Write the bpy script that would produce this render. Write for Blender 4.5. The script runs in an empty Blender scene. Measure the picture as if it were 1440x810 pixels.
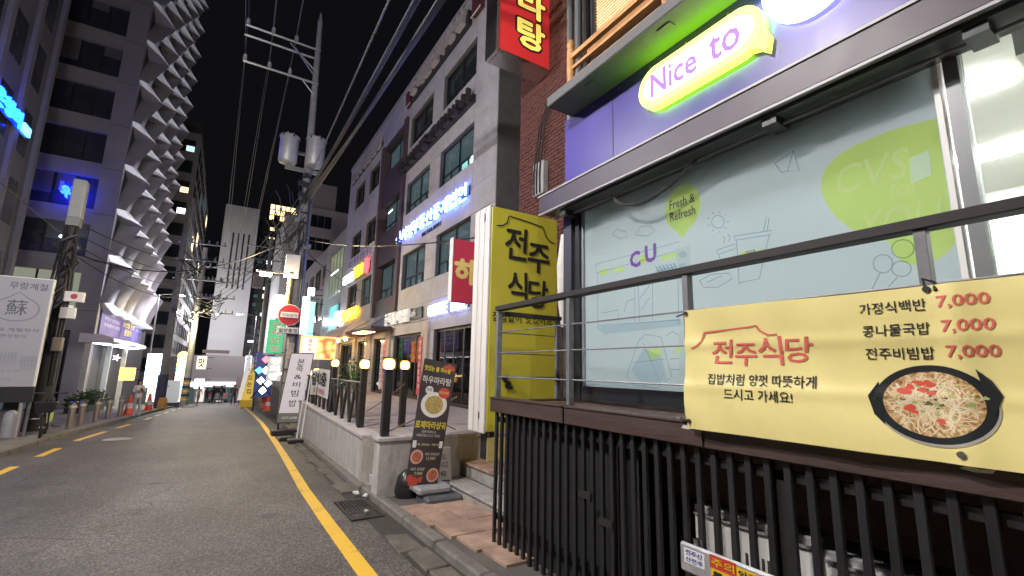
import bpy, bmesh, math, random
from mathutils import Vector, Matrix
random.seed(7)
RAD = math.radians
sc = bpy.context.scene

# ------------------------------------------------------------------ camera
CH = 1.65
F_PX, YAW, PITCH, ROLL = 650.0, RAD(31.7), RAD(10.1), RAD(1.2)
fw = Vector((math.sin(YAW)*math.cos(PITCH), math.cos(YAW)*math.cos(PITCH), math.sin(PITCH)))
_r0 = Vector((math.cos(YAW), -math.sin(YAW), 0)); _u0 = _r0.cross(fw)
rt = _r0*math.cos(ROLL) + _u0*math.sin(ROLL); up = _u0*math.cos(ROLL) - _r0*math.sin(ROLL)
cam = bpy.data.objects.new('camera', bpy.data.cameras.new('camera'))
sc.collection.objects.link(cam)
cam.matrix_world = Matrix(((rt.x, up.x, -fw.x, 0), (rt.y, up.y, -fw.y, 0), (rt.z, up.z, -fw.z, CH), (0, 0, 0, 1)))
cam.data.sensor_width = 36; cam.data.lens = F_PX/1440*36
cam.data.clip_start = .05; cam.data.clip_end = 2000
sc.camera = cam

# ------------------------------------------------------------------ night sky
w = bpy.data.worlds.new('World'); sc.world = w; w.use_nodes = True
nt = w.node_tree
bg = nt.nodes['Background']
sky = nt.nodes.new('ShaderNodeTexSky'); sky.sky_type = 'NISHITA'; sky.sun_disc = False
sky.sun_elevation = RAD(-4); sky.sun_rotation = RAD(200); sky.air_density = 1.0; sky.dust_density = 2.0
gl = nt.nodes.new('ShaderNodeMixRGB'); gl.blend_type = 'ADD'; gl.inputs[0].default_value = 1
gl.inputs[2].default_value = (.028, .029, .036, 1)          # city glow on the night sky
sk = nt.nodes.new('ShaderNodeMixRGB'); sk.blend_type = 'MULTIPLY'; sk.inputs[0].default_value = 1
sk.inputs[2].default_value = (.3, .3, .3, 1)
nt.links.new(sky.outputs[0], sk.inputs[1]); nt.links.new(sk.outputs[0], gl.inputs[1])
nt.links.new(gl.outputs[0], bg.inputs[0]); bg.inputs[1].default_value = .09
# moonlight: next to nothing
sun = bpy.data.objects.new('moonlight', bpy.data.lights.new('moonlight', 'SUN'))
sun.data.energy = .004; sun.data.angle = RAD(.5); sun.data.color = (.8, .87, 1)
sun.rotation_euler = (RAD(50), 0, RAD(200)); sc.collection.objects.link(sun)

sc.view_settings.view_transform = 'Standard'; sc.view_settings.look = 'None'
sc.view_settings.exposure = 0.5; sc.view_settings.gamma = 1
cy = sc.cycles
cy.use_denoising = True
try: cy.denoiser = 'OPENIMAGEDENOISE'
except Exception: pass
cy.use_light_tree = True
cy.max_bounces = 7; cy.diffuse_bounces = 3; cy.glossy_bounces = 3; cy.transmission_bounces = 5; cy.transparent_max_bounces = 8
cy.sample_clamp_indirect = 4.0; cy.sample_clamp_direct = 0
cy.caustics_reflective = False; cy.caustics_refractive = False

# ------------------------------------------------------------------ placing helpers
def gz(y):
    if y <= 0: return -.024*y
    if y <= 140: return -.024*y - .0003*y*y
    return -.024*140 - .0003*140*140
C0 = Vector((0, 0, CH))
def ray(x, y): return fw + rt*((x-720)/F_PX) - up*((y-405)/F_PX)
def atX(x, y, X):
    d = ray(x, y); return C0 + d*(X/d.x)
def atY(x, y, Y):
    d = ray(x, y); return C0 + d*(Y/d.y)
def atG(x, y, off=0):
    d = ray(x, y); t = .5
    while t < 300:
        p = C0 + d*t
        if p.z < gz(p.y) + off: return p
        t += .01
    return p
def lerp(tab, y):
    if y <= tab[0][0]: return tab[0][1]
    for (a, va), (b, vb) in zip(tab, tab[1:]):
        if y <= b: return va + (vb-va)*(y-a)/(b-a)
    return tab[-1][1]
XR = [(-30, 1.25), (4, 1.3), (7.4, 1.31), (13, 1.5), (22, 1.72), (40, 1.9), (60, 2.0), (140, 2)]      # right yellow line
XL = [(-30, -3.2), (12, -3.12), (18, -3.15), (26, -2.6), (50, -1.85), (70, -1.5), (140, -1.5)]         # left dashes
def xr(y): return lerp(XR, y)
def xl(y): return lerp(XL, y)

# ------------------------------------------------------------------ materials
MATS = {}
def mat(name, col, rough=.6, metal=0, emit=None, es=0, var=0, vs=4.0, bump=0, bs=60.0, spec=.5, dirt=0, stretch=None, trans=0):
    if name in MATS: return MATS[name]
    m = bpy.data.materials.new(name); m.use_nodes = True
    n = m.node_tree.nodes; L = m.node_tree.links; b = n['Principled BSDF']
    b.inputs['Base Color'].default_value = (*col, 1); b.inputs['Roughness'].default_value = rough
    b.inputs['Metallic'].default_value = metal; b.inputs['Specular IOR Level'].default_value = spec
    if trans: b.inputs['Transmission Weight'].default_value = trans
    if emit:
        b.inputs['Emission Color'].default_value = (*emit, 1); b.inputs['Emission Strength'].default_value = es
    if var or bump or dirt:
        tc = n.new('ShaderNodeTexCoord'); mp = n.new('ShaderNodeMapping'); L.new(tc.outputs['Object'], mp.inputs[0])
        if stretch: mp.inputs['Scale'].default_value = stretch
    if var:
        nz = n.new('ShaderNodeTexNoise'); nz.inputs['Scale'].default_value = vs; nz.inputs['Detail'].default_value = 6
        nz.inputs['Roughness'].default_value = .65
        L.new(mp.outputs[0], nz.inputs[0])
        rp = n.new('ShaderNodeMapRange'); rp.inputs[1].default_value = .3; rp.inputs[2].default_value = .7
        rp.inputs[3].default_value = 1-var; rp.inputs[4].default_value = 1+var
        L.new(nz.outputs[0], rp.inputs[0])
        mx = n.new('ShaderNodeMixRGB'); mx.blend_type = 'MULTIPLY'; mx.inputs[0].default_value = 1
        mx.inputs[1].default_value = (*col, 1); L.new(rp.outputs[0], mx.inputs[2]); last = mx
        if dirt:
            n2 = n.new('ShaderNodeTexNoise'); n2.inputs['Scale'].default_value = vs*.3; n2.inputs['Detail'].default_value = 8
            L.new(mp.outputs[0], n2.inputs[0])
            r2 = n.new('ShaderNodeMapRange'); r2.inputs[1].default_value = .45; r2.inputs[2].default_value = .75
            r2.inputs[3].default_value = 0; r2.inputs[4].default_value = dirt
            L.new(n2.outputs[0], r2.inputs[0])
            m2 = n.new('ShaderNodeMixRGB'); L.new(r2.outputs[0], m2.inputs[0]); L.new(mx.outputs[0], m2.inputs[1])
            m2.inputs[2].default_value = (col[0]*.3, col[1]*.28, col[2]*.25, 1); last = m2
        L.new(last.outputs[0], b.inputs['Base Color'])
        rr = n.new('ShaderNodeMapRange'); rr.inputs[3].default_value = max(.05, rough-.1); rr.inputs[4].default_value = min(1, rough+.1)
        L.new(nz.outputs[0], rr.inputs[0]); L.new(rr.outputs[0], b.inputs['Roughness'])
    if bump:
        nb = n.new('ShaderNodeTexNoise'); nb.inputs['Scale'].default_value = bs; nb.inputs['Detail'].default_value = 4
        L.new(mp.outputs[0], nb.inputs[0])
        bp = n.new('ShaderNodeBump'); bp.inputs['Strength'].default_value = bump; bp.inputs['Distance'].default_value = .01
        L.new(nb.outputs[0], bp.inputs['Height']); L.new(bp.outputs[0], b.inputs['Normal'])
    MATS[name] = m; return m
def lit(name, col, es): return mat(name, (min(1, col[0]), min(1, col[1]), min(1, col[2])), .5, emit=col, es=es)

def asphalt():
    m = bpy.data.materials.new('asphalt'); m.use_nodes = True; n = m.node_tree.nodes; L = m.node_tree.links; b = n['Principled BSDF']
    tc = n.new('ShaderNodeTexCoord')
    v = n.new('ShaderNodeTexVoronoi'); v.inputs['Scale'].default_value = 75; L.new(tc.outputs['Object'], v.inputs[0])
    a = n.new('ShaderNodeTexNoise'); a.inputs['Scale'].default_value = 130; a.inputs['Detail'].default_value = 5; L.new(tc.outputs['Object'], a.inputs[0])
    c = n.new('ShaderNodeTexNoise'); c.inputs['Scale'].default_value = .8; c.inputs['Detail'].default_value = 7; L.new(tc.outputs['Object'], c.inputs[0])
    r = n.new('ShaderNodeValToRGB'); e = r.color_ramp.elements
    e[0].position = .0; e[0].color = (.020, .019, .018, 1); e[1].position = 1; e[1].color = (.30, .28, .25, 1)
    x = r.color_ramp.elements.new(.5); x.color = (.088, .080, .072, 1)
    x = r.color_ramp.elements.new(.78); x.color = (.165, .15, .134, 1)
    L.new(v.outputs['Color'], r.inputs[0])
    rm = n.new('ShaderNodeMapRange'); rm.inputs[1].default_value = .3; rm.inputs[2].default_value = .7; rm.inputs[3].default_value = .72; rm.inputs[4].default_value = 1.22
    L.new(c.outputs[0], rm.inputs[0])
    # worn darker wheel bands and oil marks run with the street
    mp = n.new('ShaderNodeMapping'); mp.inputs['Scale'].default_value = (1.1, .06, 1); L.new(tc.outputs['Object'], mp.inputs[0])
    s = n.new('ShaderNodeTexNoise'); s.inputs['Scale'].default_value = 1.0; s.inputs['Detail'].default_value = 3; L.new(mp.outputs[0], s.inputs[0])
    sm = n.new('ShaderNodeMapRange'); sm.inputs[1].default_value = .35; sm.inputs[2].default_value = .65; sm.inputs[3].default_value = .85; sm.inputs[4].default_value = 1.1
    L.new(s.outputs[0], sm.inputs[0])
    ml = n.new('ShaderNodeMath'); ml.operation = 'MULTIPLY'; L.new(rm.outputs[0], ml.inputs[0]); L.new(sm.outputs[0], ml.inputs[1])
    mx = n.new('ShaderNodeMixRGB'); mx.blend_type = 'MULTIPLY'; mx.inputs[0].default_value = 1
    L.new(r.outputs[0], mx.inputs[1]); L.new(ml.outputs[0], mx.inputs[2])
    # repaired patches (big cells of slightly different age), fine cracks and oil stains
    def chain(prev, fac, colr):
        q = n.new('ShaderNodeMixRGB'); L.new(fac, q.inputs[0]); L.new(prev, q.inputs[1]); q.inputs[2].default_value = (*colr, 1); return q.outputs[0]
    mp2 = n.new('ShaderNodeMapping'); mp2.inputs['Scale'].default_value = (.42, .16, 1); mp2.inputs['Location'].default_value = (.3, .7, 0); L.new(tc.outputs['Object'], mp2.inputs[0])
    pc = n.new('ShaderNodeTexVoronoi'); pc.distance = 'CHEBYCHEV'; pc.inputs['Scale'].default_value = 1.0; L.new(mp2.outputs[0], pc.inputs[0])
    pm = n.new('ShaderNodeMapRange'); pm.inputs[1].default_value = .3; pm.inputs[2].default_value = .9; pm.inputs[3].default_value = 0; pm.inputs[4].default_value = .30
    sx = n.new('ShaderNodeSeparateColor'); L.new(pc.outputs['Color'], sx.inputs[0]); L.new(sx.outputs[0], pm.inputs[0])
    out = chain(mx.outputs[0], pm.outputs[0], (.035, .034, .033))
    wn = n.new('ShaderNodeTexNoise'); wn.inputs['Scale'].default_value = 2.2; wn.inputs['Detail'].default_value = 5; L.new(tc.outputs['Object'], wn.inputs[0])
    wa = n.new('ShaderNodeMixRGB'); wa.inputs[0].default_value = .14; L.new(tc.outputs['Object'], wa.inputs[1]); L.new(wn.outputs['Color'], wa.inputs[2])
    ck = n.new('ShaderNodeTexVoronoi'); ck.feature = 'DISTANCE_TO_EDGE'; ck.inputs['Scale'].default_value = .55; L.new(wa.outputs[0], ck.inputs[0])
    cm = n.new('ShaderNodeMapRange'); cm.inputs[1].default_value = .0; cm.inputs[2].default_value = .007; cm.inputs[3].default_value = .75; cm.inputs[4].default_value = 0; L.new(ck.outputs['Distance'], cm.inputs[0])
    cg = n.new('ShaderNodeMapRange'); cg.inputs[1].default_value = .5; cg.inputs[2].default_value = .6; L.new(c.outputs[0], cg.inputs[0])
    cc = n.new('ShaderNodeMath'); cc.operation = 'MULTIPLY'; L.new(cm.outputs[0], cc.inputs[0]); L.new(cg.outputs[0], cc.inputs[1])
    out = chain(out, cc.outputs[0], (.012, .012, .012))
    on = n.new('ShaderNodeTexNoise'); on.inputs['Scale'].default_value = 1.7; on.inputs['Detail'].default_value = 3; L.new(tc.outputs['Object'], on.inputs[0])
    om = n.new('ShaderNodeMapRange'); om.inputs[1].default_value = .64; om.inputs[2].default_value = .72; om.inputs[3].default_value = 0; om.inputs[4].default_value = .5; L.new(on.outputs[0], om.inputs[0])
    out = chain(out, om.outputs[0], (.018, .018, .018))
    L.new(out, b.inputs['Base Color'])
    b.inputs['Roughness'].default_value = .62; b.inputs['Specular IOR Level'].default_value = .35
    bp = n.new('ShaderNodeBump'); bp.inputs['Strength'].default_value = .7; bp.inputs['Distance'].default_value = .008
    ad = n.new('ShaderNodeMath'); ad.operation = 'ADD'; L.new(v.outputs['Distance'], ad.inputs[0]); L.new(a.outputs[0], ad.inputs[1])
    L.new(ad.outputs[0], bp.inputs['Height']); L.new(bp.outputs[0], b.inputs['Normal'])
    return m
def road_paint(name, col):
    m = bpy.data.materials.new(name); m.use_nodes = True; n = m.node_tree.nodes; L = m.node_tree.links; b = n['Principled BSDF']
    tc = n.new('ShaderNodeTexCoord')
    a = n.new('ShaderNodeTexNoise'); a.inputs['Scale'].default_value = 60; a.inputs['Detail'].default_value = 8; L.new(tc.outputs['Object'], a.inputs[0])
    c = n.new('ShaderNodeTexNoise'); c.inputs['Scale'].default_value = 3; c.inputs['Detail'].default_value = 6; L.new(tc.outputs['Object'], c.inputs[0])
    ad = n.new('ShaderNodeMath'); ad.operation = 'ADD'; L.new(a.outputs[0], ad.inputs[0]); L.new(c.outputs[0], ad.inputs[1])
    r = n.new('ShaderNodeMapRange'); r.inputs[1].default_value = 1.12; r.inputs[2].default_value = 1.32; L.new(ad.outputs[0], r.inputs[0])
    mx = n.new('ShaderNodeMixRGB'); mx.inputs[1].default_value = (*col, 1); mx.inputs[2].default_value = (col[0]*.35, col[1]*.35, col[2]*.6, 1)
    L.new(r.outputs[0], mx.inputs[0]); L.new(mx.outputs[0], b.inputs['Base Color']); b.inputs['Roughness'].default_value = .6
    bp = n.new('ShaderNodeBump'); bp.inputs['Strength'].default_value = .5; bp.inputs['Distance'].default_value = .006
    L.new(a.outputs[0], bp.inputs['Height']); L.new(bp.outputs[0], b.inputs['Normal'])
    return m
def glass_clear():
    m = bpy.data.materials.new('clear_glass'); m.use_nodes = True; n = m.node_tree.nodes; L = m.node_tree.links
    o = n['Material Output']; n.remove(n['Principled BSDF'])
    t = n.new('ShaderNodeBsdfTransparent'); t.inputs[0].default_value = (.9, .95, .94, 1)
    g = n.new('ShaderNodeBsdfGlossy'); g.inputs['Roughness'].default_value = .03
    f = n.new('ShaderNodeFresnel'); f.inputs[0].default_value = 1.5
    x = n.new('ShaderNodeMixShader'); L.new(f.outputs[0], x.inputs[0]); L.new(t.outputs[0], x.inputs[1]); L.new(g.outputs[0], x.inputs[2]); L.new(x.outputs[0], o.inputs[0])
    return m
def tint(name, col):
    # transparent ink printed over the film: only filters what is behind it
    m = bpy.data.materials.new(name); m.use_nodes = True; n = m.node_tree.nodes; L = m.node_tree.links
    o = n['Material Output']; n.remove(n['Principled BSDF'])
    t = n.new('ShaderNodeBsdfTransparent'); t.inputs[0].default_value = (*col, 1); L.new(t.outputs[0], o.inputs[0]); return m
def film(name, col, tl=.55, gloss=.08, var=.04):
    # frosted film on glass: lets the light of the shop through
    m = bpy.data.materials.new(name); m.use_nodes = True; n = m.node_tree.nodes; L = m.node_tree.links
    o = n['Material Output']; n.remove(n['Principled BSDF'])
    tc = n.new('ShaderNodeTexCoord'); nz = n.new('ShaderNodeTexNoise'); nz.inputs['Scale'].default_value = 1.2; nz.inputs['Detail'].default_value = 4
    L.new(tc.outputs['Object'], nz.inputs[0])
    mr = n.new('ShaderNodeMapRange'); mr.inputs[3].default_value = 1-var*2; mr.inputs[4].default_value = 1+var*2; L.new(nz.outputs[0], mr.inputs[0])
    mx = n.new('ShaderNodeMixRGB'); mx.blend_type = 'MULTIPLY'; mx.inputs[0].default_value = 1; mx.inputs[1].default_value = (*col, 1); L.new(mr.outputs[0], mx.inputs[2])
    d = n.new('ShaderNodeBsdfDiffuse'); t = n.new('ShaderNodeBsdfTranslucent'); L.new(mx.outputs[0], d.inputs[0]); L.new(mx.outputs[0], t.inputs[0])
    a = n.new('ShaderNodeMixShader'); a.inputs[0].default_value = tl; L.new(d.outputs[0], a.inputs[1]); L.new(t.outputs[0], a.inputs[2])
    g = n.new('ShaderNodeBsdfGlossy'); g.inputs['Roughness'].default_value = .04
    f = n.new('ShaderNodeFresnel'); f.inputs[0].default_value = 1.45
    x = n.new('ShaderNodeMixShader'); L.new(f.outputs[0], x.inputs[0]); L.new(a.outputs[0], x.inputs[1]); L.new(g.outputs[0], x.inputs[2]); L.new(x.outputs[0], o.inputs[0])
    MATS[name] = m; return m

ASPH = asphalt()
YPAINT = road_paint('yellow_road_paint', (.78, .47, .03)); WPAINT = road_paint('white_road_paint', (.75, .73, .68))
CLEAR = glass_clear()
M_gnd = mat('ground_concrete', (.11, .10, .09), .85, var=.25, vs=1.5, bump=.4, dirt=.5)
M_walk = mat('pavement_blocks', (.24, .22, .205), .8, var=.2, vs=3, bump=.4, dirt=.3)
M_kerb = mat('kerb_granite', (.17, .158, .138), .8, var=.25, vs=9, bump=.5, bs=90, dirt=.55)
M_slab = mat('gutter_slab', (.125, .113, .093), .85, var=.3, vs=6, bump=.7, bs=50, dirt=.5)
M_tile = mat('pink_paving', (.40, .27, .20), .7, var=.3, vs=5, bump=.4, bs=40, dirt=.5)
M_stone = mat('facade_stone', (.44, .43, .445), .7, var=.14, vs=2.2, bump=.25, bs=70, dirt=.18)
M_stone2 = mat('facade_stone_dark', (.33, .315, .31), .75, var=.14, vs=2, bump=.25, dirt=.2)  # darker grey stone for the parapet cap and the next building
M_joint = mat('joint', (.13, .12, .12), .9)
M_granite = mat('terrace_granite', (.52, .49, .46), .65, var=.2, vs=14, bump=.3, bs=120, dirt=.45, stretch=(1, 1, .4))
M_tfloor = mat('terrace_floor', (.42, .37, .32), .55, var=.18, vs=5, bump=.2, dirt=.3)
M_dark = mat('black_metal', (.022, .021, .021), .45, var=.3, vs=8, bump=.1)
M_slat = mat('slat_black', (.015, .015, .017), .5, var=.35, vs=10, bump=.25, bs=80, stretch=(1, 1, .15))
M_brown = mat('ledge_brown', (.066, .041, .034), .5, var=.3, vs=7, bump=.25, bs=70, dirt=.4, stretch=(1, .25, 1))
M_deck = mat('deck_board', (.10, .058, .045), .5, var=.35, vs=9, bump=.3, bs=60, dirt=.4, stretch=(1, .2, 1))
M_steel = mat('grey_steel', (.30, .30, .31), .38, .7, var=.15, vs=12)
M_post = mat('grey_post', (.20, .20, .215), .45, .3, var=.2, vs=12)
M_chrome = mat('steel_bright', (.62, .60, .57), .22, 1.0, var=.1, vs=15)
M_frame = mat('window_frame_dark', (.028, .030, .034), .4, .2)
M_frame_g = mat('window_frame_grey', (.20, .21, .22), .4, .3)
M_pane = mat('window_pane', (.018, .026, .030), .05, spec=1.0, var=.3, vs=1.3)
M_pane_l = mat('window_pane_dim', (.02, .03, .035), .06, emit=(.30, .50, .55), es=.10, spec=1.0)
M_pane_lit = lit('window_lit', (.62, .92, .86), .8)
M_pane_warm = lit('window_warm', (1, .72, .38), 1.4)
M_pane_white = lit('window_white', (.9, .97, 1), 2.0)
M_concrete = mat('pole_concrete', (.27, .262, .252), .8, var=.2, vs=6, bump=.4, bs=80, dirt=.3)
M_white = mat('white_paint', (.78, .77, .75), .5, var=.05, vs=5)
M_ink = mat('black_ink', (.018, .018, .018), .6)
M_cable = mat('cable', (.02, .02, .022), .5)
M_cable_l = mat('cable_grey', (.07, .068, .066), .5)

# ------------------------------------------------------------------ mesh helpers
class _Objects:
    def __init__(s): s.q = []
    def link(s, o): s.q.append(o)
class _Collection: objects = _Objects()
col = _Collection()                 # objects are linked to the scene together at the end
def link_all():
    for o in col.objects.q: sc.collection.objects.link(o)
class MB:
    def __init__(s): s.v = []; s.f = []; s.mi = []
    def add(s, vs, fs, mi=0):
        o = len(s.v); s.v += [tuple(v) for v in vs]; s.f += [[i+o for i in f] for f in fs]; s.mi += [mi]*len(fs); return s
    def box(s, x0, x1, y0, y1, z0, z1, mi=0):
        if x0 > x1: x0, x1 = x1, x0
        if y0 > y1: y0, y1 = y1, y0
        if z0 > z1: z0, z1 = z1, z0
        vs = [(x, y, z) for z in (z0, z1) for x, y in ((x0, y0), (x1, y0), (x1, y1), (x0, y1))]
        return s.add(vs, [(3, 2, 1, 0), (4, 5, 6, 7), (0, 1, 5, 4), (1, 2, 6, 5), (2, 3, 7, 6), (3, 0, 4, 7)], mi)
    def hexa(s, b, t, mi=0):   # bottom quad, top quad (same winding, ccw seen from above)
        return s.add(list(b)+list(t), [(3, 2, 1, 0), (4, 5, 6, 7), (0, 1, 5, 4), (1, 2, 6, 5), (2, 3, 7, 6), (3, 0, 4, 7)], mi)
    def tube(s, pts, r, n=8, mi=0, cap=True):
        pts = [Vector(p) for p in pts]; rs = r if isinstance(r, (list, tuple)) else [r]*len(pts)
        rings = []; ref = None
        for i, p in enumerate(pts):
            d = (pts[min(i+1, len(pts)-1)] - pts[max(i-1, 0)]).normalized()
            if ref is None:
                ref = Vector((0, 0, 1)) if abs(d.z) < .9 else Vector((1, 0, 0))
            a = d.cross(ref).normalized(); b = d.cross(a).normalized(); ref = -d.cross(a) if False else ref
            if a.length < .1: a = d.orthogonal().normalized(); b = d.cross(a)
            rings.append([p + (a*math.cos(2*math.pi*k/n) + b*math.sin(2*math.pi*k/n))*rs[i] for k in range(n)])
        o = [v for rg in rings for v in rg]; fs = []
        for i in range(len(rings)-1):
            for k in range(n):
                fs.append((i*n+k, i*n+(k+1) % n, (i+1)*n+(k+1) % n, (i+1)*n+k))
        if cap: fs.append(tuple(range(n))[::-1]); fs.append(tuple((len(rings)-1)*n+k for k in range(n)))
        return s.add(o, fs, mi)
    def lathe(s, c, prof, n=20, mi=0):
        vs = []; fs = []
        for r, z in prof:
            vs += [(c[0]+r*math.cos(2*math.pi*k/n), c[1]+r*math.sin(2*math.pi*k/n), c[2]+z) for k in range(n)]
        for i in range(len(prof)-1):
            for k in range(n): fs.append((i*n+k, i*n+(k+1) % n, (i+1)*n+(k+1) % n, (i+1)*n+k))
        fs.append(tuple(range(n))[::-1]); fs.append(tuple((len(prof)-1)*n+k for k in range(n)))
        return s.add(vs, fs, mi)
    def prism(s, poly, fn, d, mi=0):   # polygon in (u,v), fn(u,v,w) -> xyz, thickness d
        n = len(poly)
        vs = [fn(u, v, 0) for u, v in poly] + [fn(u, v, d) for u, v in poly]
        return s.add(vs, [tuple(range(n))[::-1], tuple(range(n, 2*n))] + [(i, (i+1) % n, n+(i+1) % n, n+i) for i in range(n)], mi)
    def poly(s, poly, fn, w=0, mi=0):
        return s.add([fn(u, v, w) for u, v in poly], [tuple(range(len(poly)))], mi)
    def build(s, name, m, parent=None, bevel=0, smooth=False, origin=None):
        off = Vector(parent['_o']) if parent is not None and '_o' in parent else Vector((0, 0, 0))
        if parent is None and origin is not None: off = Vector(origin)
        me = bpy.data.meshes.new(name)
        me.from_pydata([(v[0]-off.x, v[1]-off.y, v[2]-off.z) for v in s.v], [], s.f)
        ms = m if isinstance(m, (list, tuple)) else [m]
        for q in ms: me.materials.append(q)
        if len(ms) > 1: me.polygons.foreach_set('material_index', s.mi)
        bm = bmesh.new(); bm.from_mesh(me)
        if bevel:
            bmesh.ops.remove_doubles(bm, verts=bm.verts, dist=1e-5)
            bmesh.ops.bevel(bm, geom=[e for e in bm.edges if len(e.link_faces) == 2 and e.calc_face_angle(0) > .6], offset=bevel, segments=1, affect='EDGES')
        bmesh.ops.recalc_face_normals(bm, faces=bm.faces)
        bm.to_mesh(me); bm.free()
        if smooth:
            me.polygons.foreach_set('use_smooth', [True]*len(me.polygons))
            try: me.set_sharp_from_angle(angle=RAD(40))
            except Exception: pass
        o = bpy.data.objects.new(name, me); col.objects.link(o)
        o['_o'] = tuple(off)
        if parent is not None: o.parent = parent
        elif origin is not None: o.location = off
        return o
def box(name, m, parent, x0, x1, y0, y1, z0, z1, bevel=0): return MB().box(x0, x1, y0, y1, z0, z1).build(name, m, parent, bevel)
def tag(o, label, cat, group=None):
    o['label'] = label; o['category'] = cat
    if group: o['group'] = group
    return o
def thing(name, label, cat, loc, group=None):
    o = bpy.data.objects.new(name, None); col.objects.link(o); o.location = loc; o['_o'] = tuple(loc); o.empty_display_size = .1
    return tag(o, label, cat, group)
def struct(o, kind='structure'):
    o['kind'] = kind; return o
def copy_tree(o, parent=None):
    c = o.copy(); col.objects.link(c)
    if parent is not None: c.parent = parent
    for ch in o.children: copy_tree(ch, c)
    return c
def inst(o, loc, parent):   # a copy of one part, sharing its mesh, at an offset
    c = o.copy(); col.objects.link(c); c.parent = parent; c.location = loc; return c

# ------------------------------------------------------------------ lettering
_GL = {}; _TX = {}
def glyphs(s, bold=0.0, ext=0.0, shear=0.0):
    k = (s, bold, ext, shear)
    if k in _GL: return _GL[k]
    if 'o' not in _TX:
        cu = bpy.data.curves.new('lettering_curve', 'FONT'); cu.size = 1; cu.resolution_u = 2
        _TX['o'] = bpy.data.objects.new('lettering_tmp', cu); sc.collection.objects.link(_TX['o'])
    o = _TX['o']; cu = o.data
    cu.body = s; cu.offset = bold; cu.shear = shear; cu.extrude = ext; cu.fill_mode = 'BOTH' if ext else 'FRONT'
    dg = bpy.context.evaluated_depsgraph_get()
    me = bpy.data.meshes.new_from_object(o.evaluated_get(dg))
    vs = [tuple(v.co) for v in me.vertices]; fs = [tuple(p.vertices) for p in me.polygons]
    bpy.data.meshes.remove(me)
    if not vs: vs = [(0, 0, 0)]
    x0 = min(v[0] for v in vs); x1 = max(v[0] for v in vs); y0 = min(v[1] for v in vs); y1 = max(v[1] for v in vs)
    em = (max(1e-3, x1-x0), max(1e-3, y1-y0))
    vs = [((v[0]-x0)/max(1e-6, x1-x0), (v[1]-y0)/max(1e-6, y1-y0), v[2]) for v in vs]
    _GL[k] = (vs, fs, em[0]/em[1], em); return _GL[k]
def letter(mb, s, fn, u, v, wd=None, h=.1, w=.003, bold=.01, depth=0, shear=0, mi=0, align='l'):
    """text whose box starts at (u, v), of height h and width wd (natural width when None), mapped through fn(u, v, w)"""
    vs, fs, asp, em = glyphs(s, 0, depth/2, shear)
    if wd is None: wd = h*asp
    if align == 'c': u = u - wd/2
    # heavier strokes: the same glyph struck several times round a small circle
    ring = [(0, 0)] if bold < .004 else [(math.cos(i*math.pi/4), math.sin(i*math.pi/4)) for i in range(8)]
    for i, (dx, dy) in enumerate(ring):
        ox, oy = dx*bold*1.3/em[0]*wd, dy*bold*1.3/em[1]*h
        mb.add([fn(u+a*wd+ox, v+b*h+oy, w + i*(.0002 if depth else .0001) + depth/2 + c) for a, b, c in vs], fs, mi)
    return wd
def disc(mb, cx, cy, ru, rv, fn, w, mi=0, rings=16, n=48):
    vs = [fn(cx, cy, w)]; fs = []
    for r in range(1, rings+1): vs += [fn(cx+ru*r/rings*math.cos(2*math.pi*k/n), cy+rv*r/rings*math.sin(2*math.pi*k/n), w) for k in range(n)]
    for k in range(n): fs.append((0, 1+k, 1+(k+1) % n))
    for r in range(rings-1):
        for k in range(n): fs.append((1+r*n+k, 1+(r+1)*n+k, 1+(r+1)*n+(k+1) % n, 1+r*n+(k+1) % n))
    mb.add(vs, fs, mi)
def faceX(X, s=-1):            # a wall facing the street from the right side (normal -X): u runs to -Y
    return (lambda u, v, w: (X - w, -u, v)) if s < 0 else (lambda u, v, w: (X + w, u, v))
def faceY(Y): return lambda u, v, w: (u, Y - w, v)       # a face towards the camera
def circle(cx, cz, r, n=24, ry=None): return [(cx + r*math.cos(2*math.pi*k/n), cz + (ry or r)*math.sin(2*math.pi*k/n)) for k in range(n)]
def stroke(mb, pts, wd, fn, w=.003, mi=0):   # a painted line of width wd along (u,v) points
    n = len(pts); L_ = []; R_ = []
    for i, (u, v) in enumerate(pts):
        a = pts[max(i-1, 0)]; b = pts[min(i+1, n-1)]; du, dv = b[0]-a[0], b[1]-a[1]; l = math.hypot(du, dv) or 1
        ww = wd[i] if isinstance(wd, (list, tuple)) else wd
        L_.append(fn(u - dv/l*ww/2, v + du/l*ww/2, w)); R_.append(fn(u + dv/l*ww/2, v - du/l*ww/2, w))
    mb.add(L_ + R_, [(i, i+1, n+i+1, n+i) for i in range(n-1)], mi)
def arc(cx, cy, r, a0, a1, n=12, ry=None): return [(cx + r*math.cos(RAD(a0+(a1-a0)*k/n)), cy + (ry or r)*math.sin(RAD(a0+(a1-a0)*k/n))) for k in range(n+1)]
def rrect(x0, x1, z0, z1, r, n=5):
    p = []
    for cx, cz, a in ((x1-r, z1-r, 0), (x0+r, z1-r, 90), (x0+r, z0+r, 180), (x1-r, z0+r, 270)):
        p += arc(cx, cz, r, a, a+90, n)
    return p

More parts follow.
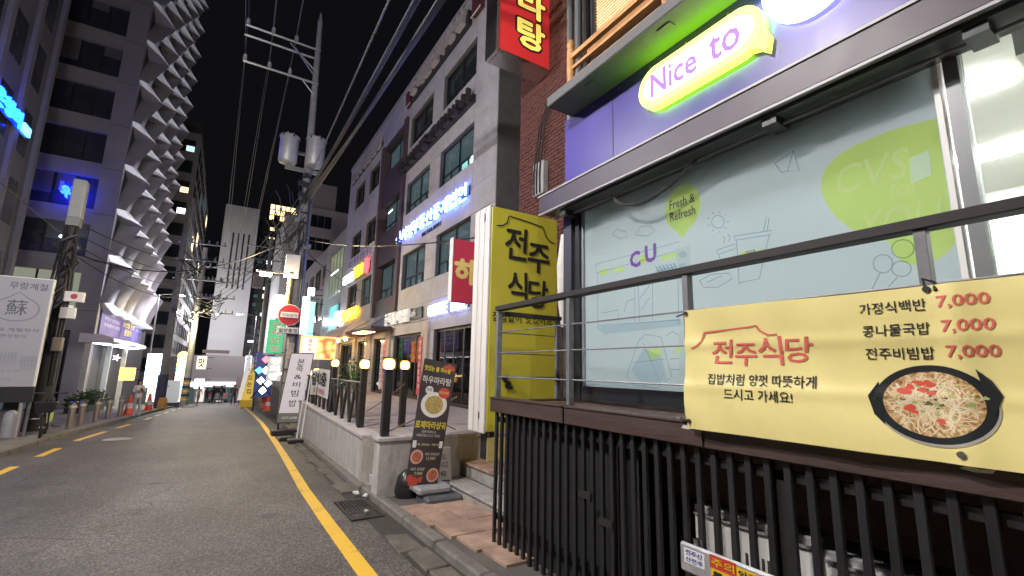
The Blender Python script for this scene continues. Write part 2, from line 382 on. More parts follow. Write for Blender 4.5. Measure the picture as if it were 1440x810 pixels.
# ================================================================== the ground
ys = [-40, -20, -10] + [i*2 for i in range(-4, 71)] + [160, 200, 300, 500]
def strip(name, m, xa, xb, dz, y0=-40, y1=500):
    mb = MB(); yy = [y for y in ys if y0 < y < y1]; yy = [y0] + yy + [y1]
    for a, b in zip(yy, yy[1:]):
        mb.add([(xa(a), a, gz(a)+dz), (xb(a), a, gz(a)+dz), (xb(b), b, gz(b)+dz), (xa(b), b, gz(b)+dz)], [(0, 1, 2, 3)])
    return mb.build(name, m)
struct(strip('ground', M_gnd, lambda y: -300, lambda y: 300, -.008))
struct(strip('road', ASPH, lambda y: xl(y)-.62, lambda y: xr(y)+.42, 0, -40, 140))
# yellow edge line on the right, dashes on the left
o = strip('road_edge_line', YPAINT, lambda y: xr(y)-.03 - .075, lambda y: xr(y)+.075-.03, .004, -8, 75); struct(o)
k = 0
for y0 in [2.2, 5.4, 8.6, 11.3, 14.3, 17.6, 21.9, 26.6, 29.6, 33, 36.5, 40.5, 45, 50]:
    ln = 1.6 if y0 < 16 else (2.9 if y0 < 20 else 1.9)
    struct(strip('lane_dash', YPAINT if y0 < 24 else WPAINT, lambda y: xl(y)-.07, lambda y: xl(y)+.08, .004, y0, y0+ln))
# left pavement: raised, with kerb stones
def wl(y): return xl(y)-.78
mb = MB(); yy = [-40, -20, -10] + [i*2 for i in range(-4, 60)]
for a, b in zip(yy, yy[1:]):
    mb.add([(-30, a, gz(a)+.10), (wl(a), a, gz(a)+.10), (wl(b), b, gz(b)+.10), (-30, b, gz(b)+.10),
            (-30, a, gz(a)-.02), (wl(a), a, gz(a)-.02), (wl(b), b, gz(b)-.02), (-30, b, gz(b)-.02)], [(0, 1, 2, 3), (1, 5, 6, 2)])
lw = struct(mb.build('pavement', M_walk)); lw['_o'] = (0, 0, 0)
y = 9.0; i = 0
while y < 60:
    L_ = 1.0 if y < 34 else 2.0
    a, b = y+.012, y+L_-.012; e = random.uniform(-.006, .006)
    MB().hexa([(wl(a)+.005, a, gz(a)-.01), (wl(a)+.15, a, gz(a)-.01), (wl(b)+.15, b, gz(b)-.01), (wl(b)+.005, b, gz(b)-.01)],
              [(wl(a)+.005, a, gz(a)+.112+e), (wl(a)+.14, a, gz(a)+.112+e), (wl(b)+.14, b, gz(b)+.112+e), (wl(b)+.005, b, gz(b)+.112+e)]).build('kerb_stone', M_kerb, lw, .008)
    y += L_
# manhole cover out in the road
p = atG(165, 618)
mh = MB(); mh.lathe((p.x, p.y, gz(p.y)+.001), [(.34, 0), (.34, .006), (.30, .008), (.0, .008)], 28)
tag(mh.build('manhole_cover', mat('cast_iron', (.16, .155, .15), .3, .8, var=.3, vs=20), None, origin=(p.x, p.y, gz(p.y))), 'round iron manhole cover set in the asphalt beside the yellow dashes', 'manhole cover')

# right edge: gutter slabs, kerb stones, drain
rp_ = struct(strip('pavement_verge', mat('verge_dirt', (.045, .04, .035), .95, var=.3, vs=8, bump=.6), lambda y: xr(y)+.38, lambda y: 3.6, .006, -3, 60)); rp_['_o'] = (0, 0, 0)
y = 1.2
while y < 19:
    L_ = random.uniform(.55, .95)
    if not (5.9 < y+L_ and y < 7.0):
        a, b = y+.016, y+L_-.020; x0 = xr(a)+.40+random.uniform(-.05, .05); x1 = 1.93 + .018*max(0, y-7)
        e = [random.uniform(.010, .045) for _ in range(4)]
        xa, xb = x0+random.uniform(-.04, .04), x0+random.uniform(-.04, .04)
        MB().hexa([(xa, a, gz(a)-.02), (x1, a, gz(a)-.02), (x1, b, gz(b)-.02), (xb, b, gz(b)-.02)],
                  [(xa, a, gz(a)+e[0]), (x1, a, gz(a)+e[1]), (x1, b, gz(b)+e[2]), (xb, b, gz(b)+e[3])]).build('paving_slab', M_slab, rp_, .012)
    y += L_
y = .8
while y < 19.5:
    L_ = .95; a, b = y+.01, y+L_-.01
    if y < 6.9:
        xk = lambda q: 1.98
    else:
        xk = lambda q: 1.94 + .024*(q-6.9)
    e = random.uniform(-.008, .008)
    MB().hexa([(xk(a), a, gz(a)-.02), (xk(a)+.15, a, gz(a)-.02), (xk(b)+.15, b, gz(b)-.02), (xk(b), b, gz(b)-.02)],
              [(xk(a)+.02, a, gz(a)+.085+e), (xk(a)+.15, a, gz(a)+.085+e), (xk(b)+.15, b, gz(b)+.085+e), (xk(b)+.02, b, gz(b)+.085+e)]).build('kerb_stone', M_kerb, rp_, .018)
    y += L_
# earth-grey apron behind the kerb and the pink tiles
pv = struct(strip('pavement_apron', M_gnd, lambda y: 2.12, lambda y: 4.6, .05, -3, 7.6)); pv['_o'] = (0, 0, 0)
for i in range(5):
    for j in range(3):
        y0, x0 = 3.72+i*.46, 2.30+j*.42 - .05*i
        e = random.uniform(0, .012); z = gz(y0)+.055
        if x0 > 2.46 and y0 < 4.30: continue
        MB().hexa([(x0, y0, z-.01), (x0+.405, y0, z-.01), (x0+.405, y0+.445, z-.02), (x0, y0+.445, z-.02)],
                  [(x0, y0, z+.02+e), (x0+.405, y0, z+.02+e), (x0+.405, y0+.445, z+.012+e), (x0, y0+.445, z+.012+e)]).build('paving_tile', M_tile, pv, .004)
# drain with iron bars
dg = thing('drain_grate', 'black iron bar drain grate sunk between the gutter slabs by the kerb', 'drain', (1.74, 6.45, gz(6.45)+.01))
z = gz(6.45)+.012
fr = MB(); fr.box(1.52, 1.92, 5.97, 6.02, z-.02, z+.02).box(1.52, 1.92, 6.90, 6.95, z-.04, z+.0).box(1.52, 1.55, 6.02, 6.90, z-.03, z+.012).box(1.89, 1.92, 6.02, 6.90, z-.03, z+.012)
fr.build('frame', M_dark, dg)
for i in range(9):
    x = 1.575+i*.037
    box('bar', mat('iron_bar', (.07, .065, .06), .4, .6), dg, x, x+.014, 6.02, 6.90, z-.025, z+.008)
for yb in (6.3, 6.6): box('cross_bar', M_dark, dg, 1.55, 1.89, yb, yb+.02, z-.03, z+.004)
# crumpled rubbish by the drain
for i, (x, y, s, c_) in enumerate([(1.86, 7.15, .05, (.7, .7, .68)), (1.95, 6.98, .04, (.6, .6, .58)), (1.74, 6.15, .035, (.62, .6, .55))]):
    mb = MB(); pts = []
    mb.lathe((x, y, gz(y)+.03), [(s*.3, 0), (s, s*.4), (s*.8, s*.9), (s*.2, s*1.1)], 7)
    mb.v = [(a+random.uniform(-.3, .3)*s, b+random.uniform(-.3, .3)*s, c+random.uniform(-.15, .15)*s) for a, b, c in mb.v]
    tag(mb.build('crumpled_paper', mat('litter_%d' % i, c_, .7), None, origin=(x, y, gz(y)+.03)), ['crumpled white tissue lying on the slab past the drain', 'small pale scrap tucked against the kerb by the drain', 'tiny off-white scrap on the near end of the drain grate'][i], 'litter')

# ================================================================== CU shop building on the right
B = thing('convenience_store', 'convenience store with purple sign band, lit speech bubble and film-covered window', 'store', (3.4, 1.5, 1.36))
XW = 3.40                                             # glass plane
M_purple = mat('sign_purple', (.048, .032, .28), .35, var=.10, vs=3, dirt=.2, stretch=(1, 1, .3))
M_fascia = mat('fascia_plum', (.055, .040, .058), .45, var=.2, vs=3)
M_trim = mat('fascia_trim', (.34, .33, .35), .55, .3)
M_slabc = mat('roof_slab', (.12, .12, .12), .7, var=.12, vs=3, bump=.2)
M_cavity = mat('store_ceiling', (.80, .78, .73), .7, var=.03)
FILM = film('blue_window_film', (.76, .86, .90), .78)
FILM_L = tint('lime_film', (.86, .94, .36))
FILM_LP = tint('lime_pale_film', (.92, 1, .42))
FILM_CV = film('cvs_letter_film', (.74, .84, .48), .6)
FILM_SK = tint('sketch_line_film', (.52, .62, .68))
FILM_SF = tint('sketch_faint_film', (.78, .84, .88))
FILM_PU = mat('purple_film', (.12, .035, .26), .4)
FILM_W = film('white_film', (.74, .85, .86), .62)
# frame round the windows
MB().box(XW-.06, XW+.06, 3.965, 4.20, 1.36, 3.75).build('jamb', M_frame, B)
MB().box(XW-.10, XW-.062, 4.06, 4.20, 1.36, 3.72).build('jamb_cover', mat('jamb_grey', (.075, .08, .09), .4, .3), B)
MB().box(XW-.05, XW+.05, -1.6, 3.963, 1.36, 1.50).build('plinth_rail', M_frame, B)
MB().box(XW-.03, XW+.05, 3.93, 3.962, 1.502, 3.75).build('mullion', mat('mullion_grey', (.35, .37, .40), .4, .4), B)
MB().box(XW-.06, XW+.05, .68, .745, 1.502, 3.75).build('mullion', M_frame_g, B)
MB().box(XW-.05, XW+.05, .772, .80, 1.502, 3.75).build('mullion', M_white, B)
pane = MB().box(XW-.004, XW+.004, .802, 3.928, 1.502, 3.75).build('film_window', FILM, B)
MB().box(XW-.004, XW+.004, -1.55, .678, 1.502, 3.75).build('glass_pane', CLEAR, B)
# prints on the film (u = -Y, seen from outside)
fx = faceX(XW-.005)
def pr(name, m, polys=None, strokes=None, w=.002, sw=.012):
    mb = MB()
    for q in polys or []: mb.poly(q, fx, w)
    for s_ in strokes or []:
        if isinstance(s_, tuple) and len(s_) == 2 and isinstance(s_[1], float): stroke(mb, s_[0], s_[1], fx, w)
        else: stroke(mb, s_, sw, fx, w)
    return mb.build(name, m, B)
# big lime leaf with CVS for YOU  (kept clear of the mullion at Y .80)
blob = [(-1.455, 2.92), (-1.445, 3.0), (-1.41, 3.07), (-1.34, 3.125), (-1.22, 3.16), (-1.05, 3.175), (-.92, 3.165), (-.815, 3.15), (-.815, 2.40), (-.86, 2.345), (-.92, 2.31), (-1.0, 2.305),
        (-1.06, 2.335), (-1.10, 2.40), (-1.11, 2.47), (-1.20, 2.53), (-1.30, 2.60), (-1.38, 2.70), (-1.43, 2.81)]
pr('lime_print', FILM_L, [blob])
mb = MB()
letter(mb, 'CVS', fx, -1.36, 2.85, .40, .19, .004, .0, shear=.2); mb.build('lettering', FILM_CV, B); mb = MB(); letter(mb, 'for', fx, -1.08, 2.74, .16, .09, .004, 0, shear=.2); mb.build('lettering', FILM_CV, B); mb = MB()
letter(mb, 'YOU', fx, -1.24, 2.50, .40, .19, .004, .0, shear=.2)
mb.build('lettering', FILM_CV, B)
pr('paper_note', FILM_W, [[(-.97, 2.80), (-.87, 2.82), (-.865, 2.97), (-.96, 2.96)]], w=.006)
# Fresh & Refresh balloon
fc = atX(960, 292, XW); u0, v0 = -fc.y, fc.z
bal = [(u0+.19*math.cos(RAD(a)), v0+.215*math.sin(RAD(a))) for a in range(-60, 241, 12)] + [(u0-.05, v0-.23), (u0-.02, v0-.29), (u0+.05, v0-.22)]
pr('lime_balloon', FILM_L, [bal])
mb = MB(); letter(mb, 'Fresh &', fx, u0-.135, v0+.015, .27, .085, .005, .004); letter(mb, 'Refresh', fx, u0-.135, v0-.10, .27, .085, .005, .004); mb.build('lettering', M_ink, B)
# purple C U
q = atX(905, 362, XW); u1, v1 = -q.y, q.z
mb = MB(); letter(mb, 'C', fx, u1-.165, v1-.075, .125, .15, .005, .03); mb.build('lettering', FILM_PU, B); mb = MB(); letter(mb, 'U', fx, u1+.035, v1-.06, .125, .16, .005, .03); mb.build('lettering', FILM_PU, B)
pr('lime_dot', FILM_L, [circle(u1-.005, v1-.02, .045, 14)], w=.003)
# sketched shop front, cups, clouds, sun, plane, rice ball, popsicles
def P(x, y): p = atX(x, y, XW-.005); return (-p.y, p.z)
sk_ = []
def pl(*pts): sk_.append([P(*p) for p in pts])
pl((838, 372), (955, 340), (956, 352), (838, 384), (838, 372)); pl((841, 384), (841, 458)); pl((953, 352), (955, 458)); pl((841, 458), (955, 450))
pl((846, 402), (893, 390), (893, 452)); pl((897, 388), (900, 452)); pl((918, 384), (918, 450)); pl((922, 382), (950, 375))
pl((848, 440), (870, 436), (870, 450)); pl((878, 438), (882, 424), (893, 420)); pl((900, 420), (915, 400)); pl((902, 436), (914, 418))
for i in range(6): pl((922+i*5, 374-i), (930+i*5, 388-i))
pl((862, 330), (868, 322), (880, 326), (884, 332), (872, 336), (862, 330)); pl((894, 330), (902, 318), (914, 318), (921, 324), (912, 332), (894, 331))
pl((1033, 332), (1086, 324), (1085, 330), (1034, 338), (1033, 332)); pl((1036, 338), (1040, 400)); pl((1082, 331), (1068, 392), (1040, 398)); pl((1074, 325), (1078, 306), (1082, 306), (1079, 325))
pl((1008, 352), (1034, 343), (1034, 350), (1010, 358), (1008, 352)); pl((1011, 358), (1018, 378)); pl((1018, 342), (1020, 336), (1017, 332)); pl((1025, 340), (1027, 334), (1024, 329))
pl((984, 395), (1000, 386), (1025, 384), (1030, 392), (1010, 404), (990, 404), (984, 395)); pl((995, 397), (1015, 388))
pl((1090, 230), (1116, 212), (1124, 240), (1108, 241), (1116, 212)); pl((1090, 230), (1100, 243), (1108, 240))
pl(*[(1010+9*math.cos(a*.5236), 312+9*math.sin(a*.5236)) for a in range(13)])
for a in range(9): pl((1010+12*math.cos(a*.698), 312+12*math.sin(a*.698)), (1010+16*math.cos(a*.698), 312+16*math.sin(a*.698)))
pl(*[(1242+14*math.cos(a*.5236), 371+13*math.sin(a*.5236)) for a in range(13)]); pl(*[(1270+16*math.cos(a*.5236), 350+13*math.sin(a*.5236)) for a in range(13)]); pl(*[(1268+14*math.cos(a*.5236), 378+11*math.sin(a*.5236)) for a in range(13)])
pl((1238, 384), (1226, 408)); pl((1262, 390), (1244, 410))
pl((882, 528), (898, 480), (908, 470), (930, 474), (945, 530), (925, 546), (890, 541), (882, 528)); pl((938, 472), (946, 466), (962, 476), (964, 520)); pl((905, 482), (930, 540)); pl((890, 510), (935, 505))
pl((943, 505), (968, 503)); pl((943, 520), (968, 519))
for s_ in sk_: pr('sketch_line', FILM_SK, None, [s_], .0035, .0075)
FADE = FILM_SF
for quad in ([(838, 460), (958, 448), (960, 458), (850, 470)], [(922, 376), (950, 370), (956, 384), (930, 392)], [(888, 520), (905, 490), (930, 500), (938, 535), (905, 543)]):
    pr('sketch_shade', FADE, [[P(*p) for p in quad]], None, .0028)
for quad in ([(1040, 355), (1078, 350), (1075, 362), (1041, 367)], [(1014, 366), (1033, 360), (1034, 369), (1017, 376)], [(843, 381), (856, 377), (856, 384), (845, 388)], [(862, 378), (878, 374), (878, 380), (862, 384)], [(930, 360), (952, 354), (952, 361), (930, 367)], [(912, 492), (928, 488), (930, 500), (914, 505)], [(950, 488), (962, 487), (962, 496), (950, 497)]):
    pr('lime_patch', FILM_LP, [[P(*p) for p in quad]], None, .003)
mb = MB(); a = P(1049, 352); letter(mb, 'nice', fx, a[0], a[1]-.03, .075, .03, .005, .0); mb.build('lettering', M_ink, B)
pr('menu_sticker', FILM_W, [[P(951, 350), P(972, 345), P(972, 396), P(953, 400)]], None, .0045)
pr('menu_sticker', FILM_SF, [[P(955+6*math.cos(a*.6)+6, 358+5*math.sin(a*.6)) for a in range(10)], [P(955+6*math.cos(a*.6)+6, 375+5*math.sin(a*.6)) for a in range(10)]], None, .006)
pr('notice_sheet', FILM_W, [[P(955, 465), P(969, 464), P(969, 528), P(956, 530)]], None, .0045)
# awning cassette / fascia
XF = 3.05
MB().box(XF, XF+.30, -2.2, 4.36, 3.50, 3.70).build('fascia', M_fascia, B, .006)
MB().box(XF-.012, XF+.02, -2.2, 4.37, 3.702, 3.722).build('fascia_trim', M_trim, B)
MB().box(XF-.006, XF+.03, -2.2, 4.36, 3.478, 3.497).build('fascia_trim', M_trim, B)
MB().box(XF+.05, XF+.30, -2.2, 4.0, 3.455, 3.478).build('shutter_box', mat('shutter_dark', (.06, .065, .065), .5), B)
for yb in (3.98, 1.62, .55):
    MB().box(XF+.06, XF+.24, yb-.05, yb+.05, 3.40, 3.455).build('bracket', M_frame, B)
MB().tube([(XF+.16, -2.2, 3.42), (XF+.16, 3.9, 3.42)], .012, 6).build('awning_rod', M_post, B)
# hanging wire under the fascia
a, b_ = atX(860, 275, 3.2), atX(980, 225, 3.2)
pts = [Vector((3.2, a.y+(b_.y-a.y)*t, a.z+(b_.z-a.z)*t - .20*math.sin(math.pi*t**.75))) for t in [i/14 for i in range(15)]]
MB().tube(pts, .016, 6).build('loose_wire', M_cable, B)
# sign panel, bubble, logo disc
XS = 3.30
MB().box(XS, XS+.1, -2.2, 4.17, 3.72, 4.70).build('sign_panel', M_purple, B)
fs = faceX(XS)
for ys_ in (3.35, .62):
    MB().box(XS-.003, XS-.0005, ys_-.006, ys_+.006, 3.73, 4.70).build('panel_seam', mat('seam_dark', (.03, .02, .10), .6), B)
for k_ in range(14):
    for zz in (3.80, 4.64): MB().tube([(XS-.004, 4.08-k_*.42, zz), (XS+.01, 4.08-k_*.42, zz)], .010, 8).build('screw', M_steel, B)
def bub(u0, u1, v0, v1, r): return rrect(u0, u1, v0, v1, r, 8)
bp_ = bub(-2.90, -1.66, 4.13, 4.55, .2095)
bt = [(-1.80, 4.145), (-1.72, 4.12), (-1.655, 4.06), (-1.63, 4.18), (-1.68, 4.30)]
LIME = lit('bubble_edge_lime', (.36, 1.0, .02), 11)
MB().prism(bp_, fs, .08).build('bubble_body', LIME, B)
def inset(poly, d):
    cx = sum(p[0] for p in poly)/len(poly); cz = sum(p[1] for p in poly)/len(poly)
    return [(p[0] - math.copysign(min(d, abs(p[0]-cx)), p[0]-cx), p[1] - (p[1]-cz)*d/.215) for p in poly]
MB().prism(bt, fs, .08).build('bubble_tail', lit('bubble_tail_lime', (.75, 1, .10), 1.4), B)
MB().poly(bp_, fs, .084).build('bubble_face', lit('bubble_face_lime', (.95, 1.0, .16), 1.05), B)
MB().poly(inset(bp_, .06), fs, .0865).build('bubble_face', lit('bubble_face_pale', (1.0, 1.0, .52), 1.3), B)
MB().poly(inset(bp_, .10), fs, .089).build('bubble_face', lit('bubble_face_white', (1.0, 1.0, .86), 1.5), B)
mb = MB(); letter(mb, 'Nice', fs, -2.74, 4.235, .50, .235, .093, .014); mb.build('lettering', mat('letter_violet', (.28, .12, .55), .5, emit=(.36, .16, .70), es=.30), B); mb = MB(); letter(mb, 'to', fs, -2.11, 4.225, .27, .215, .093, .014)
mb.build('lettering', mat('letter_violet', (.28, .12, .55), .5, emit=(.36, .16, .70), es=.30), B)
MB().prism(circle(-1.345, 4.48, .31, 40, .31), fs, .08).build('logo_disc', lit('logo_white', (.80, .88, 1.0), 6), B)
# slab over the sign
MB().box(2.93, 3.55, -2.2, 4.05, 4.705, 4.83).build('roof_slab', M_slabc, B, .01)
for yb in (2.35, 3.35):
    MB().box(3.02, 3.10, yb, yb+.14, 4.692, 4.704).build('downlight_cover', M_slabc, B)
# shop interior
M_int = mat('store_wall_white', (.80, .80, .78), .6)
MB().box(XW+.10, 7.2, -3, 4.15, 1.30, 1.36).build('shop_floor', mat('shop_floor', (.5, .48, .45), .4), B)
MB().box(7.2, 7.3, -3, 4.15, 1.36, 3.75).build('back_wall', M_int, B)
MB().box(XW+.10, 7.2, 4.152, 4.25, 1.36, 3.75).build('side_wall', M_int, B)
MB().box(XW+.10, 7.2, -3.1, -3, 1.36, 3.75).build('side_wall', M_int, B)
MB().box(XW-.05, 7.3, -3.1, 4.25, 3.75, 3.82).build('shop_ceiling', M_cavity, B)
MB().box(XW+.35, 5.6, .30, .52, 3.52, 3.749).build('ceiling_beam', M_cavity, B)
MB().box(XW+.12, XW+.42, .85, 3.9, 3.30, 3.749).build('light_block_box', mat('light_block_grey', (.30, .32, .33), .7), B)  # unseen box added behind the glass to darken the top of the film
PANEL = lit('ceiling_light_panel', (1.0, .98, .94), 96)
for x, y in ((4.4, 2.6), (5.8, 2.6), (4.6, -.7), (5.9, .9), (6.0, -1.2), (4.4, 1.3)):
    MB().box(x-.15, x+.15, y-.6, y+.6, 3.735, 3.7495).build('ceiling_light', PANEL, B)
shf = mat('shelf_white', (.72, .74, .74), .4)
for i in range(6):
    y0 = -2.6+i*.62
    MB().box(6.6, 7.18, y0, y0+.04, 1.36, 3.2).build('shelf_upright', shf, B)
    for z in (1.7, 2.1, 2.5, 2.9): MB().box(6.62, 7.18, y0+.042, y0+.618, z, z+.03).build('shelf_board', shf, B)
pk = [mat('pack_%d' % i, c_, .5) for i, c_ in enumerate([(.6, .1, .1), (.7, .6, .2), (.2, .4, .6), (.75, .75, .72), (.3, .5, .2)])]
for i in range(6):
    for z in (1.73, 2.13, 2.53, 2.93):
        x0 = -2.6+i*.62+.06
        for j in range(5): MB().box(6.66, 6.9, x0+j*.108, x0+j*.108+.09, z, z+random.uniform(.14, .26)).build('packet', random.choice(pk), B)
# dark zone under the shop, behind the slats
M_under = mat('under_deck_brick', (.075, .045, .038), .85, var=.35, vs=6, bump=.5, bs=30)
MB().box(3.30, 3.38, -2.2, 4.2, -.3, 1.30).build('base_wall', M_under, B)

# ================================================================== the deck in front of the shop
D = thing('deck', 'raised wooden deck with brown ledge and black vertical slats in front of the shop', 'deck', (2.5, 1.5, 0))
XD = 2.50
for i in range(7):
    x0 = 2.60+i*.108
    MB().box(x0, x0+.102, -1.6, 4.33, 1.295, 1.325+random.uniform(-.002, .002)).build('deck_board', M_deck, D, .004)
for y0, y1 in ((3.135, 4.36), (1.925, 3.115), (-1.6, 1.905)):
    MB().box(XD-.05, XD+.09, y0, y1, 1.225, 1.355).build('ledge', M_brown, D, .006)
    MB().box(XD-.058, XD+.092, y0, y1, 1.356, 1.372).build('ledge_cap', M_brown, D, .003)
MB().box(XD+.093, 3.36, 4.25, 4.36, 1.18, 1.345).build('end_beam', M_brown, D, .006)
MB().box(XD+.10, XD+.12, 2.45, 4.27, -.15, 1.22).build('shade_panel', mat('shade_panel_black', (.012, .012, .013), .7), D)  # black sheets added here and at the end as shade behind the slats
MB().box(XD+.13, 3.29, 4.26, 4.30, -.15, 1.17).build('shade_panel', mat('shade_panel_black', (.012, .012, .013), .7), D)
for i in range(56):
    y0 = 4.29 - i*.105
    if y0 < -1.6: break
    m_ = MB().box(XD-.014, XD+.014, y0-.018, y0+.018, gz(max(0, y0))-.02, 1.222).build('slat', M_slat, D, .003)
for yb in (2.62, 1.42, .2, -1.0):
    MB().box(XD+.02, XD+.075, yb-.045, yb+.045, gz(max(0, yb))-.02, 1.22).build('skirt_post', M_dark, D, .004)
MB().box(XD+.02, XD+.05, -1.6, 4.33, 1.12, 1.17).build('skirt_rail', M_dark, D)
MB().box(XD+.02, XD+.05, -1.6, 4.33, .18, .23).build('skirt_rail', M_dark, D)
for yy_, zz in ((2.93, .70), (2.70, .56)): MB().box(XD-.03, XD-.0185, yy_-.11, yy_+.03, zz, zz+.05).build('latch', M_dark, D)
MB().box(XD-.062, XD-.058, 1.80, 1.99, 1.235, 1.35).build('joint_plate', M_brown, D)
MB().poly([(-1.94, 1.325), (-1.925, 1.345), (-1.86, 1.342), (-1.85, 1.33), (-1.89, 1.322)], faceX(XD-.0625), .001).build('chipped_paint', mat('chipped_white', (.6, .58, .55), .8), D)
for u, v, s_ in ((-.62, 1.318, 1.0), (-.70, 1.335, .6), (-.50, 1.345, .7)):
    MB().poly([(u-.05*s_, v), (u-.03*s_, v+.012*s_), (u+.01*s_, v+.006*s_), (u+.05*s_, v+.010*s_), (u+.04*s_, v-.004), (u-.01*s_, v-.008*s_)], faceX(XD-.059), .002).build('chipped_paint', mat('chipped_white', (.6, .58, .55), .8), D)
# railing
Rl = thing('railing', 'grey steel cable railing with flat brown handrail standing on the deck ledge', 'railing', (2.5, 2, 1.372))
M_hand = mat('handrail_brown', (.020, .015, .015), .65, .0, var=.2, vs=8)
MB().box(XD-.02, XD+.075, -1.6, 4.36, 2.285, 2.335).build('handrail', M_hand, Rl, .004)
MB().box(XD+.077, 3.34, 4.28, 4.36, 2.235, 2.28).build('handrail', M_hand, Rl, .004)
for yp in (4.33, 3.12, 1.915, .71, -.5):
    MB().box(XD-.005, XD+.05, yp-.022, yp+.022, 1.3725, 2.284).build('post', M_post, Rl, .003)
MB().box(3.28, 3.33, 4.30, 4.34, 1.345, 2.234).build('post', M_post, Rl, .003)
for z in (1.58, 1.83, 2.05):
    MB().tube([(XD+.02, -1.6, z), (XD+.02, .7, z-.004), (XD+.02, 1.9, z), (XD+.02, 3.12, z), (XD+.02, 4.33, z)], .007, 6).build('cable', M_steel, Rl)
    MB().tube([(XD+.02, 4.33, z), (3.3, 4.33, z)], .007, 6).build('cable', M_steel, Rl)

# ================================================================== yellow banner on the railing
BX = XD-.075
def ban(u, v, w=0):          # u along -Y from the left end (metres), v up
    y = 1.86 - u
    wob = .010*math.sin(u*3.1+.6) + .012*math.sin(v*7+u*1.3) + .006*math.sin(u*9.0+v*3) + .006*math.exp(-((v-.35)/.05)**2) + .006*math.exp(-((v-.70)/.05)**2) + .016*math.exp(-((u-1.25)/.06)**2) + .006*math.sin((u*1.4+v)*11)*math.exp(-u*1.5)
    z = 1.335 + v*.70 - .012*math.sin(u*1.4)*v
    return (BX - .02 - wob - ((.0014 + .38*w) if w > 0 else 0), y + .008*math.sin(v*5), z)
BW = 3.0
Yb = thing('menu_banner', 'yellow vinyl menu banner with red lettering and soup photo tied to the railing', 'banner', (BX, .5, 1.335))
mb = MB(); NU, NV = 320, 80
for j in range(NV+1):
    for i in range(NU+1): mb.v.append(ban(i*BW/NU, j/NV))
for j in range(NV):
    for i in range(NU): a = j*(NU+1)+i; mb.f.append([a, a+1, a+NU+2, a+NU+1]); mb.mi.append(0)
M_ban = mat('banner_yellow', (.87, .76, .31), .38, var=.06, vs=2.5, dirt=.10, bump=.06, bs=300)
o = mb.build('vinyl_sheet', M_ban, Yb, smooth=True)
M_red = mat('banner_red', (.68, .14, .11), .5); M_txt = mat('banner_black', (.03, .028, .02), .5)
# coordinates straight from where things stand on the banner
def bp2(x, y):
    p = atX(x, y, BX-.03); return (1.86-p.y, (p.z-1.335)/.70)
mb = MB()
a = bp2(1000, 502); b_ = bp2(1143, 502); t_ = bp2(1000, 462)
wd = (b_[0]-a[0]); x = a[0]
for ch, dv, sc_, sh in (('전', .0, 1.0, .10), ('주', -.015, .9, .05), ('식', -.01, 1.12, -.05), ('당', .01, .95, .08)):
    letter(mb, ch, ban, x, .545+dv, wd*.235, .185*sc_, .004, .010, shear=sh); mb.build('red_letter', M_red, Yb); mb = MB(); x += wd*.255
roof = [(.055, .665), (.10, .69), (.135, .73), (.15, .795), (.16, .80), (.5, .822), (.545, .83), (.57, .79), (.62, .755), (.68, .757)]
mb = MB(); stroke(mb, [(u*.82+.005, v) for u, v in roof], [.016, .014, .012, .016, .014, .014, .015, .012, .016, .010], ban, .004)
xs = bp2(1315, 430)[0]
for i, v in enumerate((.855, .715, .572)):
    q_ = MB(); letter(q_, '7,000', ban, xs - .0 + i*.006, v, .150, .075, .004, .012); q_.build('price_lettering', M_red, Yb)
mb.build('red_roof_line', M_red, Yb)
mb = MB()
xs = bp2(1205, 440)[0]
for i, (t, v) in enumerate((('가정식백반', .855), ('콩나물국밥', .715), ('전주비빔밥', .572))): mb = MB(); letter(mb, t, ban, xs+i*.004, v, .235, .072, .004, .005); mb.build('dish_lettering', M_txt, Yb)
mb = MB(); letter(mb, '집밥처럼 양껏 따뜻하게', ban, bp2(998, 528)[0], .375, .57, .085, .004, .008); mb.build('slogan_lettering', M_txt, Yb); mb = MB()
letter(mb, '드시고 가세요!', ban, bp2(1022, 552)[0], .262, .36, .085, .004, .008)
mb.build('slogan_lettering', M_txt, Yb)
# the bowl of soup, printed
cx, cv = bp2(1311, 567); ru, rv = .176, .205
def el(s, n=36, du=0, dv=0): return [(cx+du+ru*s*math.cos(2*math.pi*k/n), cv+dv+rv*s*math.sin(2*math.pi*k/n)) for k in range(n)]
mb = MB(); disc(mb, cx+.002, cv-.012, ru*1.10, rv*1.10, ban, .003); mb.build('bowl_rim_print', mat('bowl_rim_grey', (.40, .38, .33), .5), Yb)
mb = MB(); disc(mb, cx, cv, ru*1.08, rv*1.08, ban, .0042)
mb.poly([(cx-ru*1.2, cv+.03), (cx-ru*.98, cv+.12), (cx-ru*.9, cv-.14), (cx-ru*1.10, cv-.08)], ban, .0046)
mb.poly([(cx+ru*1.17, cv+.06), (cx+ru*1.02, cv+.14), (cx+ru*.8, cv+.20), (cx+ru*1.0, cv-.05)], ban, .010); mb.build('bowl_print', mat('bowl_black', (.022, .026, .026), .3), Yb)
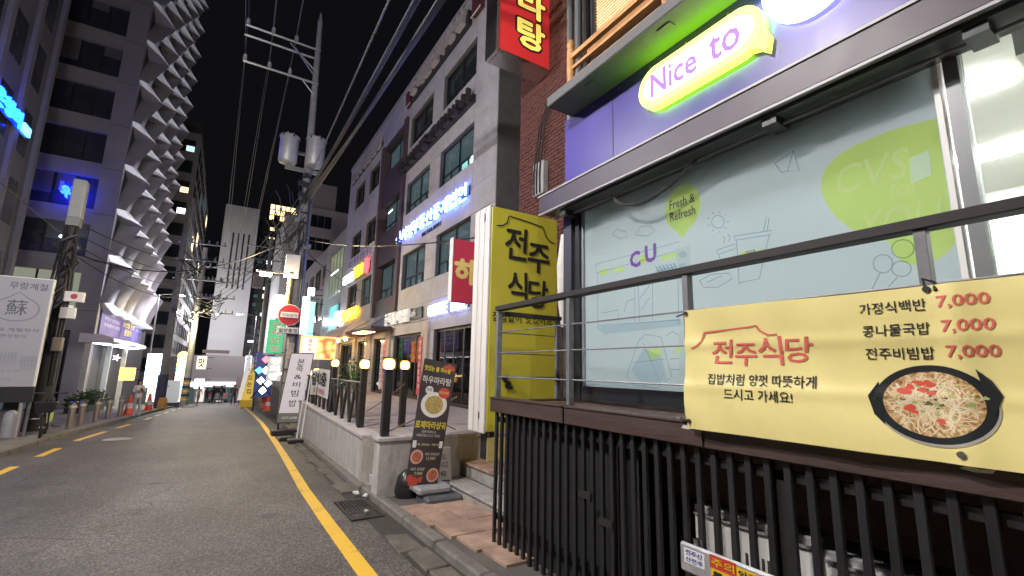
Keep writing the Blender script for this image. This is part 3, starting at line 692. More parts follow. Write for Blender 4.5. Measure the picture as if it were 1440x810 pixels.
def soup_mat():
    m = bpy.data.materials.new('soup_print'); m.use_nodes = True; n = m.node_tree.nodes; L = m.node_tree.links; b = n['Principled BSDF']
    tc = n.new('ShaderNodeTexCoord'); v = n.new('ShaderNodeTexNoise'); v.inputs['Scale'].default_value = 26; v.inputs['Detail'].default_value = 5; v.inputs['Distortion'].default_value = 2.2
    L.new(tc.outputs['Object'], v.inputs[0]); r = n.new('ShaderNodeValToRGB'); e = r.color_ramp.elements
    e[0].position = .34; e[0].color = (.20, .085, .03, 1); e[1].position = .66; e[1].color = (.76, .64, .42, 1)
    x = r.color_ramp.elements.new(.48); x.color = (.55, .33, .12, 1)
    L.new(v.outputs[0], r.inputs[0]); L.new(r.outputs[0], b.inputs['Base Color']); b.inputs['Roughness'].default_value = .5; return m
mb = MB(); disc(mb, cx, cv, ru*.90, rv*.90, ban, .0056); mb.build('soup_print', soup_mat(), Yb)
NO = mat('noodle_print', (.80, .69, .46), .5); NO2 = mat('noodle_print_warm', (.70, .50, .25), .5)
for j, mm in enumerate((NO, NO2, NO)):
    mb = MB()
    for i in range(46):
        a0 = random.uniform(0, 6.28); rr = random.uniform(.05, .68); l = random.uniform(.5, 1.6); u = cx+ru*rr*math.cos(a0); v = cv+rv*rr*math.sin(a0)
        hd = random.uniform(0, 6.28); cvv = random.uniform(-.45, .45); pts = []
        for k in range(9):
            if ((u-cx)/ru)**2 + ((v-cv)/rv)**2 > .74: break
            pts.append((u, v)); u += .013*l*math.cos(hd); v += .013*l*math.sin(hd)/.70; hd += cvv
        if len(pts) > 2: stroke(mb, pts, random.uniform(.003, .006), ban, .0066+j*.0005)
    mb.build('noodles_print', mm, Yb)['kind'] = 'stuff'
def blobs(mm, spots, name, w):
    for u, v, s_ in spots:
        mb = MB(); mb.poly([(cx+u+s_*random.uniform(.6, 1.2)*math.cos(k*.7), cv+v+s_*random.uniform(.6, 1.2)*math.sin(k*.7)) for k in range(9)], ban, w); mb.build(name, mm, Yb)
blobs(mat('chilli_print', (.66, .08, .04), .5), [(-.05+random.uniform(-.05, .06), .10+random.uniform(-.04, .04), random.uniform(.010, .022)) for _ in range(12)] + [(-.07, -.03, .022), (-.055, -.05, .014), (.02, -.09, .014), (.03, -.10, .010)], 'chilli_print', .0092)
blobs(mat('scallion_print', (.36, .46, .14), .5), [(random.gauss(.03, .07), random.gauss(.0, .06), random.uniform(.006, .012)) for _ in range(22)], 'scallion_print', .0088)
blobs(mat('herb_print', (.16, .10, .04), .5), [(random.gauss(-.01, .03), random.gauss(.02, .03), random.uniform(.004, .010)) for _ in range(14)], 'herb_print', .0096)
# eyelets and ties
for u, v in ((.012, .975), (.02, .06), (1.17, .978), (1.215, .055)):
    p = Vector(ban(u, v, .006)); mb = MB(); mb.tube([p+Vector((.004, 0, 0)), p+Vector((-.006, 0, 0))], .013, 12); mb.build('eyelet', M_chrome if v < .5 and u > 1 else M_dark, Yb)
for u, v in ((.012, .975), (.02, .06)):
    p = Vector(ban(u, v, .008)); MB().tube([p, (XD-.012, p.y+.14, p.z+.0)], .006, 5).build('tie', M_cable, Yb)
p = Vector(ban(1.17, .978, .01)); MB().tube([p, p+Vector((.01, .01, .045)), p+Vector((.02, -.02, .03)), p+Vector((-.005, -.03, -.01))], .007, 5).build('tie', M_cable, Yb)

# white ventilation unit under the deck
V = thing('ventilation_unit', 'white louvred ventilation cabinet standing behind the black slats', 'ventilation unit', (2.95, 1.3, gz(1.3)))
M_vent = mat('vent_white', (.78, .77, .74), .5, var=.1, vs=5, dirt=.25)
MB().box(2.93, 2.97, -1.6, 3.3, .80, 1.22).build('inner_board', mat('inner_board', (.13, .075, .06), .7, var=.3, vs=6, dirt=.4), D)
for y0, y1, zt in ((1.42, 2.20, .78), (.05, 1.39, .74)):
    MB().box(2.86, 3.2, y0, y1, -.06, zt).build('cabinet', M_vent, V, .008)
    MB().box(2.84, 2.858, y0+.01, y1-.01, zt-.06, zt-.045).build('lid_seam', mat('vent_grey', (.3, .3, .29), .5), V)
    yy_ = y0+.10
    while yy_ < y1-.35:
        MB().box(2.853, 2.8585, yy_, yy_+.014, .02, zt-.2).build('louvre', mat('vent_slot', (.05, .05, .05), .7), V); yy_ += .034
# street barrier at the bottom edge
Bq = thing('road_barrier', 'silver tube road barrier with blue and yellow stickers parked against the slats', 'barrier', (2.1, 1.4, gz(1.4)))
M_bar = mat('barrier_silver', (.55, .55, .56), .3, .55, var=.15, vs=10)
def bplate(z0, z1): return MB().box(2.13, 2.155, -.3, 1.74, z0, z1)
bplate(.655, .795).build('board', M_bar, Bq, .01); bplate(.30, .45).build('board', M_bar, Bq, .01)
for y_ in (1.66, -.2):
    MB().tube([(2.17, y_, gz(y_)), (2.17, y_, .82)], .02, 10).build('leg', M_chrome, Bq)
    MB().tube([(2.0, y_, gz(y_)+.025), (2.34, y_, gz(y_)+.025)], .022, 8).build('foot', M_dark, Bq)
fb0 = faceX(2.13)
fb = lambda u, v, w: fb0(u, v+.2, w)
MB().poly([(-1.71, .505), (-1.59, .505), (-1.59, .575), (-1.71, .575)], fb, .002).build('sticker', M_white, Bq)
mb = MB(); letter(mb, '전주산', fb, -1.70, .545, .10, .024, .004, .01); letter(mb, '산전주', fb, -1.70, .514, .10, .022, .004, .01); mb.build('lettering', mat('sticker_blue', (.04, .10, .45), .5), Bq)
MB().poly([(-1.555, .475), (-1.30, .475), (-1.30, .53), (-1.555, .53)], fb, .002).build('sticker', mat('sticker_yellow', (.80, .50, .02), .5), Bq)
MB().poly([(-1.56, .530), (-1.42, .530), (-1.42, .59), (-1.56, .59)], fb, .0025).build('sticker', mat('sticker_red', (.55, .05, .03), .5), Bq)
MB().poly([(-1.42, .530), (-1.30, .530), (-1.30, .578), (-1.42, .578)], fb, .0025).build('sticker', mat('sticker_yellow', (.80, .50, .02), .5), Bq)
mb = MB(); letter(mb, '주의', fb, -1.55, .542, .12, .036, .005, .01); mb.build('lettering', mat('sticker_yellow', (.80, .50, .02), .5), Bq)
mb = MB(); letter(mb, '통행주의', fb, -1.545, .482, .23, .038, .005, .02); letter(mb, '안전', fb, -1.41, .54, .09, .03, .005, .01); mb.build('lettering', M_ink, Bq)

# ================================================================== restaurant entrance next door: steps, sign box, brick house
S = thing('entrance_steps', 'worn grey stone steps with pinkish treads climbing beside the deck', 'steps', (3.2, 6, gz(6)))
M_step = mat('step_stone', (.36, .345, .32), .7, var=.25, vs=8, bump=.4, bs=60, dirt=.45)
for i, (x0, zt) in enumerate(((2.98, .06), (3.32, .27), (3.75, .48))):
    for y0, y1 in ((4.42, 5.6), (5.615, 6.95)):
        MB().box(x0, 4.6, y0, y1, gz(7)-.05 if i == 0 else zt-.21, zt-.035).build('riser_block', M_step, S, .008)
        MB().box(x0-.025, 4.6 if i == 2 else [3.32, 3.75][i]-.002, y0, y1, zt-.033, zt).build('tread', M_step if i < 1 else M_tile, S, .006)

YS = thing('restaurant_sign', 'tall yellow light box sign with black brush lettering beside the deck steps', 'sign', (3.5, 5.6, .48))
M_ysign = mat('sign_yellow', (.56, .50, .05), .4, var=.07, vs=1.5, emit=(.60, .54, .04), es=.04)
MB().box(3.0, 4.14, 5.42, 5.88, .86, 3.92).build('cabinet', M_ysign, YS, .01)
for y0 in (5.43, 5.585, 5.74):
    MB().box(2.965, 2.998, y0, y0+.135, .84, 3.93).build('side_strip', mat('sign_side_white', (.74, .72, .69), .5, var=.12, vs=3, dirt=.25, stretch=(1, 1, .2)), YS, .006)
MB().box(2.96, 2.9645, 5.55, 5.58, 3.72, 3.84).build('hinge', M_frame, YS); MB().box(2.96, 2.9645, 5.55, 5.58, 1.02, 1.10).build('hinge', M_frame, YS)
MB().box(3.1, 3.2, 5.55, 5.75, .48, .858).build('foot', M_dark, YS); MB().box(3.9, 4.0, 5.55, 5.75, .48, .858).build('foot', M_dark, YS)
fy = faceY(5.42)
mb = MB()
stroke(mb, [(3.07, 3.64), (3.17, 3.66), (3.24, 3.71), (3.26, 3.80), (3.28, 3.82), (3.62, 3.79), (3.86, 3.76), (3.92, 3.62), (3.99, 3.56), (4.08, 3.55)], [.02, .022, .02, .02, .018, .02, .02, .018, .024, .014], fy, .012)
mb.build('roof_line', M_ink, YS)
mb = MB(); letter(mb, '전', fy, 3.22, 3.20, .36, .46, .012, .016, shear=.06); mb.build('lettering', M_ink, YS)
mb = MB(); letter(mb, '주', fy, 3.60, 3.06, .38, .42, .012, .016, shear=.03); mb.build('lettering', M_ink, YS)
mb = MB(); letter(mb, '식', fy, 3.28, 2.58, .32, .44, .012, .016, shear=-.03); mb.build('lettering', M_ink, YS)
mb = MB(); letter(mb, '당', fy, 3.62, 2.54, .34, .40, .012, .016, shear=.05); mb.build('lettering', M_ink, YS)
mb = MB(); letter(mb, '집밥같이 맛있어요!', fy, 3.04, 2.30, 1.04, .13, .012, .012); mb.build('lettering', M_ink, YS)
tp = thing('torn_tape', 'scrap of torn black tape stuck on the lower part of the yellow sign', 'tape', (3.1, 5.4, 1.4))
pp = atY(710, 537, 5.40)
for k_, (du, dv, rr) in enumerate(((0, .05, .3), (.03, .0, -.5), (.05, -.04, .6), (.07, -.07, -.2))):
    c_, s_ = math.cos(rr), math.sin(rr)
    MB().prism([(pp.x+du+a*c_-b*s_, pp.z+dv+a*s_+b*c_) for a, b in ((-.05, -.022), (.05, -.026), (.055, .02), (-.045, .026))], faceY(5.405), .004+.002*k_).build('tape_strip', M_ink, tp)
# yellow paper notice hanging under the sign
nt_ = thing('paper_notice', 'pale yellow paper notice hanging below the yellow sign on strings', 'notice', (3.05, 5.5, .6))
MB().box(2.97, 3.24, 5.33, 5.338, .52, .80).build('sheet', mat('paper_yellow', (.72, .60, .22), .7, var=.06), nt_)
mb = MB()
for i in range(3): letter(mb, '11:00-22:00', faceY(5.33), 3.05, .73-i*.05, .15, .02, .002, 0)
mb.build('lettering', mat('notice_ink', (.35, .25, .10), .6), nt_)
MB().tube([(3.0, 5.335, .80), (3.02, 5.41, .87)], .004, 5).build('string', M_cable_l, nt_); MB().tube([(3.2, 5.335, .80), (3.2, 5.41, .87)], .004, 5).build('string', M_cable_l, nt_)
# white lagged pipe
tag(MB().tube([(3.62, 4.62, 2.2), (3.62, 4.62, 2.55), (3.63, 4.62, 3.0), (3.66, 4.6, 3.4)], [.02, .07, .09, .075], 10).build('wrapped_pipe', mat('pipe_wrap', (.72, .70, .66), .7, var=.12, vs=9, bump=.5, bs=15), None, 0, True, (3.62, 4.62, 2.2)), 'white wrapped air-conditioner pipe hanging between the sign box and the shop window', 'pipe')

# brick house behind
BR = thing('brick_house', 'red brick upper house wall with wooden balcony above the shop', 'house', (5, 6, gz(6)))
M_brick = mat('red_brick', (.105, .036, .027), .8, var=.35, vs=9, bump=.4, bs=50)
M_mortar = mat('mortar', (.12, .09, .08), .9, var=.2)
MB().box(4.62, 7.5, 4.30, 7.25, gz(7)-.2, 10.5).build('wall', M_mortar, BR)
rnd = random.Random(3)
mb = MB(); z = 3.3; r_ = 0
while z < 9.6:
    y = 4.32 + (.105 if r_ % 2 else 0)
    while y < 7.20:
        e = rnd.uniform(0, .006); mb.box(4.598-e, 4.621, y, min(7.245, y+.198), z, z+.058)
        y += .21
    z += .07; r_ += 1
o = mb.build('bricks', M_brick, BR); o['kind'] = 'stuff'
M_br2 = mat('ground_wall_brown', (.10, .06, .05), .7, var=.3, vs=5)
MB().box(4.59, 4.615, 4.32, 7.2, .40, 3.28).build('lower_wall', M_br2, BR)
MB().box(4.50, 4.585, 5.0, 6.0, .48, 2.55).build('door', mat('door_dark', (.04, .025, .02), .35), BR)
# upper wall over the shop with the lit window and blinds
MB().box(4.40, 4.594, -2.2, 5.45, 4.9, 10.5).build('upper_wall', mat('upper_render', (.12, .11, .10), .8, var=.2), BR)
WB = MB().box(4.37, 4.398, 2.3, 4.78, 6.55, 8.4).build('window', mat('window_box', (.05, .05, .05), .5), BR)
MB().box(4.362, 4.369, 2.35, 4.73, 6.60, 8.35).build('pane', lit('blind_glow', (1, .72, .40), .75), WB)
SLM = mat('blind_slat', (.42, .33, .22), .6)
for i in range(34):
    z = 6.62+i*.05
    MB().hexa([(4.33, 2.35, z), (4.356, 2.35, z+.012), (4.356, 4.73, z+.012), (4.33, 4.73, z)], [(4.33, 2.35, z+.004), (4.356, 2.35, z+.016), (4.356, 4.73, z+.016), (4.33, 4.73, z+.004)]).build('blind_slat', SLM, WB)
for dy_ in (4.95, 5.15, 5.36): MB().tube([(4.34, dy_, 4.9), (4.34, dy_, 9.5)], .05, 8).build('drain_pipe', M_frame_g if dy_ > 5 else M_dark, BR, 0, True)
MB().box(4.26, 4.398, 2.2, 4.85, 6.44, 6.53).build('window_sill', mat('sill_wood', (.40, .20, .08), .5, var=.2), WB)
for y0 in (2.28, 3.5, 4.74): MB().box(4.32, 4.399, y0, y0+.06, 6.54, 8.42).build('window_frame', M_frame, WB)
# wooden balcony rail
M_wood = mat('balcony_wood', (.52, .27, .10), .5, var=.25, vs=6, stretch=(1, .3, 1))
RAIL = MB().box(3.16, 3.22, -2.2, 3.88, 5.34, 5.40).build('balcony_rail', M_wood, BR)
MB().box(3.17, 3.21, -2.2, 3.88, 5.20, 5.235).build('rail_board', M_wood, RAIL); MB().box(3.17, 3.21, -2.2, 3.88, 5.05, 5.085).build('rail_board', M_wood, RAIL)
for yb in (3.92, 2.5, 1.0):
    MB().lathe((3.19, yb, 4.87), [(.05, 0), (.05, .60), (.03, .62), (.055, .68), (.03, .74), (.005, .76)], 10).build('baluster_post', M_wood, RAIL, 0, True)
tag(MB().box(3.10, 3.26, 2.55, 2.85, 5.402, 5.52).build('planter_box', M_dark, None, .01, False, (3.18, 2.7, 5.402)), 'small black planter box sitting on the wooden balcony rail', 'planter')
# gas meter box and loose wires on the brick
gm = thing('meter_box', 'white utility meter box with pipes mounted on the brick wall', 'meter box', (4.5, 5.9, 4.2))
pb = atX(762, 252, 4.56)
MB().box(4.47, 4.59, pb.y-.16, pb.y+.16, pb.z-.32, pb.z+.30).build('case', mat('meter_white', (.35, .35, .35), .5, var=.2), gm, .01)
for dy in (-.08, .02, .1): MB().tube([(4.46, pb.y+dy, pb.z-.30), (4.45, pb.y+dy, pb.z+.1), (4.52, pb.y+dy-.05, pb.z+1.0), (4.56, pb.y+dy-.3, pb.z+1.5)], .014, 6).build('pipe', M_dark, gm)
for i in range(9):
    y0 = 4.9+rnd.uniform(-.15, .35); pts = []
    for k_ in range(8): pts.append((4.50+rnd.uniform(-.03, .05), y0+rnd.uniform(-.05, .05)+.02*k_, 3.9+k_*.22))
    tag(MB().tube(pts, rnd.choice([.008, .011, .014]), 5).build('loose_cable', rnd.choice([M_cable, M_cable_l, M_cable]), None, 0, False, pts[0]), 'thin loose cable trailing down the brick wall beside the purple sign', 'cable', 'cables trailing on the brick wall')

# red mala sign, hung out from the wall
RS = thing('hanging_sign', 'red light box sign with yellow vertical Korean lettering and steel frame', 'sign', (4.1, 6.3, 7.1))
a = atY(697, 70, 6.3); b_ = atY(782, 112, 6.3); x0, x1, z0, z1 = a.x, b_.x, a.z, a.z+2.3
M_rs = mat('sign_red', (.60, .03, .03), .4, emit=(.80, .04, .045), es=.24)
MB().box(x0, x1, 6.3, 6.62, z0, z1).build('cabinet', M_chrome, RS, .01)
MB().box(x0+.05, x1-.05, 6.292, 6.299, z0+.05, z1-.05).build('face', M_rs, RS)
MB().box(x0-.02, x0+.05, 6.27, 6.66, z0-.03, z1+.02).build('frame_edge', M_chrome, RS, .01); MB().box(x0+.052, x1+.02, 6.27, 6.66, z0-.03, z0+.05).build('frame_edge', M_chrome, RS, .01)
mb = MB(); cx_ = (x0+x1)/2+.05
for i, ch in enumerate('마라탕'): mb = MB(); letter(mb, ch, faceY(6.29), cx_-.28, z0+1.62-i*.66, .60, .58, .004, .055, shear=-.02); mb.build('lettering_edge', M_ink, RS)
mb = MB()
for i, ch in enumerate('마라탕'): mb = MB(); letter(mb, ch, faceY(6.285), cx_-.28+.015, z0+1.635-i*.66, .57, .55, .004, .028, shear=-.02); mb.build('lettering', mat('sign_letter_yellow', (.8, .62, .10), .4, emit=(.95, .75, .16), es=.60), RS)
MB().box(x1+.021, 4.62, 6.4, 6.48, z0+.3, z0+.38).build('bracket', M_dark, RS); MB().box(x1+.021, 4.62, 6.4, 6.48, z0+1.6, z0+1.68).build('bracket', M_dark, RS)
# pink-red sign further on
PS = thing('wall_sign', 'crimson sign board with yellow Korean lettering behind the yellow light box', 'sign', (3.4, 7.6, 1.8))
a = atY(638, 335, 7.9); b_ = atY(700, 318, 7.9); c_ = atY(636, 424, 7.9)
MB().box(a.x, 4.60, 7.9, 8.02, c_.z, a.z).build('board', mat('sign_crimson', (.50, .045, .085), .4, emit=(.55, .05, .10), es=.14), PS, .01)
MB().box(a.x-.015, a.x-.001, 7.88, 8.03, c_.z, a.z+.02).build('edge', M_white, PS)
mb = MB(); letter(mb, '하오', faceY(7.9), a.x+.06, (a.z+c_.z)/2-.24, .92, .46, .006, .04); mb.build('lettering', mat('sign_letter_cream', (.75, .60, .22), .5, emit=(.8, .62, .2), es=.12), PS)

# ================================================================== grey stone building
GX = 6.0
G = thing('office_building', 'four-storey grey stone office building with shop signs and dark windows', 'building', (8, 20, .5))
Y0, Y1, ZT = 10.7, 30.2, 14.35
op = []
for z0, z1 in ((4.8, 6.3), (8.05, 9.45), (11.1, 12.5)):
    op += [(12.2, 14.9, z0, z1), (15.9, 18.5, z0, z1), (23.2, 25.2, z0, z1), (26.2, 28.4, z0, z1)]
BAY = (18.75, 22.6, 4.0, 12.75)
gop = [(11.9, 14.7, .55, 2.95), (15.9, 19.0, .55, 2.95), (20.2, 22.0, .55, 2.95), (23.4, 25.0, .55, 2.95), (26.0, 29.0, .55, 2.95)]
MB().box(8.6, 14, Y0+.02, Y1-.02, -1.5, ZT-.1).build('core', mat('core_dark', (.02, .02, .022), .9), G)
ycut = sorted(set([Y0, Y1] + [v for o_ in op for v in o_[:2]] + [BAY[0], BAY[1]]))
zcut = sorted(set([3.35, ZT] + [v for o_ in op for v in o_[2:]] + [4.0, 12.75]))
def subdiv(c, s):
    out = [c[0]]
    for a, b in zip(c, c[1:]):
        n = max(1, round((b-a)/s)); out += [a+(b-a)*(i+1)/n for i in range(n)]
    return out
def inside(y, z, lst): return any(a < y < b and c < z < d for a, b, c, d in lst)
def panel_wall(root, X, yc, zc, holes, m, name, g=.006, d=.03, back=.35, mb_back=None):
    yb = subdiv(yc, 1.35); zb = subdiv(zc, .78); bk = MB()
    for a, b in zip(yb, yb[1:]):
        for c, d_ in zip(zb, zb[1:]):
            if inside((a+b)/2, (c+d_)/2, holes): continue
            e = random.uniform(-.003, .003)
            MB().box(X-e, X+d, a+g, b-g, c+g, d_-g).build(name, m, root)
            bk.box(X+d+.004, X+back, a, b, c, d_)
    bk.build('wall', M_joint, root)
panel_wall(G, GX, ycut, zcut, op+[BAY], M_stone, 'stone_panel')
gyc = sorted(set([Y0, Y1] + [v for o_ in gop for v in o_[:2]])); panel_wall(G, GX, gyc, [.45, .55, 2.95, 3.345], gop, M_stone, 'stone_panel')
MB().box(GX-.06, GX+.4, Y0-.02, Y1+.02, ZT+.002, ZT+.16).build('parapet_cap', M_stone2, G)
MB().box(GX+.02, 14, Y0-.02, Y0+.015, -1.5, ZT).build('end_wall', mat('end_wall_dark', (.13, .125, .125), .8, var=.2, vs=2), G)
MB().box(GX+.36, 8.7, Y0+.02, Y1-.02, ZT-.3, ZT-.1).build('roof', M_slabc, G)
for z in (3.36, 7.4, 10.7): MB().box(GX+.36, 8.6, Y0+.05, Y1-.05, z-.2, z).build('floor_slab', M_joint, G)
def window(root, X, y0, y1, z0, z1, vs=(.5,), hs=(.32,), m=M_pane, fm=M_frame, small=None):
    W = MB().box(X+.20, X+.21, y0, y1, z0, z1).build('window', m, root)
    f = MB(); t = .035
    f.box(X+.14, X+.198, y0, y1, z0, z0+t*1.4).box(X+.14, X+.198, y0, y1, z1-t, z1).box(X+.14, X+.198, y0, y0+t, z0+t*1.4, z1-t).box(X+.14, X+.198, y1-t, y1, z0+t*1.4, z1-t)
    f.build('frame', fm, W)
    for v in vs: yy_ = y0+(y1-y0)*v; MB().box(X+.15, X+.196, yy_-.025, yy_+.025, z0+t*1.4, z1-t).build('mullion', fm, W)
    for h in hs:
        zz = z0+(z1-z0)*h; MB().box(X+.152, X+.194, y0+t, y1-t, zz-.022, zz+.022).build('transom', fm, W)
        for v in (.25, .75): yy_ = y0+(y1-y0)*v; MB().box(X+.153, X+.193, yy_-.018, yy_+.018, z0+t*1.4, zz-.022).build('mullion', fm, W)
    return W
for i, (a, b, c, d_) in enumerate(op):
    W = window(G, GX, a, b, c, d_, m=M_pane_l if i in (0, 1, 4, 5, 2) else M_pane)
    if i == 4: MB().box(GX+.194, GX+.199, a+.12, a+.55, c+.08, c+.42).build('lit_panel', M_pane_white, W)
    if i == 4: MB().box(GX+.195, GX+.199, a+.6, a+1.2, c+.06, c+.40).build('lit_panel', lit('teal_glow', (.35, .9, .85), .35), W)
    if i == 0:
        for k_ in range(3): MB().box(GX+.195, GX+.199, a+.3+k_*.5, a+.55+k_*.5, c+.3+.1*k_, c+.36+.1*k_).build('lit_panel', lit('teal_glow', (.35, .9, .85), .35), W)
# brown bay frame, proud of the stone, with deep set windows
M_bay = mat('bay_brown', (.075, .048, .052), .6, var=.15, vs=2)
a, b, c, d_ = BAY
MB().box(GX-.12, GX+.5, a+.01, a+.35, c, d_).build('bay_side', M_bay, G); MB().box(GX-.12, GX+.5, b-.35, b-.01, c, d_).build('bay_side', M_bay, G)
for z0, z1 in ((c, 4.75), (6.4, 8.0), (9.5, 11.05), (12.5, d_)): MB().box(GX-.02, GX+.5, a+.352, b-.352, z0, z1).build('bay_band', M_bay, G)
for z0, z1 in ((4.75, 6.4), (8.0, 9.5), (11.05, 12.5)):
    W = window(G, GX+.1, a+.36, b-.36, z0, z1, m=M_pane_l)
    if z0 == 8.0: MB().box(GX+.29, GX+.298, b-1.2, b-.5, z1-.3, z1-.22).build('lit_panel', M_pane_white, W)
# ground floor shop fronts with rooms behind
M_room = mat('room_wall', (.34, .27, .21), .8, var=.2); M_roomd = mat('room_floor', (.20, .16, .13), .6)
MB().box(GX+.36, 8.55, Y0+.1, Y1-.1, .40, .50).build('shop_floor', M_roomd, G); MB().box(8.45, 8.58, Y0+.1, Y1-.1, .5, 3.1).build('room_back_wall', M_room, G)
for y0 in (15.3, 19.6, 22.7): MB().box(GX+.36, 8.44, y0, y0+.1, .5, 3.1).build('partition', M_room, G)
WARM = lit('room_warm_light', (1, .72, .42), 26); COOL = lit('room_cool_light', (.85, .95, 1), 9)
for x, y, m_ in ((7.2, 13.2, COOL), (7.4, 17.4, COOL), (7, 21, WARM), (7, 24.2, WARM), (7, 27.5, WARM)):
    MB().box(x-.3, x+.3, y-.4, y+.4, 3.05, 3.08).build('room_light', m_, G)
for i, (y, z, w_, h_, m_) in enumerate(((17.0, 2.0, .7, .5, M_pane_white), (16.6, 1.5, .3, .25, WARM), (17.9, 2.3, .35, .2, M_pane_white), (13.6, 1.7, .25, .3, lit('menu_teal', (.3, .7, .9), .8)), (13.0, 1.2, .7, .5, M_room), (17.5, 1.0, 1.6, .7, M_room))):
    MB().box(8.0, 8.1, y, y+w_, z, z+h_).build('shop_fitting', m_, G)
for i, (a, b, c, d_) in enumerate(gop):
    f = MB(); X = GX+.12
    f.box(X, X+.05, a, b, d_-.08, d_).box(X, X+.05, a, b, c, c+.08).box(X, X+.05, a, a+.06, c+.08, d_-.08).box(X, X+.05, b-.06, b, c+.08, d_-.08)
    for v in ((.25, .5, .75) if i in (0, 1) else (.5,)): yy_ = a+(b-a)*v; f.box(X+.002, X+.048, yy_-.025, yy_+.025, c+.08, d_-.08)
    W = f.build('shop_window', M_frame if i < 2 else M_dark, G)
    MB().box(X+.02, X+.028, a+.06, b-.06, c+.08, d_-.08).build('pane', CLEAR, W)
    if i == 0:
        for k_ in range(9): MB().tube([(X+.12, a+.3+k_*.26, c+.1), (X+.12, a+.3+k_*.26, d_-.1)], .012, 5).build('blind_cord', mat('blind_cord', (.45, .47, .5), .6), W)
# pillars
for y in (15.3, 19.6, 22.7, 25.5, 29.6):
    MB().box(GX-.10, GX-.006, y-.26, y+.26, .52, 3.30).build('pillar', mat('pillar_beige', (.50, .42, .35), .7, var=.12, vs=3), G, .01)
# vertical door banners
VB = [(19.75, (.75, .30, .26)), (20.15, (.72, .70, .66)), (22.95, (.75, .62, .45)), (15.55, (.5, .08, .10))]
for i, (y, c_) in enumerate(VB):
    vb = thing('door_banner', ['pink vertical banner strip beside the restaurant door', 'white lettered vertical banner strip next to the pink one', 'cream vertical banner strip beside the awning', 'dark red vertical strip on the cafe pillar'][i], 'banner', (GX-.1, y, .6))
    MB().box(GX-.125, GX-.112, y-.16, y+.16, .75, 2.75).build('cloth', mat('strip_%d' % i, c_, .6, var=.1), vb)
    mb = MB()
    for k_, ch in enumerate('전주비빔밥정식'): letter(mb, ch, faceX(GX-.126), -y-.08, 2.45-k_*.25, .16, .18, .003, .01)
    mb.build('lettering', M_ink if i in (0, 1, 2) else M_white, vb)

# ---- signs on the building
def sign_letters(name, label, s, ya, yb, z, h, X=GX, m=None, depth=.10, bold=.03, back=None, grp=None, each=True, stand=.06, side=None):
    """a row of channel letters from far end ya to near end yb"""
    T = thing(name, label, 'sign', (X, (ya+yb)/2, z), grp); fn = faceX(X-stand)
    n = len(s); st = (ya-yb)/n
    for i, ch in enumerate(s):
        if ch == ' ': continue
        mb = MB(); letter(mb, ch, fn, -ya+i*st+st*.06, z, st*.86, h, 0, bold, depth); q_ = mb.build('letter', side or m, T)
        if side:
            mb = MB(); letter(mb, ch, faceX(X-stand-depth-.002), -ya+i*st+st*.06, z, st*.86, h, 0, bold*.8); mb.build('letter_face', m, q_)
    if back: MB().box(X-stand+.012, X-.008, yb-.06, ya+.06, z+h*back[0], z+h*back[1]).build('backing', M_frame, T)
    return T
M_blu = lit('letter_white_blue', (.80, .90, 1.0), 2.2); M_blus = lit('letter_side_blue', (.05, .14, 1.0), 16)
sign_letters('channel_letter_sign', 'glowing blue-white channel letters of the real estate agency across the facade', '상시영부동산중개법인', 19.3, 12.35, 6.86, .56, m=M_blu, back=(.25, .8), bold=0, depth=.05, side=M_blus)
T = thing('phone_number_sign', 'small dark phone number lettering under the blue-white letters', 'sign', (GX, 15.4, 6.6))
mb = MB(); letter(mb, '02.566.0001', faceX(GX-.006), -16.3, 6.58, 1.8, .16, 0, .01, .02); mb.build('lettering', M_ink, T)
sign_letters('cafe_sign', 'white lit COFFEE NINE channel letters on the ground floor front', 'COFFEE NINE', 15.1, 12.1, 3.42, .36, m=lit('letter_white_cool', (.90, .93, 1), 2.0), back=(.1, .9), bold=.0, depth=.05, side=lit('letter_side_cool', (.35, .42, 1), 8))
T = sign_letters('porridge_sign', 'white, slightly glowing Korean porridge restaurant letters on a dark bar', '본죽&비빔밥', 20.0, 16.9, 3.42, .50, bold=.01, m=mat('letter_offwhite_glow', (.75, .73, .70), .5, emit=(.8, .78, .75), es=.25), back=(.1, .95))  # no lamps in these letters; a faint glow is put into their colour
mb = MB(); letter(mb, 'cafe', faceX(GX-.06), -16.85, 3.55, .55, .26, 0, .01, .05, shear=.2); mb.build('lettering', M_white, T)
MB().box(GX-.07, GX-.01, 15.75, 16.9, 3.44, 3.86).build('backing', M_frame, T)
M_dl = mat('letter_dark', (.035, .03, .03), .4); M_dl2 = mat('letter_maroon', (.10, .025, .03), .5)
T = sign_letters('roof_letter_sign', 'unlit dark rooftop letters with red end squares along the parapet', '중개법인부동산', 18.1, 12.7, 13.25, .62, m=mat('letter_pale_edge', (.40, .37, .37), .5), back=(-.1, .75), depth=.16, stand=.16)
for y in (12.05, 18.6): MB().box(GX-.18, GX-.02, y-.3, y+.3, 13.2, 13.9).build('end_square', M_dl2, T); MB().box(GX-.19, GX-.181, y-.34, y+.34, 13.14, 13.2).build('end_square_edge', M_white, T)
sign_letters('school_letter_sign', 'dark unlit Korean letters between third and fourth floor windows', '동산산업중개법인상시', 19.2, 12.2, 10.05, .46, m=M_dl, back=(.0, .6), depth=.14, stand=.14)
sign_letters('name_letter_sign', 'small pale unlit letters on the parapet past the brown bay', '동방부동산빌딩', 29.3, 22.9, 13.1, .55, m=mat('letter_pale_edge', (.40, .37, .37), .5), back=(0, .5), depth=.12)
T = sign_letters('clinic_sign', 'white and yellow lit clinic letters with red end on second floor', '정형의원', 29.4, 26.9, 6.55, .50, m=lit('letter_white', (.88, .92, 1), 3), bold=.015)
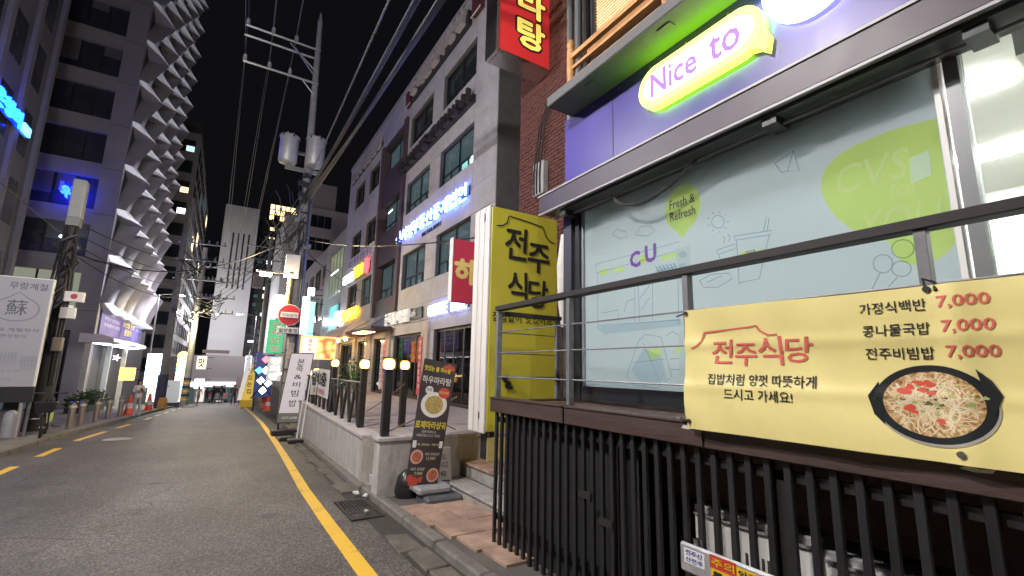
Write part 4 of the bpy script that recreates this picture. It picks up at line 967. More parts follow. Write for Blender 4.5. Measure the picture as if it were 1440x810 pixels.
for i, ch in enumerate('굿모닝'):
    mb = MB(); letter(mb, ch, faceX(GX-.06), -26.7+i*.62, 6.6, .56, .56, 0, .03, .1); mb.build('letter', lit('letter_yellow', (1, .80, .04), 1.6), T)
MB().prism(circle(-24.1, 6.9, .42, 20), faceX(GX-.01), .12).build('red_disc', lit('letter_red', (1, .08, .10), 2), T)
MB().box(GX-.04, GX-.008, 23.6, 29.5, 6.5, 7.1).build('backing', M_frame, T)
T = thing('fabric_banner', 'pale banner with purple lettering hung under the third floor windows', 'banner', (GX, 26, 7.3))
MB().box(GX-.05, GX-.02, 23.1, 28.9, 7.42, 8.0).build('cloth', mat('banner_pale', (.55, .52, .60), .6), T)
mb = MB(); letter(mb, '법인 중개 상담 동산', faceX(GX-.05), -28.6, 7.5, 5.2, .42, .003, .02); mb.build('lettering', mat('banner_purple_ink', (.12, .05, .30), .5), T)
T = thing('shop_sign', 'orange and white lit letter sign above the beige arched awning', 'sign', (GX, 28, 4.2))
MB().box(GX-.34, GX-.02, 29.0, 30.1, 4.15, 4.95).build('white_box', lit('letter_white', (.88, .92, 1), 3), T)
for i, ch in enumerate('맛집하우'):
    mb = MB(); letter(mb, ch, faceX(GX-.1), -28.8+i*1.0, 4.25, .9, .62, 0, .03, .1); mb.build('letter', lit('letter_orange', (1, .55, .03), 2.2), T)
# awnings
A = thing('arched_awning', 'beige arched shop awning with warm bulbs beneath', 'awning', (GX-.5, 27, 3.1))
M_aw = mat('awning_beige', (.62, .50, .40), .7, var=.1, vs=3)
prof = [(0, 3.95), (-.25, 3.92), (-.55, 3.82), (-.85, 3.62), (-1.05, 3.36), (-1.12, 3.12), (-1.06, 3.10), (0, 3.14)]
mb = MB(); n = len(prof)
mb.add([(GX-.012+x, 23.6, z) for x, z in prof]+[(GX-.012+x, 29.7, z) for x, z in prof], [tuple(range(n)), tuple(range(n, 2*n))[::-1]]+[(i, i+1, n+i+1, n+i) for i in range(n-1)])
mb.build('canopy', M_aw, A)
BULB = lit('awning_bulb', (1, .66, .28), 70)
for y in (24.3, 26.0, 27.7, 29.2): MB().lathe((GX-.8, y, 2.96), [(.02, .16), (.08, .10), (.09, .04), (.05, 0)], 10).build('bulb', BULB, A)
A2 = thing('flat_awning', 'thin dark flat canopy over the restaurant door', 'awning', (GX-.5, 21, 3.1))
MB().box(GX-1.0, GX-.11, 18.9, 23.4, 3.20, 3.32).build('canopy', M_bay, A2); MB().tube([(GX-.95, 19.5, 3.32), (GX-.03, 19.5, 3.9)], .015, 5).build('stay', M_dark, A2); MB().tube([(GX-.95, 22.8, 3.32), (GX-.03, 22.8, 3.9)], .015, 5).build('stay', M_dark, A2)
MB().box(GX-.96, GX-.4, 20.4, 22.2, 3.17, 3.198).build('under_light', lit('under_light', (1, .7, .38), 5), A2)

# neighbour to the left of it
N = thing('curtain_wall_building', 'lower grey building with greenish curtain-wall window past the stone offices', 'building', (8, 34, 0))
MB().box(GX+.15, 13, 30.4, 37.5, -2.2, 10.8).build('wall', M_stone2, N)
W = MB().box(GX+.10, GX+.148, 30.9, 35.2, 6.4, 9.6).build('window', mat('curtain_glass', (.05, .06, .05), .15, emit=(.55, .68, .42), es=.20), N)
for i in range(5): MB().box(GX+.07, GX+.098, 30.9+i*1.06, 30.98+i*1.06, 6.4, 9.6).build('mullion', M_frame_g, W)
for z in (6.4, 8.0, 9.5): MB().box(GX+.075, GX+.099, 30.9, 35.2, z, z+.08).build('transom', M_frame_g, W)
MB().box(GX+.04, GX+.07, 32.2, 34.6, 8.05, 8.14).build('lit_panel', M_pane_white, W)
for z in (1.0, 3.9): MB().box(GX+.10, GX+.149, 31.2, 36.5, z, z+1.8).build('window', M_pane, N)

# ================================================================== terrace in front
TR = thing('terrace', 'raised granite terrace with stone-clad wall and tiled floor before the shops', 'terrace', (4, 12, 0))
ZTF = .56
def tw(y): return 2.10 + .022*(y-7.8)
MB().add([(tw(7.8)+.06, 7.82, ZTF-.03), (tw(30)+.06, 30, ZTF-.03), (5.9, 30, ZTF-.03), (5.9, 7.82, ZTF-.03), (tw(7.8)+.06, 7.82, -1.6), (tw(30)+.06, 30, -1.6), (5.9, 30, -1.6), (5.9, 7.82, -1.6)],
         [(0, 1, 2, 3), (0, 1, 5, 4), (1, 2, 6, 5), (2, 3, 7, 6), (3, 0, 4, 7)]).build('core', M_joint, TR)
yb = [7.84+i*.78 for i in range(13)]
for i in range(6):
    x0 = 2.4+i*.6
    for j, y0 in enumerate(yb + [17.98+.78*k_ for k_ in range(8)]):
        MB().box(x0+.003, x0+.597, y0+.003, y0+.777, ZTF-.028, ZTF+random.uniform(-.002, .002)).build('floor_tile', M_tfloor, TR)
y = 7.8
while y < 18.2:
    a, b = y, y+.43
    MB().hexa([(tw(a)-.02, a+.007, gz(a)-.05), (tw(a)+.05, a+.004, gz(a)-.05), (tw(b)+.05, b-.004, gz(b)-.05), (tw(b)-.02, b-.004, gz(b)-.05)],
              [(tw(a)-.02, a+.004, ZTF-.05), (tw(a)+.05, a+.004, ZTF-.05), (tw(b)+.05, b-.004, ZTF-.05), (tw(b)-.02, b-.004, ZTF-.05)]).build('stone_panel', M_granite, TR)
    y += .43
for y in [7.8+i*1.3 for i in range(8)]:
    MB().hexa([(tw(y)-.045, y+.004, ZTF-.048), (tw(y)+.28, y+.004, ZTF-.048), (tw(y+1.3)+.28, y+1.296, ZTF-.048), (tw(y+1.3)-.045, y+1.296, ZTF-.048)],
              [(tw(y)-.045, y+.004, ZTF+.012), (tw(y)+.28, y+.004, ZTF+.012), (tw(y+1.3)+.28, y+1.296, ZTF+.012), (tw(y+1.3)-.045, y+1.296, ZTF+.012)]).build('cap_stone', M_granite, TR, .006)
MB().box(2.07, 4.6, 7.77, 7.81, gz(8)-.05, ZTF-.05).build('end_slab', M_granite, TR)
# steps between the two walls
for i in range(4): MB().box(2.20+i*.30, 4.5, 7.0, 7.765, gz(7)-.05, -.02+i*.15).build('step', M_granite, TR, .006)
# second low wall
MB().box(2.02, 4.45, 6.72, 6.985, gz(7)-.05, .62).build('side_wall', M_granite, TR, .006); MB().box(1.99, 4.45, 6.69, 7.01, .622, .675).build('cap_stone', M_granite, TR, .006)

# lantern posts
LAMP = lit('lantern_glow', (1.0, .52, .065), 14)
def lantern_post(x, y, z0, zt, label):
    L_ = thing('lantern_post', label, 'lantern post', (x, y, z0), 'lantern posts along the terrace')
    MB().box(x-.055, x+.055, y-.055, y+.055, z0, zt-.20).build('post', M_dark, L_, .005)
    MB().box(x-.07, x+.07, y-.07, y+.07, zt-.199, zt-.17).build('collar', M_dark, L_)
    MB().lathe((x, y, zt-.169), [(.055, 0), (.078, .03), (.082, .075), (.076, .12), (.05, .149)], 16).build('lantern', LAMP, L_, 0, True)
    MB().box(x-.082, x+.082, y-.082, y+.082, zt-.019, zt).build('lantern_cap', M_dark, L_)
    for sx in (-1, 1):
        for sy in (-1, 1): MB().box(x+sx*.078-.004, x+sx*.078+.004, y+sy*.078-.004, y+sy*.078+.004, zt-.169, zt-.03).build('lantern_bar', M_dark, L_)
    return L_
lantern_post(2.12, 6.85, .675, 1.80, 'lantern post on the low wall beside the black standing banner')
lantern_post(2.28, 8.85, ZTF+.012, 1.80, 'lantern post between the entrance gap and the crossed railing')
lantern_post(2.40, 12.1, ZTF+.012, 1.83, 'lantern post between potted plant and white banner')
lantern_post(3.02, 8.75, ZTF, 1.80, 'lantern post set back inside the terrace entrance')
lantern_post(2.46, 15.0, ZTF+.012, 1.60, 'short lantern post at the far end of the white banner')
# crossed railing
CR = thing('crossed_railing', 'black timber railing of slanted crossed bars along the terrace edge', 'railing', (2.35, 11, ZTF))
for y0, y1 in ((9.0, 12.0), (12.25, 14.9), (15.1, 17.6)):
    MB().tube([(tw(y0)+.16, y0, 1.36), (tw(y1)+.16, y1, 1.36)], .022, 6).build('top_rail', M_dark, CR)
    n = 4; st = (y1-y0)/n
    for i in range(n):
        a = y0+i*st
        MB().hexa([(tw(a)+.13, a, ZTF+.012), (tw(a)+.19, a, ZTF+.012), (tw(a)+.19, a+.07, ZTF+.012), (tw(a)+.13, a+.07, ZTF+.012)], [(tw(a)+.13, a+st*.45, 1.34), (tw(a)+.19, a+st*.45, 1.34), (tw(a)+.19, a+st*.45+.07, 1.34), (tw(a)+.13, a+st*.45+.07, 1.34)]).build('bar', M_dark, CR)
        MB().hexa([(tw(a)+.135, a+st*.93, ZTF+.012), (tw(a)+.185, a+st*.93, ZTF+.012), (tw(a)+.185, a+st*.93+.07, ZTF+.012), (tw(a)+.135, a+st*.93+.07, ZTF+.012)], [(tw(a)+.135, a+st*.5, 1.34), (tw(a)+.185, a+st*.5, 1.34), (tw(a)+.185, a+st*.5+.07, 1.34), (tw(a)+.135, a+st*.5+.07, 1.34)]).build('bar', M_dark, CR)
TB = thing('cloth_banner', 'white cloth banner with bold black lettering tied to the crossed railing', 'banner', (2.4, 13.5, .8))
xb_ = lambda u, v, w: (2.30+.022*(-u-12.2)-w+.03*math.sin(u*3), -u, v-.03*math.sin((u+12.3)*1.6))
mb = MB()
for i in range(12):
    for j in range(1): mb.add([xb_(-15.0+i*.23, .86, 0), xb_(-15.0+(i+1)*.23, .86, 0), xb_(-15.0+(i+1)*.23, 1.56, 0), xb_(-15.0+i*.23, 1.56, 0)], [(0, 1, 2, 3)])
mb.build('cloth', mat('cloth_white', (.72, .70, .66), .8, var=.06, vs=2), TB)
mb = MB(); letter(mb, '담배 2층', xb_, -14.8, 1.14, 2.3, .34, .012, .03); mb.build('lettering', M_ink, TB)
mb = MB(); letter(mb, '드시고가세요', xb_, -14.6, .92, 2.0, .14, .012, .01); mb.build('red_lettering', mat('ink_red', (.5, .06, .05), .6), TB)
# ropes
for i, (a, b_, lb) in enumerate((((2.34, 8.75, .85), (3.02, 8.69, 1.36), 'rope'), ((2.17, 6.85, .74), (3.25, 6.86, 1.22), 'rope'), ((3.25, 6.86, .72), (2.75, 6.9, 1.0), 'rope'))):
    tag(MB().tube([a, ((a[0]+b_[0])/2, (a[1]+b_[1])/2, (a[2]+b_[2])/2-.03), b_], .010, 6).build('rope', mat('rope_brown', (.20, .13, .09), .8), None, 0, False, a), ['slanting rope between the two entrance lantern posts', 'slanting rope from the low wall lantern post towards the black banner', 'short rope behind the black standing banner'][i], 'rope')
# potted plant with leaves
PL = thing('potted_plant', 'leafy green plant in a white stand pot behind the crossed railing', 'plant', (2.65, 10.9, ZTF))
MB().lathe((2.62, 10.9, ZTF), [(.13, 0), (.15, .1), (.18, .52), (.20, .56), (.16, .565)], 16).build('pot', mat('pot_white', (.55, .53, .5), .5), PL, 0, True)
M_leaf = mat('leaf_green', (.07, .15, .025), .45, var=.4, vs=10)
for i in range(90):
    a = rnd.uniform(0, 6.28); r = rnd.uniform(.05, .42)*1.0; z = ZTF+.75+rnd.uniform(-.1, .55)*(1.15-r); c_ = Vector((2.62+r*math.cos(a), 10.9+r*math.sin(a), z))
    d = Vector((math.cos(a+rnd.uniform(-.5, .5)), math.sin(a+rnd.uniform(-.5, .5)), rnd.uniform(-.5, .5))).normalized()*rnd.uniform(.10, .17); s_ = d.cross(Vector((0, 0, 1))).normalized()*d.length*.35; n_ = Vector((0, 0, .02))
    MB().add([c_-d*.5, c_-s_+n_*.3, c_+d*.5-n_, c_+s_+n_*.3, c_+n_], [(0, 1, 4), (1, 2, 4), (2, 3, 4), (3, 0, 4)]).build('leaf', M_leaf, PL)
for i in range(8):
    a = i*.8; MB().tube([(2.62, 10.9, ZTF+.5), (2.62+.12*math.cos(a), 10.9+.12*math.sin(a), ZTF+.85), (2.62+.25*math.cos(a), 10.9+.25*math.sin(a), ZTF+1.15)], .008, 5).build('stem', M_leaf, PL)

# ================================================================== black standing banner (X-banner), leaning
XB = thing('standing_banner', 'black leaning standing banner with bowl photo and yellow lettering on grey base', 'banner', (2.55, 6.3, gz(6.3)+.06))
c00, c10, c01, c11 = Vector((2.27, 6.30, .10)), Vector((2.70, 6.22, .09)), Vector((2.50, 6.42, 1.80)), Vector((2.98, 6.34, 1.72))
def xf(u, v, w=0):
    p = (c00*(1-u)+c10*u)*(1-v) + (c01*(1-u)+c11*u)*v
    return tuple(p + Vector((-.15, -.98, .05))*(w + .02*math.sin(u*3.1)*math.sin(v*5)))
mb = MB()
for i in range(6):
    for j in range(14): mb.add([xf(i/6, j/14), xf((i+1)/6, j/14), xf((i+1)/6, (j+1)/14), xf(i/6, (j+1)/14)], [(0, 1, 2, 3)])
mb.build('print_sheet', mat('banner_charcoal', (.045, .035, .038), .45, var=.2, vs=6), XB, smooth=True)
def xtext(s, u0, v, wd, h, m, bold=.02, w=.006):
    mb = MB(); letter(mb, s, xf, u0, v, wd, h, w, bold); mb.build('lettering', m, XB)
XY = mat('xb_yellow', (.75, .62, .06), .5); XW_ = mat('xb_white', (.75, .72, .70), .5); XRd = mat('xb_red', (.55, .06, .04), .5); XLt = mat('xb_gold', (.65, .55, .25), .5)
xtext('맛있는 불 마라탕', .06, .905, .80, .042, XY); xtext('하우마라탕', .04, .80, .88, .062, XW_, .01)
xtext('로제마라샹궈', .03, .435, .92, .060, XY, .015); xtext('로제 마라소스', .25, .400, .45, .022, XW_, 0); xtext('따뜻하게 드시고 가세요', .12, .370, .72, .022, XW_, 0)
def xel(u, v, ru_, rv_, m, w, name):
    mb = MB(); mb.poly([(u+ru_*math.cos(k*.2618), v+rv_*math.sin(k*.2618)) for k in range(24)], xf, w); mb.build(name, m, XB)
xel(.50, .63, .40, .105, XW_, .006, 'plate_print'); xel(.50, .63, .28, .075, mat('mala_soup', (.42, .32, .10), .5, var=.5, vs=40), .008, 'soup_print')
xel(.30, .745, .12, .034, XW_, .008, 'badge_print'); xel(.76, .735, .18, .045, XRd, .007, 'badge_print')
xtext('하우', .22, .735, .16, .026, M_ink, .01, .010); xtext('마라', .62, .725, .28, .024, XLt, .01, .010)
mb = MB(); mb.poly([(.04, .285), (.96, .285), (.96, .34), (.04, .34)], xf, .006); mb.build('white_bar', XW_, XB)
xtext('35,000 세트', .12, .30, .76, .022, XLt, .005, .009)
xel(.22, .215, .19, .055, mat('xb_pink', (.6, .32, .28), .5), .006, 'dish_print'); xel(.22, .215, .14, .040, mat('mala_red', (.40, .12, .06), .5, var=.5, vs=40), .008, 'dish_print')
xel(.80, .075, .19, .055, mat('xb_pink', (.6, .32, .28), .5), .006, 'dish_print'); xel(.80, .075, .14, .040, mat('mala_red', (.40, .12, .06), .5, var=.5, vs=40), .008, 'dish_print')
xtext('하우 마라샹궈', .46, .225, .44, .024, XW_, 0); xtext('13,900', .52, .19, .28, .026, XLt, .01); xtext('마라 로제탕', .10, .11, .42, .024, XW_, 0); xtext('7,900', .22, .075, .25, .026, XLt, .01)
for (u, v, s_) in ((.70, .955, .10), (.80, .965, .09), (.90, .95, .08), (.10, .05, .12), (.25, .03, .12), (.42, .045, .10), (.15, .015, .1)):
    mb = MB(); mb.poly([(max(0, min(1, u+s_*random.uniform(.6, 1.2)*math.cos(k*.7))), max(0, min(1, v+.28*s_*random.uniform(.6, 1.2)*math.sin(k*.7)))) for k in range(9)], xf, .007); mb.build('chilli_print', mat('chilli_red', (.50, .07, .035), .5), XB)
MB().tube([(2.62, 6.45, .16), (2.83, 6.45, 1.0), (2.80, 6.40, 1.76)], .012, 6).build('pole', M_dark, XB)
g0 = gz(6.2)+.06
MB().box(2.38, 2.86, 6.06, 6.44, g0+.10, g0+.20).build('base', mat('base_grey', (.30, .30, .31), .6, var=.15), XB, .03)
MB().box(2.44, 2.96, 5.92, 6.34, g0-.02, g0+.098).build('weight', mat('base_dark', (.10, .105, .12), .5, var=.15), XB, .03)
# white A-board
AB = thing('a_board', 'small white folding notice board with black lettering by the stone steps', 'notice board', (2.75, 6.45, g0))
MB().hexa([(2.72, 6.42, g0+.10), (3.00, 6.38, g0+.10), (3.00, 6.41, g0+.10), (2.72, 6.45, g0+.10)], [(2.76, 6.55, .52), (3.02, 6.51, .52), (3.02, 6.53, .52), (2.76, 6.57, .52)]).build('board', mat('aboard_white', (.62, .60, .57), .5, var=.1, dirt=.2), AB, .01)
MB().hexa([(2.74, 6.66, g0-.05), (3.0, 6.62, g0-.05), (3.0, 6.64, g0-.05), (2.74, 6.68, g0-.05)], [(2.76, 6.575, .52), (3.02, 6.54, .52), (3.02, 6.55, .52), (2.76, 6.59, .52)]).build('rear_leg', M_white, AB)
MB().box(2.74, 2.98, 6.40, 6.62, g0-.03, g0+.095).build('foot', mat('aboard_foot', (.20, .20, .20), .6), AB, .01)
def af(u, v, w): p = (Vector((2.72, 6.42, g0+.10))*(1-u)+Vector((3.0, 6.38, g0+.10))*u)*(1-v)+(Vector((2.76, 6.55, .52))*(1-u)+Vector((3.02, 6.51, .52))*u)*v; return tuple(p+Vector((-.14, -.97, .2))*(w+.006))
mb = MB(); letter(mb, '카드', af, .2, .68, .5, .14, 0, .01); letter(mb, '드시고', af, .2, .48, .6, .14, 0, .01); letter(mb, '가세요', af, .25, .26, .45, .14, 0, .02); mb.poly([(.1, .14), (.9, .14), (.9, .17), (.1, .17)], af, .001); mb.build('lettering', M_ink, AB)
tag(MB().lathe((2.42, 6.62, g0-.03), [(.16, 0), (.18, .1), (.14, .28), (.06, .36)], 10).build('rubbish_bag', mat('bag_black', (.02, .02, .022), .3, bump=.6, bs=12), None, 0, True, (2.42, 6.62, g0-.03)), 'black rubbish bag slumped behind the standing banner', 'rubbish bag')

# ================================================================== main utility pole with transformers
px_, py_ = 2.20, 19.5; g_ = gz(19.5)
U = thing('utility_pole', 'tall concrete utility pole carrying two grey transformers and steel crossarms', 'utility pole', (px_, py_, g_))
MB().tube([(px_, py_, g_-.1), (px_-.02, py_, 8), (px_-.16, py_, 16.3)], [.20, .16, .10], 14).build('shaft', M_concrete, U, 0, True)
MB().tube([(px_-.16, py_, 16.3), (px_-.165, py_, 16.7)], [.09, .03], 8).build('tip', M_concrete, U)
def arm(x0, z0, x1, z1, dy=0, r=.045):
    MB().tube([(x0, py_+dy, z0), (x1, py_+dy, z1)], r, 6).build('crossarm', M_steel, U)
M_tr = mat('transformer_grey', (.40, .40, .42), .45, .3, var=.12, vs=4, dirt=.2)
arm(-.62, 14.86, 2.15, 14.86, -.12); arm(-.62, 14.60, 2.15, 14.60, .14); arm(-.55, 13.30, 2.2, 13.30, -.14)
MB().tube([(1.0, py_-.1, 14.75), (2.0, py_-.1, 13.9)], .03, 6).build('brace', M_steel, U); MB().tube([(1.2, py_-.12, 14.6), (2.05, py_-.1, 13.6)], .03, 6).build('brace', M_steel, U); MB().tube([(1.6, py_-.14, 13.25), (2.05, py_-.1, 12.8)], .025, 6).build('brace', M_steel, U)
M_ins = mat('insulator', (.32, .30, .28), .3)
INS = []
for zz, xs_ in ((14.86, (-.55, .35, 1.2)), (13.30, (-.5, .35, 1.1))):
    for x in xs_:
        MB().lathe((x, py_-.12, zz+.05), [(.03, 0), (.08, .05), (.04, .08), (.08, .13), (.04, .16), (.07, .21), (.02, .28)], 10).build('insulator', M_ins, U, 0, True); INS.append((x, py_-.12, zz+.30))
for x, y, z0, z1, r in ((1.36, py_-.30, 9.50, 10.62, .36), (2.32, py_-.42, 9.55, 10.72, .38)):
    TK = MB().lathe((x, y, z0), [(r*.5, -.03), (r*.86, .0), (r*.94, .05), (r*.94, (z1-z0)*.92), (r*1.02, (z1-z0)*.93), (r*1.02, (z1-z0)*.97), (r*.5, z1-z0)], 24).build('transformer', M_tr, U, 0, True)
    for a in range(6): MB().box(x+r*1.03*math.cos(a)-.025, x+r*1.03*math.cos(a)+.025, y+r*1.03*math.sin(a)-.025, y+r*1.03*math.sin(a)+.025, z1-.12, z1-.02).build('clamp', M_dark, TK)
    for a in (.7, 2.2): MB().lathe((x+.15*math.cos(a), y+.15*math.sin(a), z1-.03), [(.05, 0), (.03, .08), (.06, .12), (.03, .16), (.02, .26)], 8).build('bushing', M_ins, TK)
MB().box(1.3, 2.5, py_-.30, py_-.18, 9.28, 9.42).build('transformer_bracket', M_steel, U); MB().box(1.5, 2.4, py_+.2, py_+.3, 10.2, 10.3).build('transformer_bracket', M_steel, U)
for z in (9.1, 8.8, 7.6, 7.2, 6.4): MB().tube([(px_-.02, py_, z), (px_-.02, py_, z+.09)], .20, 12).build('clamp_band', M_dark, U)
# conduits down the pole, junction box, yellow guard
for k_, (dx, dy, r) in enumerate(((.20, -.10, .045), (.23, .02, .035), (-.20, -.10, .03), (.12, -.2, .03))):
    MB().tube([(px_+dx, py_+dy, g_+.3), (px_+dx*.95, py_+dy, 5), (px_+dx*.8, py_+dy, 9)], r, 8).build('conduit', [mat('conduit_blue', (.12, .17, .30), .4, .3), M_dark, M_frame_g, M_dark][k_], U, 0, True)
for i in range(16):
    z = rnd.uniform(6, 9.2); a = rnd.uniform(0, 6.28); s_ = rnd.uniform(.05, .14)
    MB().box(px_+.25*math.cos(a)-s_, px_+.25*math.cos(a)+s_, py_+.25*math.sin(a)-.05, py_+.25*math.sin(a)+.05, z, z+s_*1.6).build('cable_closure', rnd.choice([M_dark, M_frame_g, M_cable]), U, .01)
for i in range(14):   # tangle of drop loops
    z = rnd.uniform(6.2, 9.0); dx = rnd.uniform(-1.4, -.1); pts = [(px_+dx*t+.03*math.sin(9*t), py_-.2+rnd.uniform(-.05, .05), z-rnd.uniform(.5, 1.1)*math.sin(math.pi*t)) for t in [k_/8 for k_ in range(9)]]
    MB().tube(pts, rnd.choice([.012, .018, .024]), 5).build('cable_loop', M_cable, U)
MB().box(px_-.52, px_-.02, py_-.42, py_-.20, 4.95, 5.85).build('junction_box', mat('box_white', (.55, .55, .55), .5, var=.1), U, .015)
MB().box(px_-.35, px_-.22, py_-.425, py_-.421, 5.1, 5.16).build('box_plate', M_ink, U)
MB().tube([(px_-.32, py_-.24, 3.2), (px_-.28, py_-.24, 5.0)], .085, 8).build('cable_guard', mat('guard_yellow', (.72, .52, .12), .5), U)
for z in (1.0, 1.5, 2.2, 2.9): MB().tube([(px_, py_, z), (px_, py_, z+.04)], .215, 12).build('strap', M_dark, U)
MB().box(px_-.14, px_+.14, py_-.215, py_-.205, 1.9, 2.5).build('poster', mat('poster_dull', (.42, .36, .30), .7, var=.3, vs=8), U)
# street lamp arm on that pole
def street_lamp(root, base, tip, energy, colr=(1, .80, .50), es=60, size=.16):
    base, tip = Vector(base), Vector(tip); d = (tip-base).normalized()
    MB().tube([base, base.lerp(tip, .5)+Vector((0, 0, .08)), tip], .025, 8).build('lamp_arm', M_post, root)
    H = MB().box(tip.x-.24, tip.x+.24, tip.y-.10, tip.y+.10, tip.z-.02, tip.z+.08).build('lamp_head', M_post, root, .02)
    MB().box(tip.x-.20, tip.x+.20, tip.y-.08, tip.y+.08, tip.z-.12, tip.z-.021).build('lamp_glass', lit('street_lamp_glow_%d' % es, colr, es), H, .01)
    l = bpy.data.lights.new('street_lamp_light', 'POINT'); l.shadow_soft_size = .16; l.energy = energy*2.3; l.color = colr
    o = bpy.data.objects.new('street_lamp_light', l); col.objects.link(o); o.location = (tip.x, tip.y, tip.z-.24); return o
street_lamp(U, (px_-.1, py_-.1, 5.05), (1.05, py_-.55, 5.00), 330, (1, .80, .46), 4)

# no-entry sign on the pole
NE = thing('no_entry_sign', 'round red no-entry sign with white bar and plate strapped to the utility pole', 'road sign', (2.05, 19.2, 3))
q = atY(407, 443, 19.1); r = .40
fn = faceY(19.1)
MB().prism(circle(q.x, q.z, r, 32), fn, .03).build('disc_rim', M_white, NE); MB().prism(circle(q.x, q.z, r*.95, 32), faceY(19.069), .006).build('disc', mat('sign_red_paint', (.52, .03, .04), .4, var=.1), NE)
MB().box(q.x-.30, q.x+.30, 19.05, 19.062, q.z-.10, q.z+.10).build('bar', M_white, NE)
mb = MB(); letter(mb, '진입금지', faceY(19.05), q.x-.25, q.z-.055, .50, .11, .003, .01); mb.build('lettering', M_ink, NE)
MB().box(q.x-.38, q.x+.38, 19.07, 19.1, q.z-.70, q.z-.46).build('plate', mat('plate_grey', (.42, .42, .42), .5), NE, .01); MB().box(q.x-.35, q.x+.35, 19.062, 19.069, q.z-.68, q.z-.48).build('plate_face', M_white, NE)
mb = MB(); letter(mb, '일방통행', faceY(19.062), q.x-.31, q.z-.655, .62, .15, .003, .01); mb.build('lettering', M_ink, NE)
MB().box(q.x-.03, q.x+.03, 19.1, 19.32, q.z-.7, q.z+.3).build('bracket', M_steel, NE)

# white porridge standing sign
WS = thing('standing_sign', 'white standing sign with vertical Korean porridge lettering at the terrace corner', 'sign', (2.15, 17, gz(17)))
zb = gz(16.5)
d0, d1 = Vector((1.66, 16.5, zb+.35)), Vector((2.36, 16.35, zb+.35)); e0, e1 = Vector((1.92, 16.75, zb+2.55)), Vector((2.60, 16.6, zb+2.55))
def wf(u, v, w=0): p = (d0*(1-u)+d1*u)*(1-v)+(e0*(1-u)+e1*u)*v; return tuple(p+Vector((-.2, -.97, .08))*w)
MB().prism([(0, 0), (1, 0), (1, 1), (0, 1)], wf, -.08).build('frame', M_dark, WS)
MB().prism([(.03, .14), (.97, .14), (.97, .985), (.03, .985)], wf, .008).build('face', mat('sign_face_white', (.72, .68, .68), .5, emit=(.8, .74, .76), es=.10), WS)
MB().prism([(.03, .015), (.97, .015), (.97, .138), (.03, .138)], wf, .008).build('foot_panel', mat('sign_olive', (.17, .18, .13), .5), WS)
for ch, v, h in (('본', .82, .09), ('죽', .72, .09), ('&', .62, .06), ('비', .50, .08), ('빔', .37, .09), ('밥', .23, .09)): mb = MB(); letter(mb, ch, wf, .36, v, .30, h, .010, .005); mb.build('lettering', M_ink, WS)
mb = MB(); letter(mb, '1577-6288', wf, .2, .06, .6, .03, .010, .005); mb.build('lettering', M_white, WS)
MB().box(1.55, 2.5, 16.2, 16.75, zb-.0, zb+.16).build('base', M_dark, WS, .02)
MB().tube([(1.75, 16.6, zb+.16), (1.75, 16.6, zb+.4)], .03, 6).build('leg', M_dark, WS); MB().tube([(2.3, 16.5, zb+.16), (2.3, 16.5, zb+.4)], .03, 6).build('leg', M_dark, WS)
WP = thing('folded_stand', 'pair of white stand poles on dark weights against the terrace wall', 'stand', (2.2, 14.5, gz(14.5)))
zb = gz(14.2)
for x in (1.98, 2.09): MB().tube([(x, 14.2, zb+.1), (x+.12, 14.3, zb+1.7)], .02, 6).build('pole', M_white, WP)
MB().box(1.75, 2.12, 13.9, 14.3, zb, zb+.11).build('weight', M_dark, WP, .02); MB().box(1.6, 1.95, 14.6, 15.0, gz(14.8), gz(14.8)+.11).build('weight', M_dark, WP, .02)

# ---- vertical shop signs beyond, on the right
def vsign(label, x, y, z0, z1, wd, text, m, mt, name='vertical_sign', thick=.25, cat='sign', tw_=.62, group=None):
    T = thing(name, label, cat, (x, y, z0), group)
    MB().box(x-wd/2, x+wd/2, y, y+thick, z0, z1).build('face', m, T, .02)
    if text:
        n = len(text); st = (z1-z0-.1)/n; mb = MB()
        for i, ch in enumerate(text): letter(mb, ch, faceY(y), x-wd*tw_/2, z1-.05-(i+1)*st+st*.12, wd*tw_, st*.76, .004, .03)
        mb.build('lettering', mt, T)
    MB().tube([(x, y+thick/2, z0), (x+wd/2+.6, y+thick/2, z0+.1)], .03, 6).build('bracket', M_dark, T)
    MB().tube([(x, y+thick/2, z1-.1), (x+wd/2+.6, y+thick/2, z1-.1)], .03, 6).build('bracket', M_dark, T)
    return T
def px2(xa, ya, xb, yb, Y):
    a, b = atY(xa, ya, Y), atY(xb, yb, Y); return a, b
M_sgreen = mat('sign_green', (.02, .20, .08), .4, emit=(.03, .42, .16), es=.9)
M_swhite = lit('sign_white_glow', (.82, .97, 1), 3.2); M_sgrey = mat('sign_pale', (.6, .6, .58), .5, emit=(.75, .78, .75), es=.35)
def vs_px(label, xa, ya, xb, yb, Y, text, m, mt, **k_):
    a, b = px2(xa, ya, xb, yb, Y); return vsign(label, (a.x+b.x)/2, Y, min(a.z, b.z), max(a.z, b.z), abs(b.x-a.x), text, m, mt, **k_)
vs_px('green vertical sign with white Korean restaurant lettering', 379, 449, 396, 497, 30, '보배반점', M_sgreen, M_white)
vs_px('pale vertical sign with white letters under the green sign', 378, 501, 394, 536, 31, '경희당', M_sgrey, lit('sign_letter_glow', (1, 1, 1), 1.2))
vs_px('large glowing white-teal sign box above the green sign', 388, 414, 403, 447, 33, '', M_swhite, None)
vs_px('glowing white vertical sign right of the utility pole', 420, 416, 431, 470, 34, '', M_swhite, None)
vs_px('narrow teal-edged lit vertical sign further along', 433, 424, 439, 474, 37, '', lit('sign_teal', (.25, .9, .95), 1.6), None)
T = vs_px('tilted bright white panel sign high on the side building', 434, 404, 442, 416, 36, '', M_swhite, None)
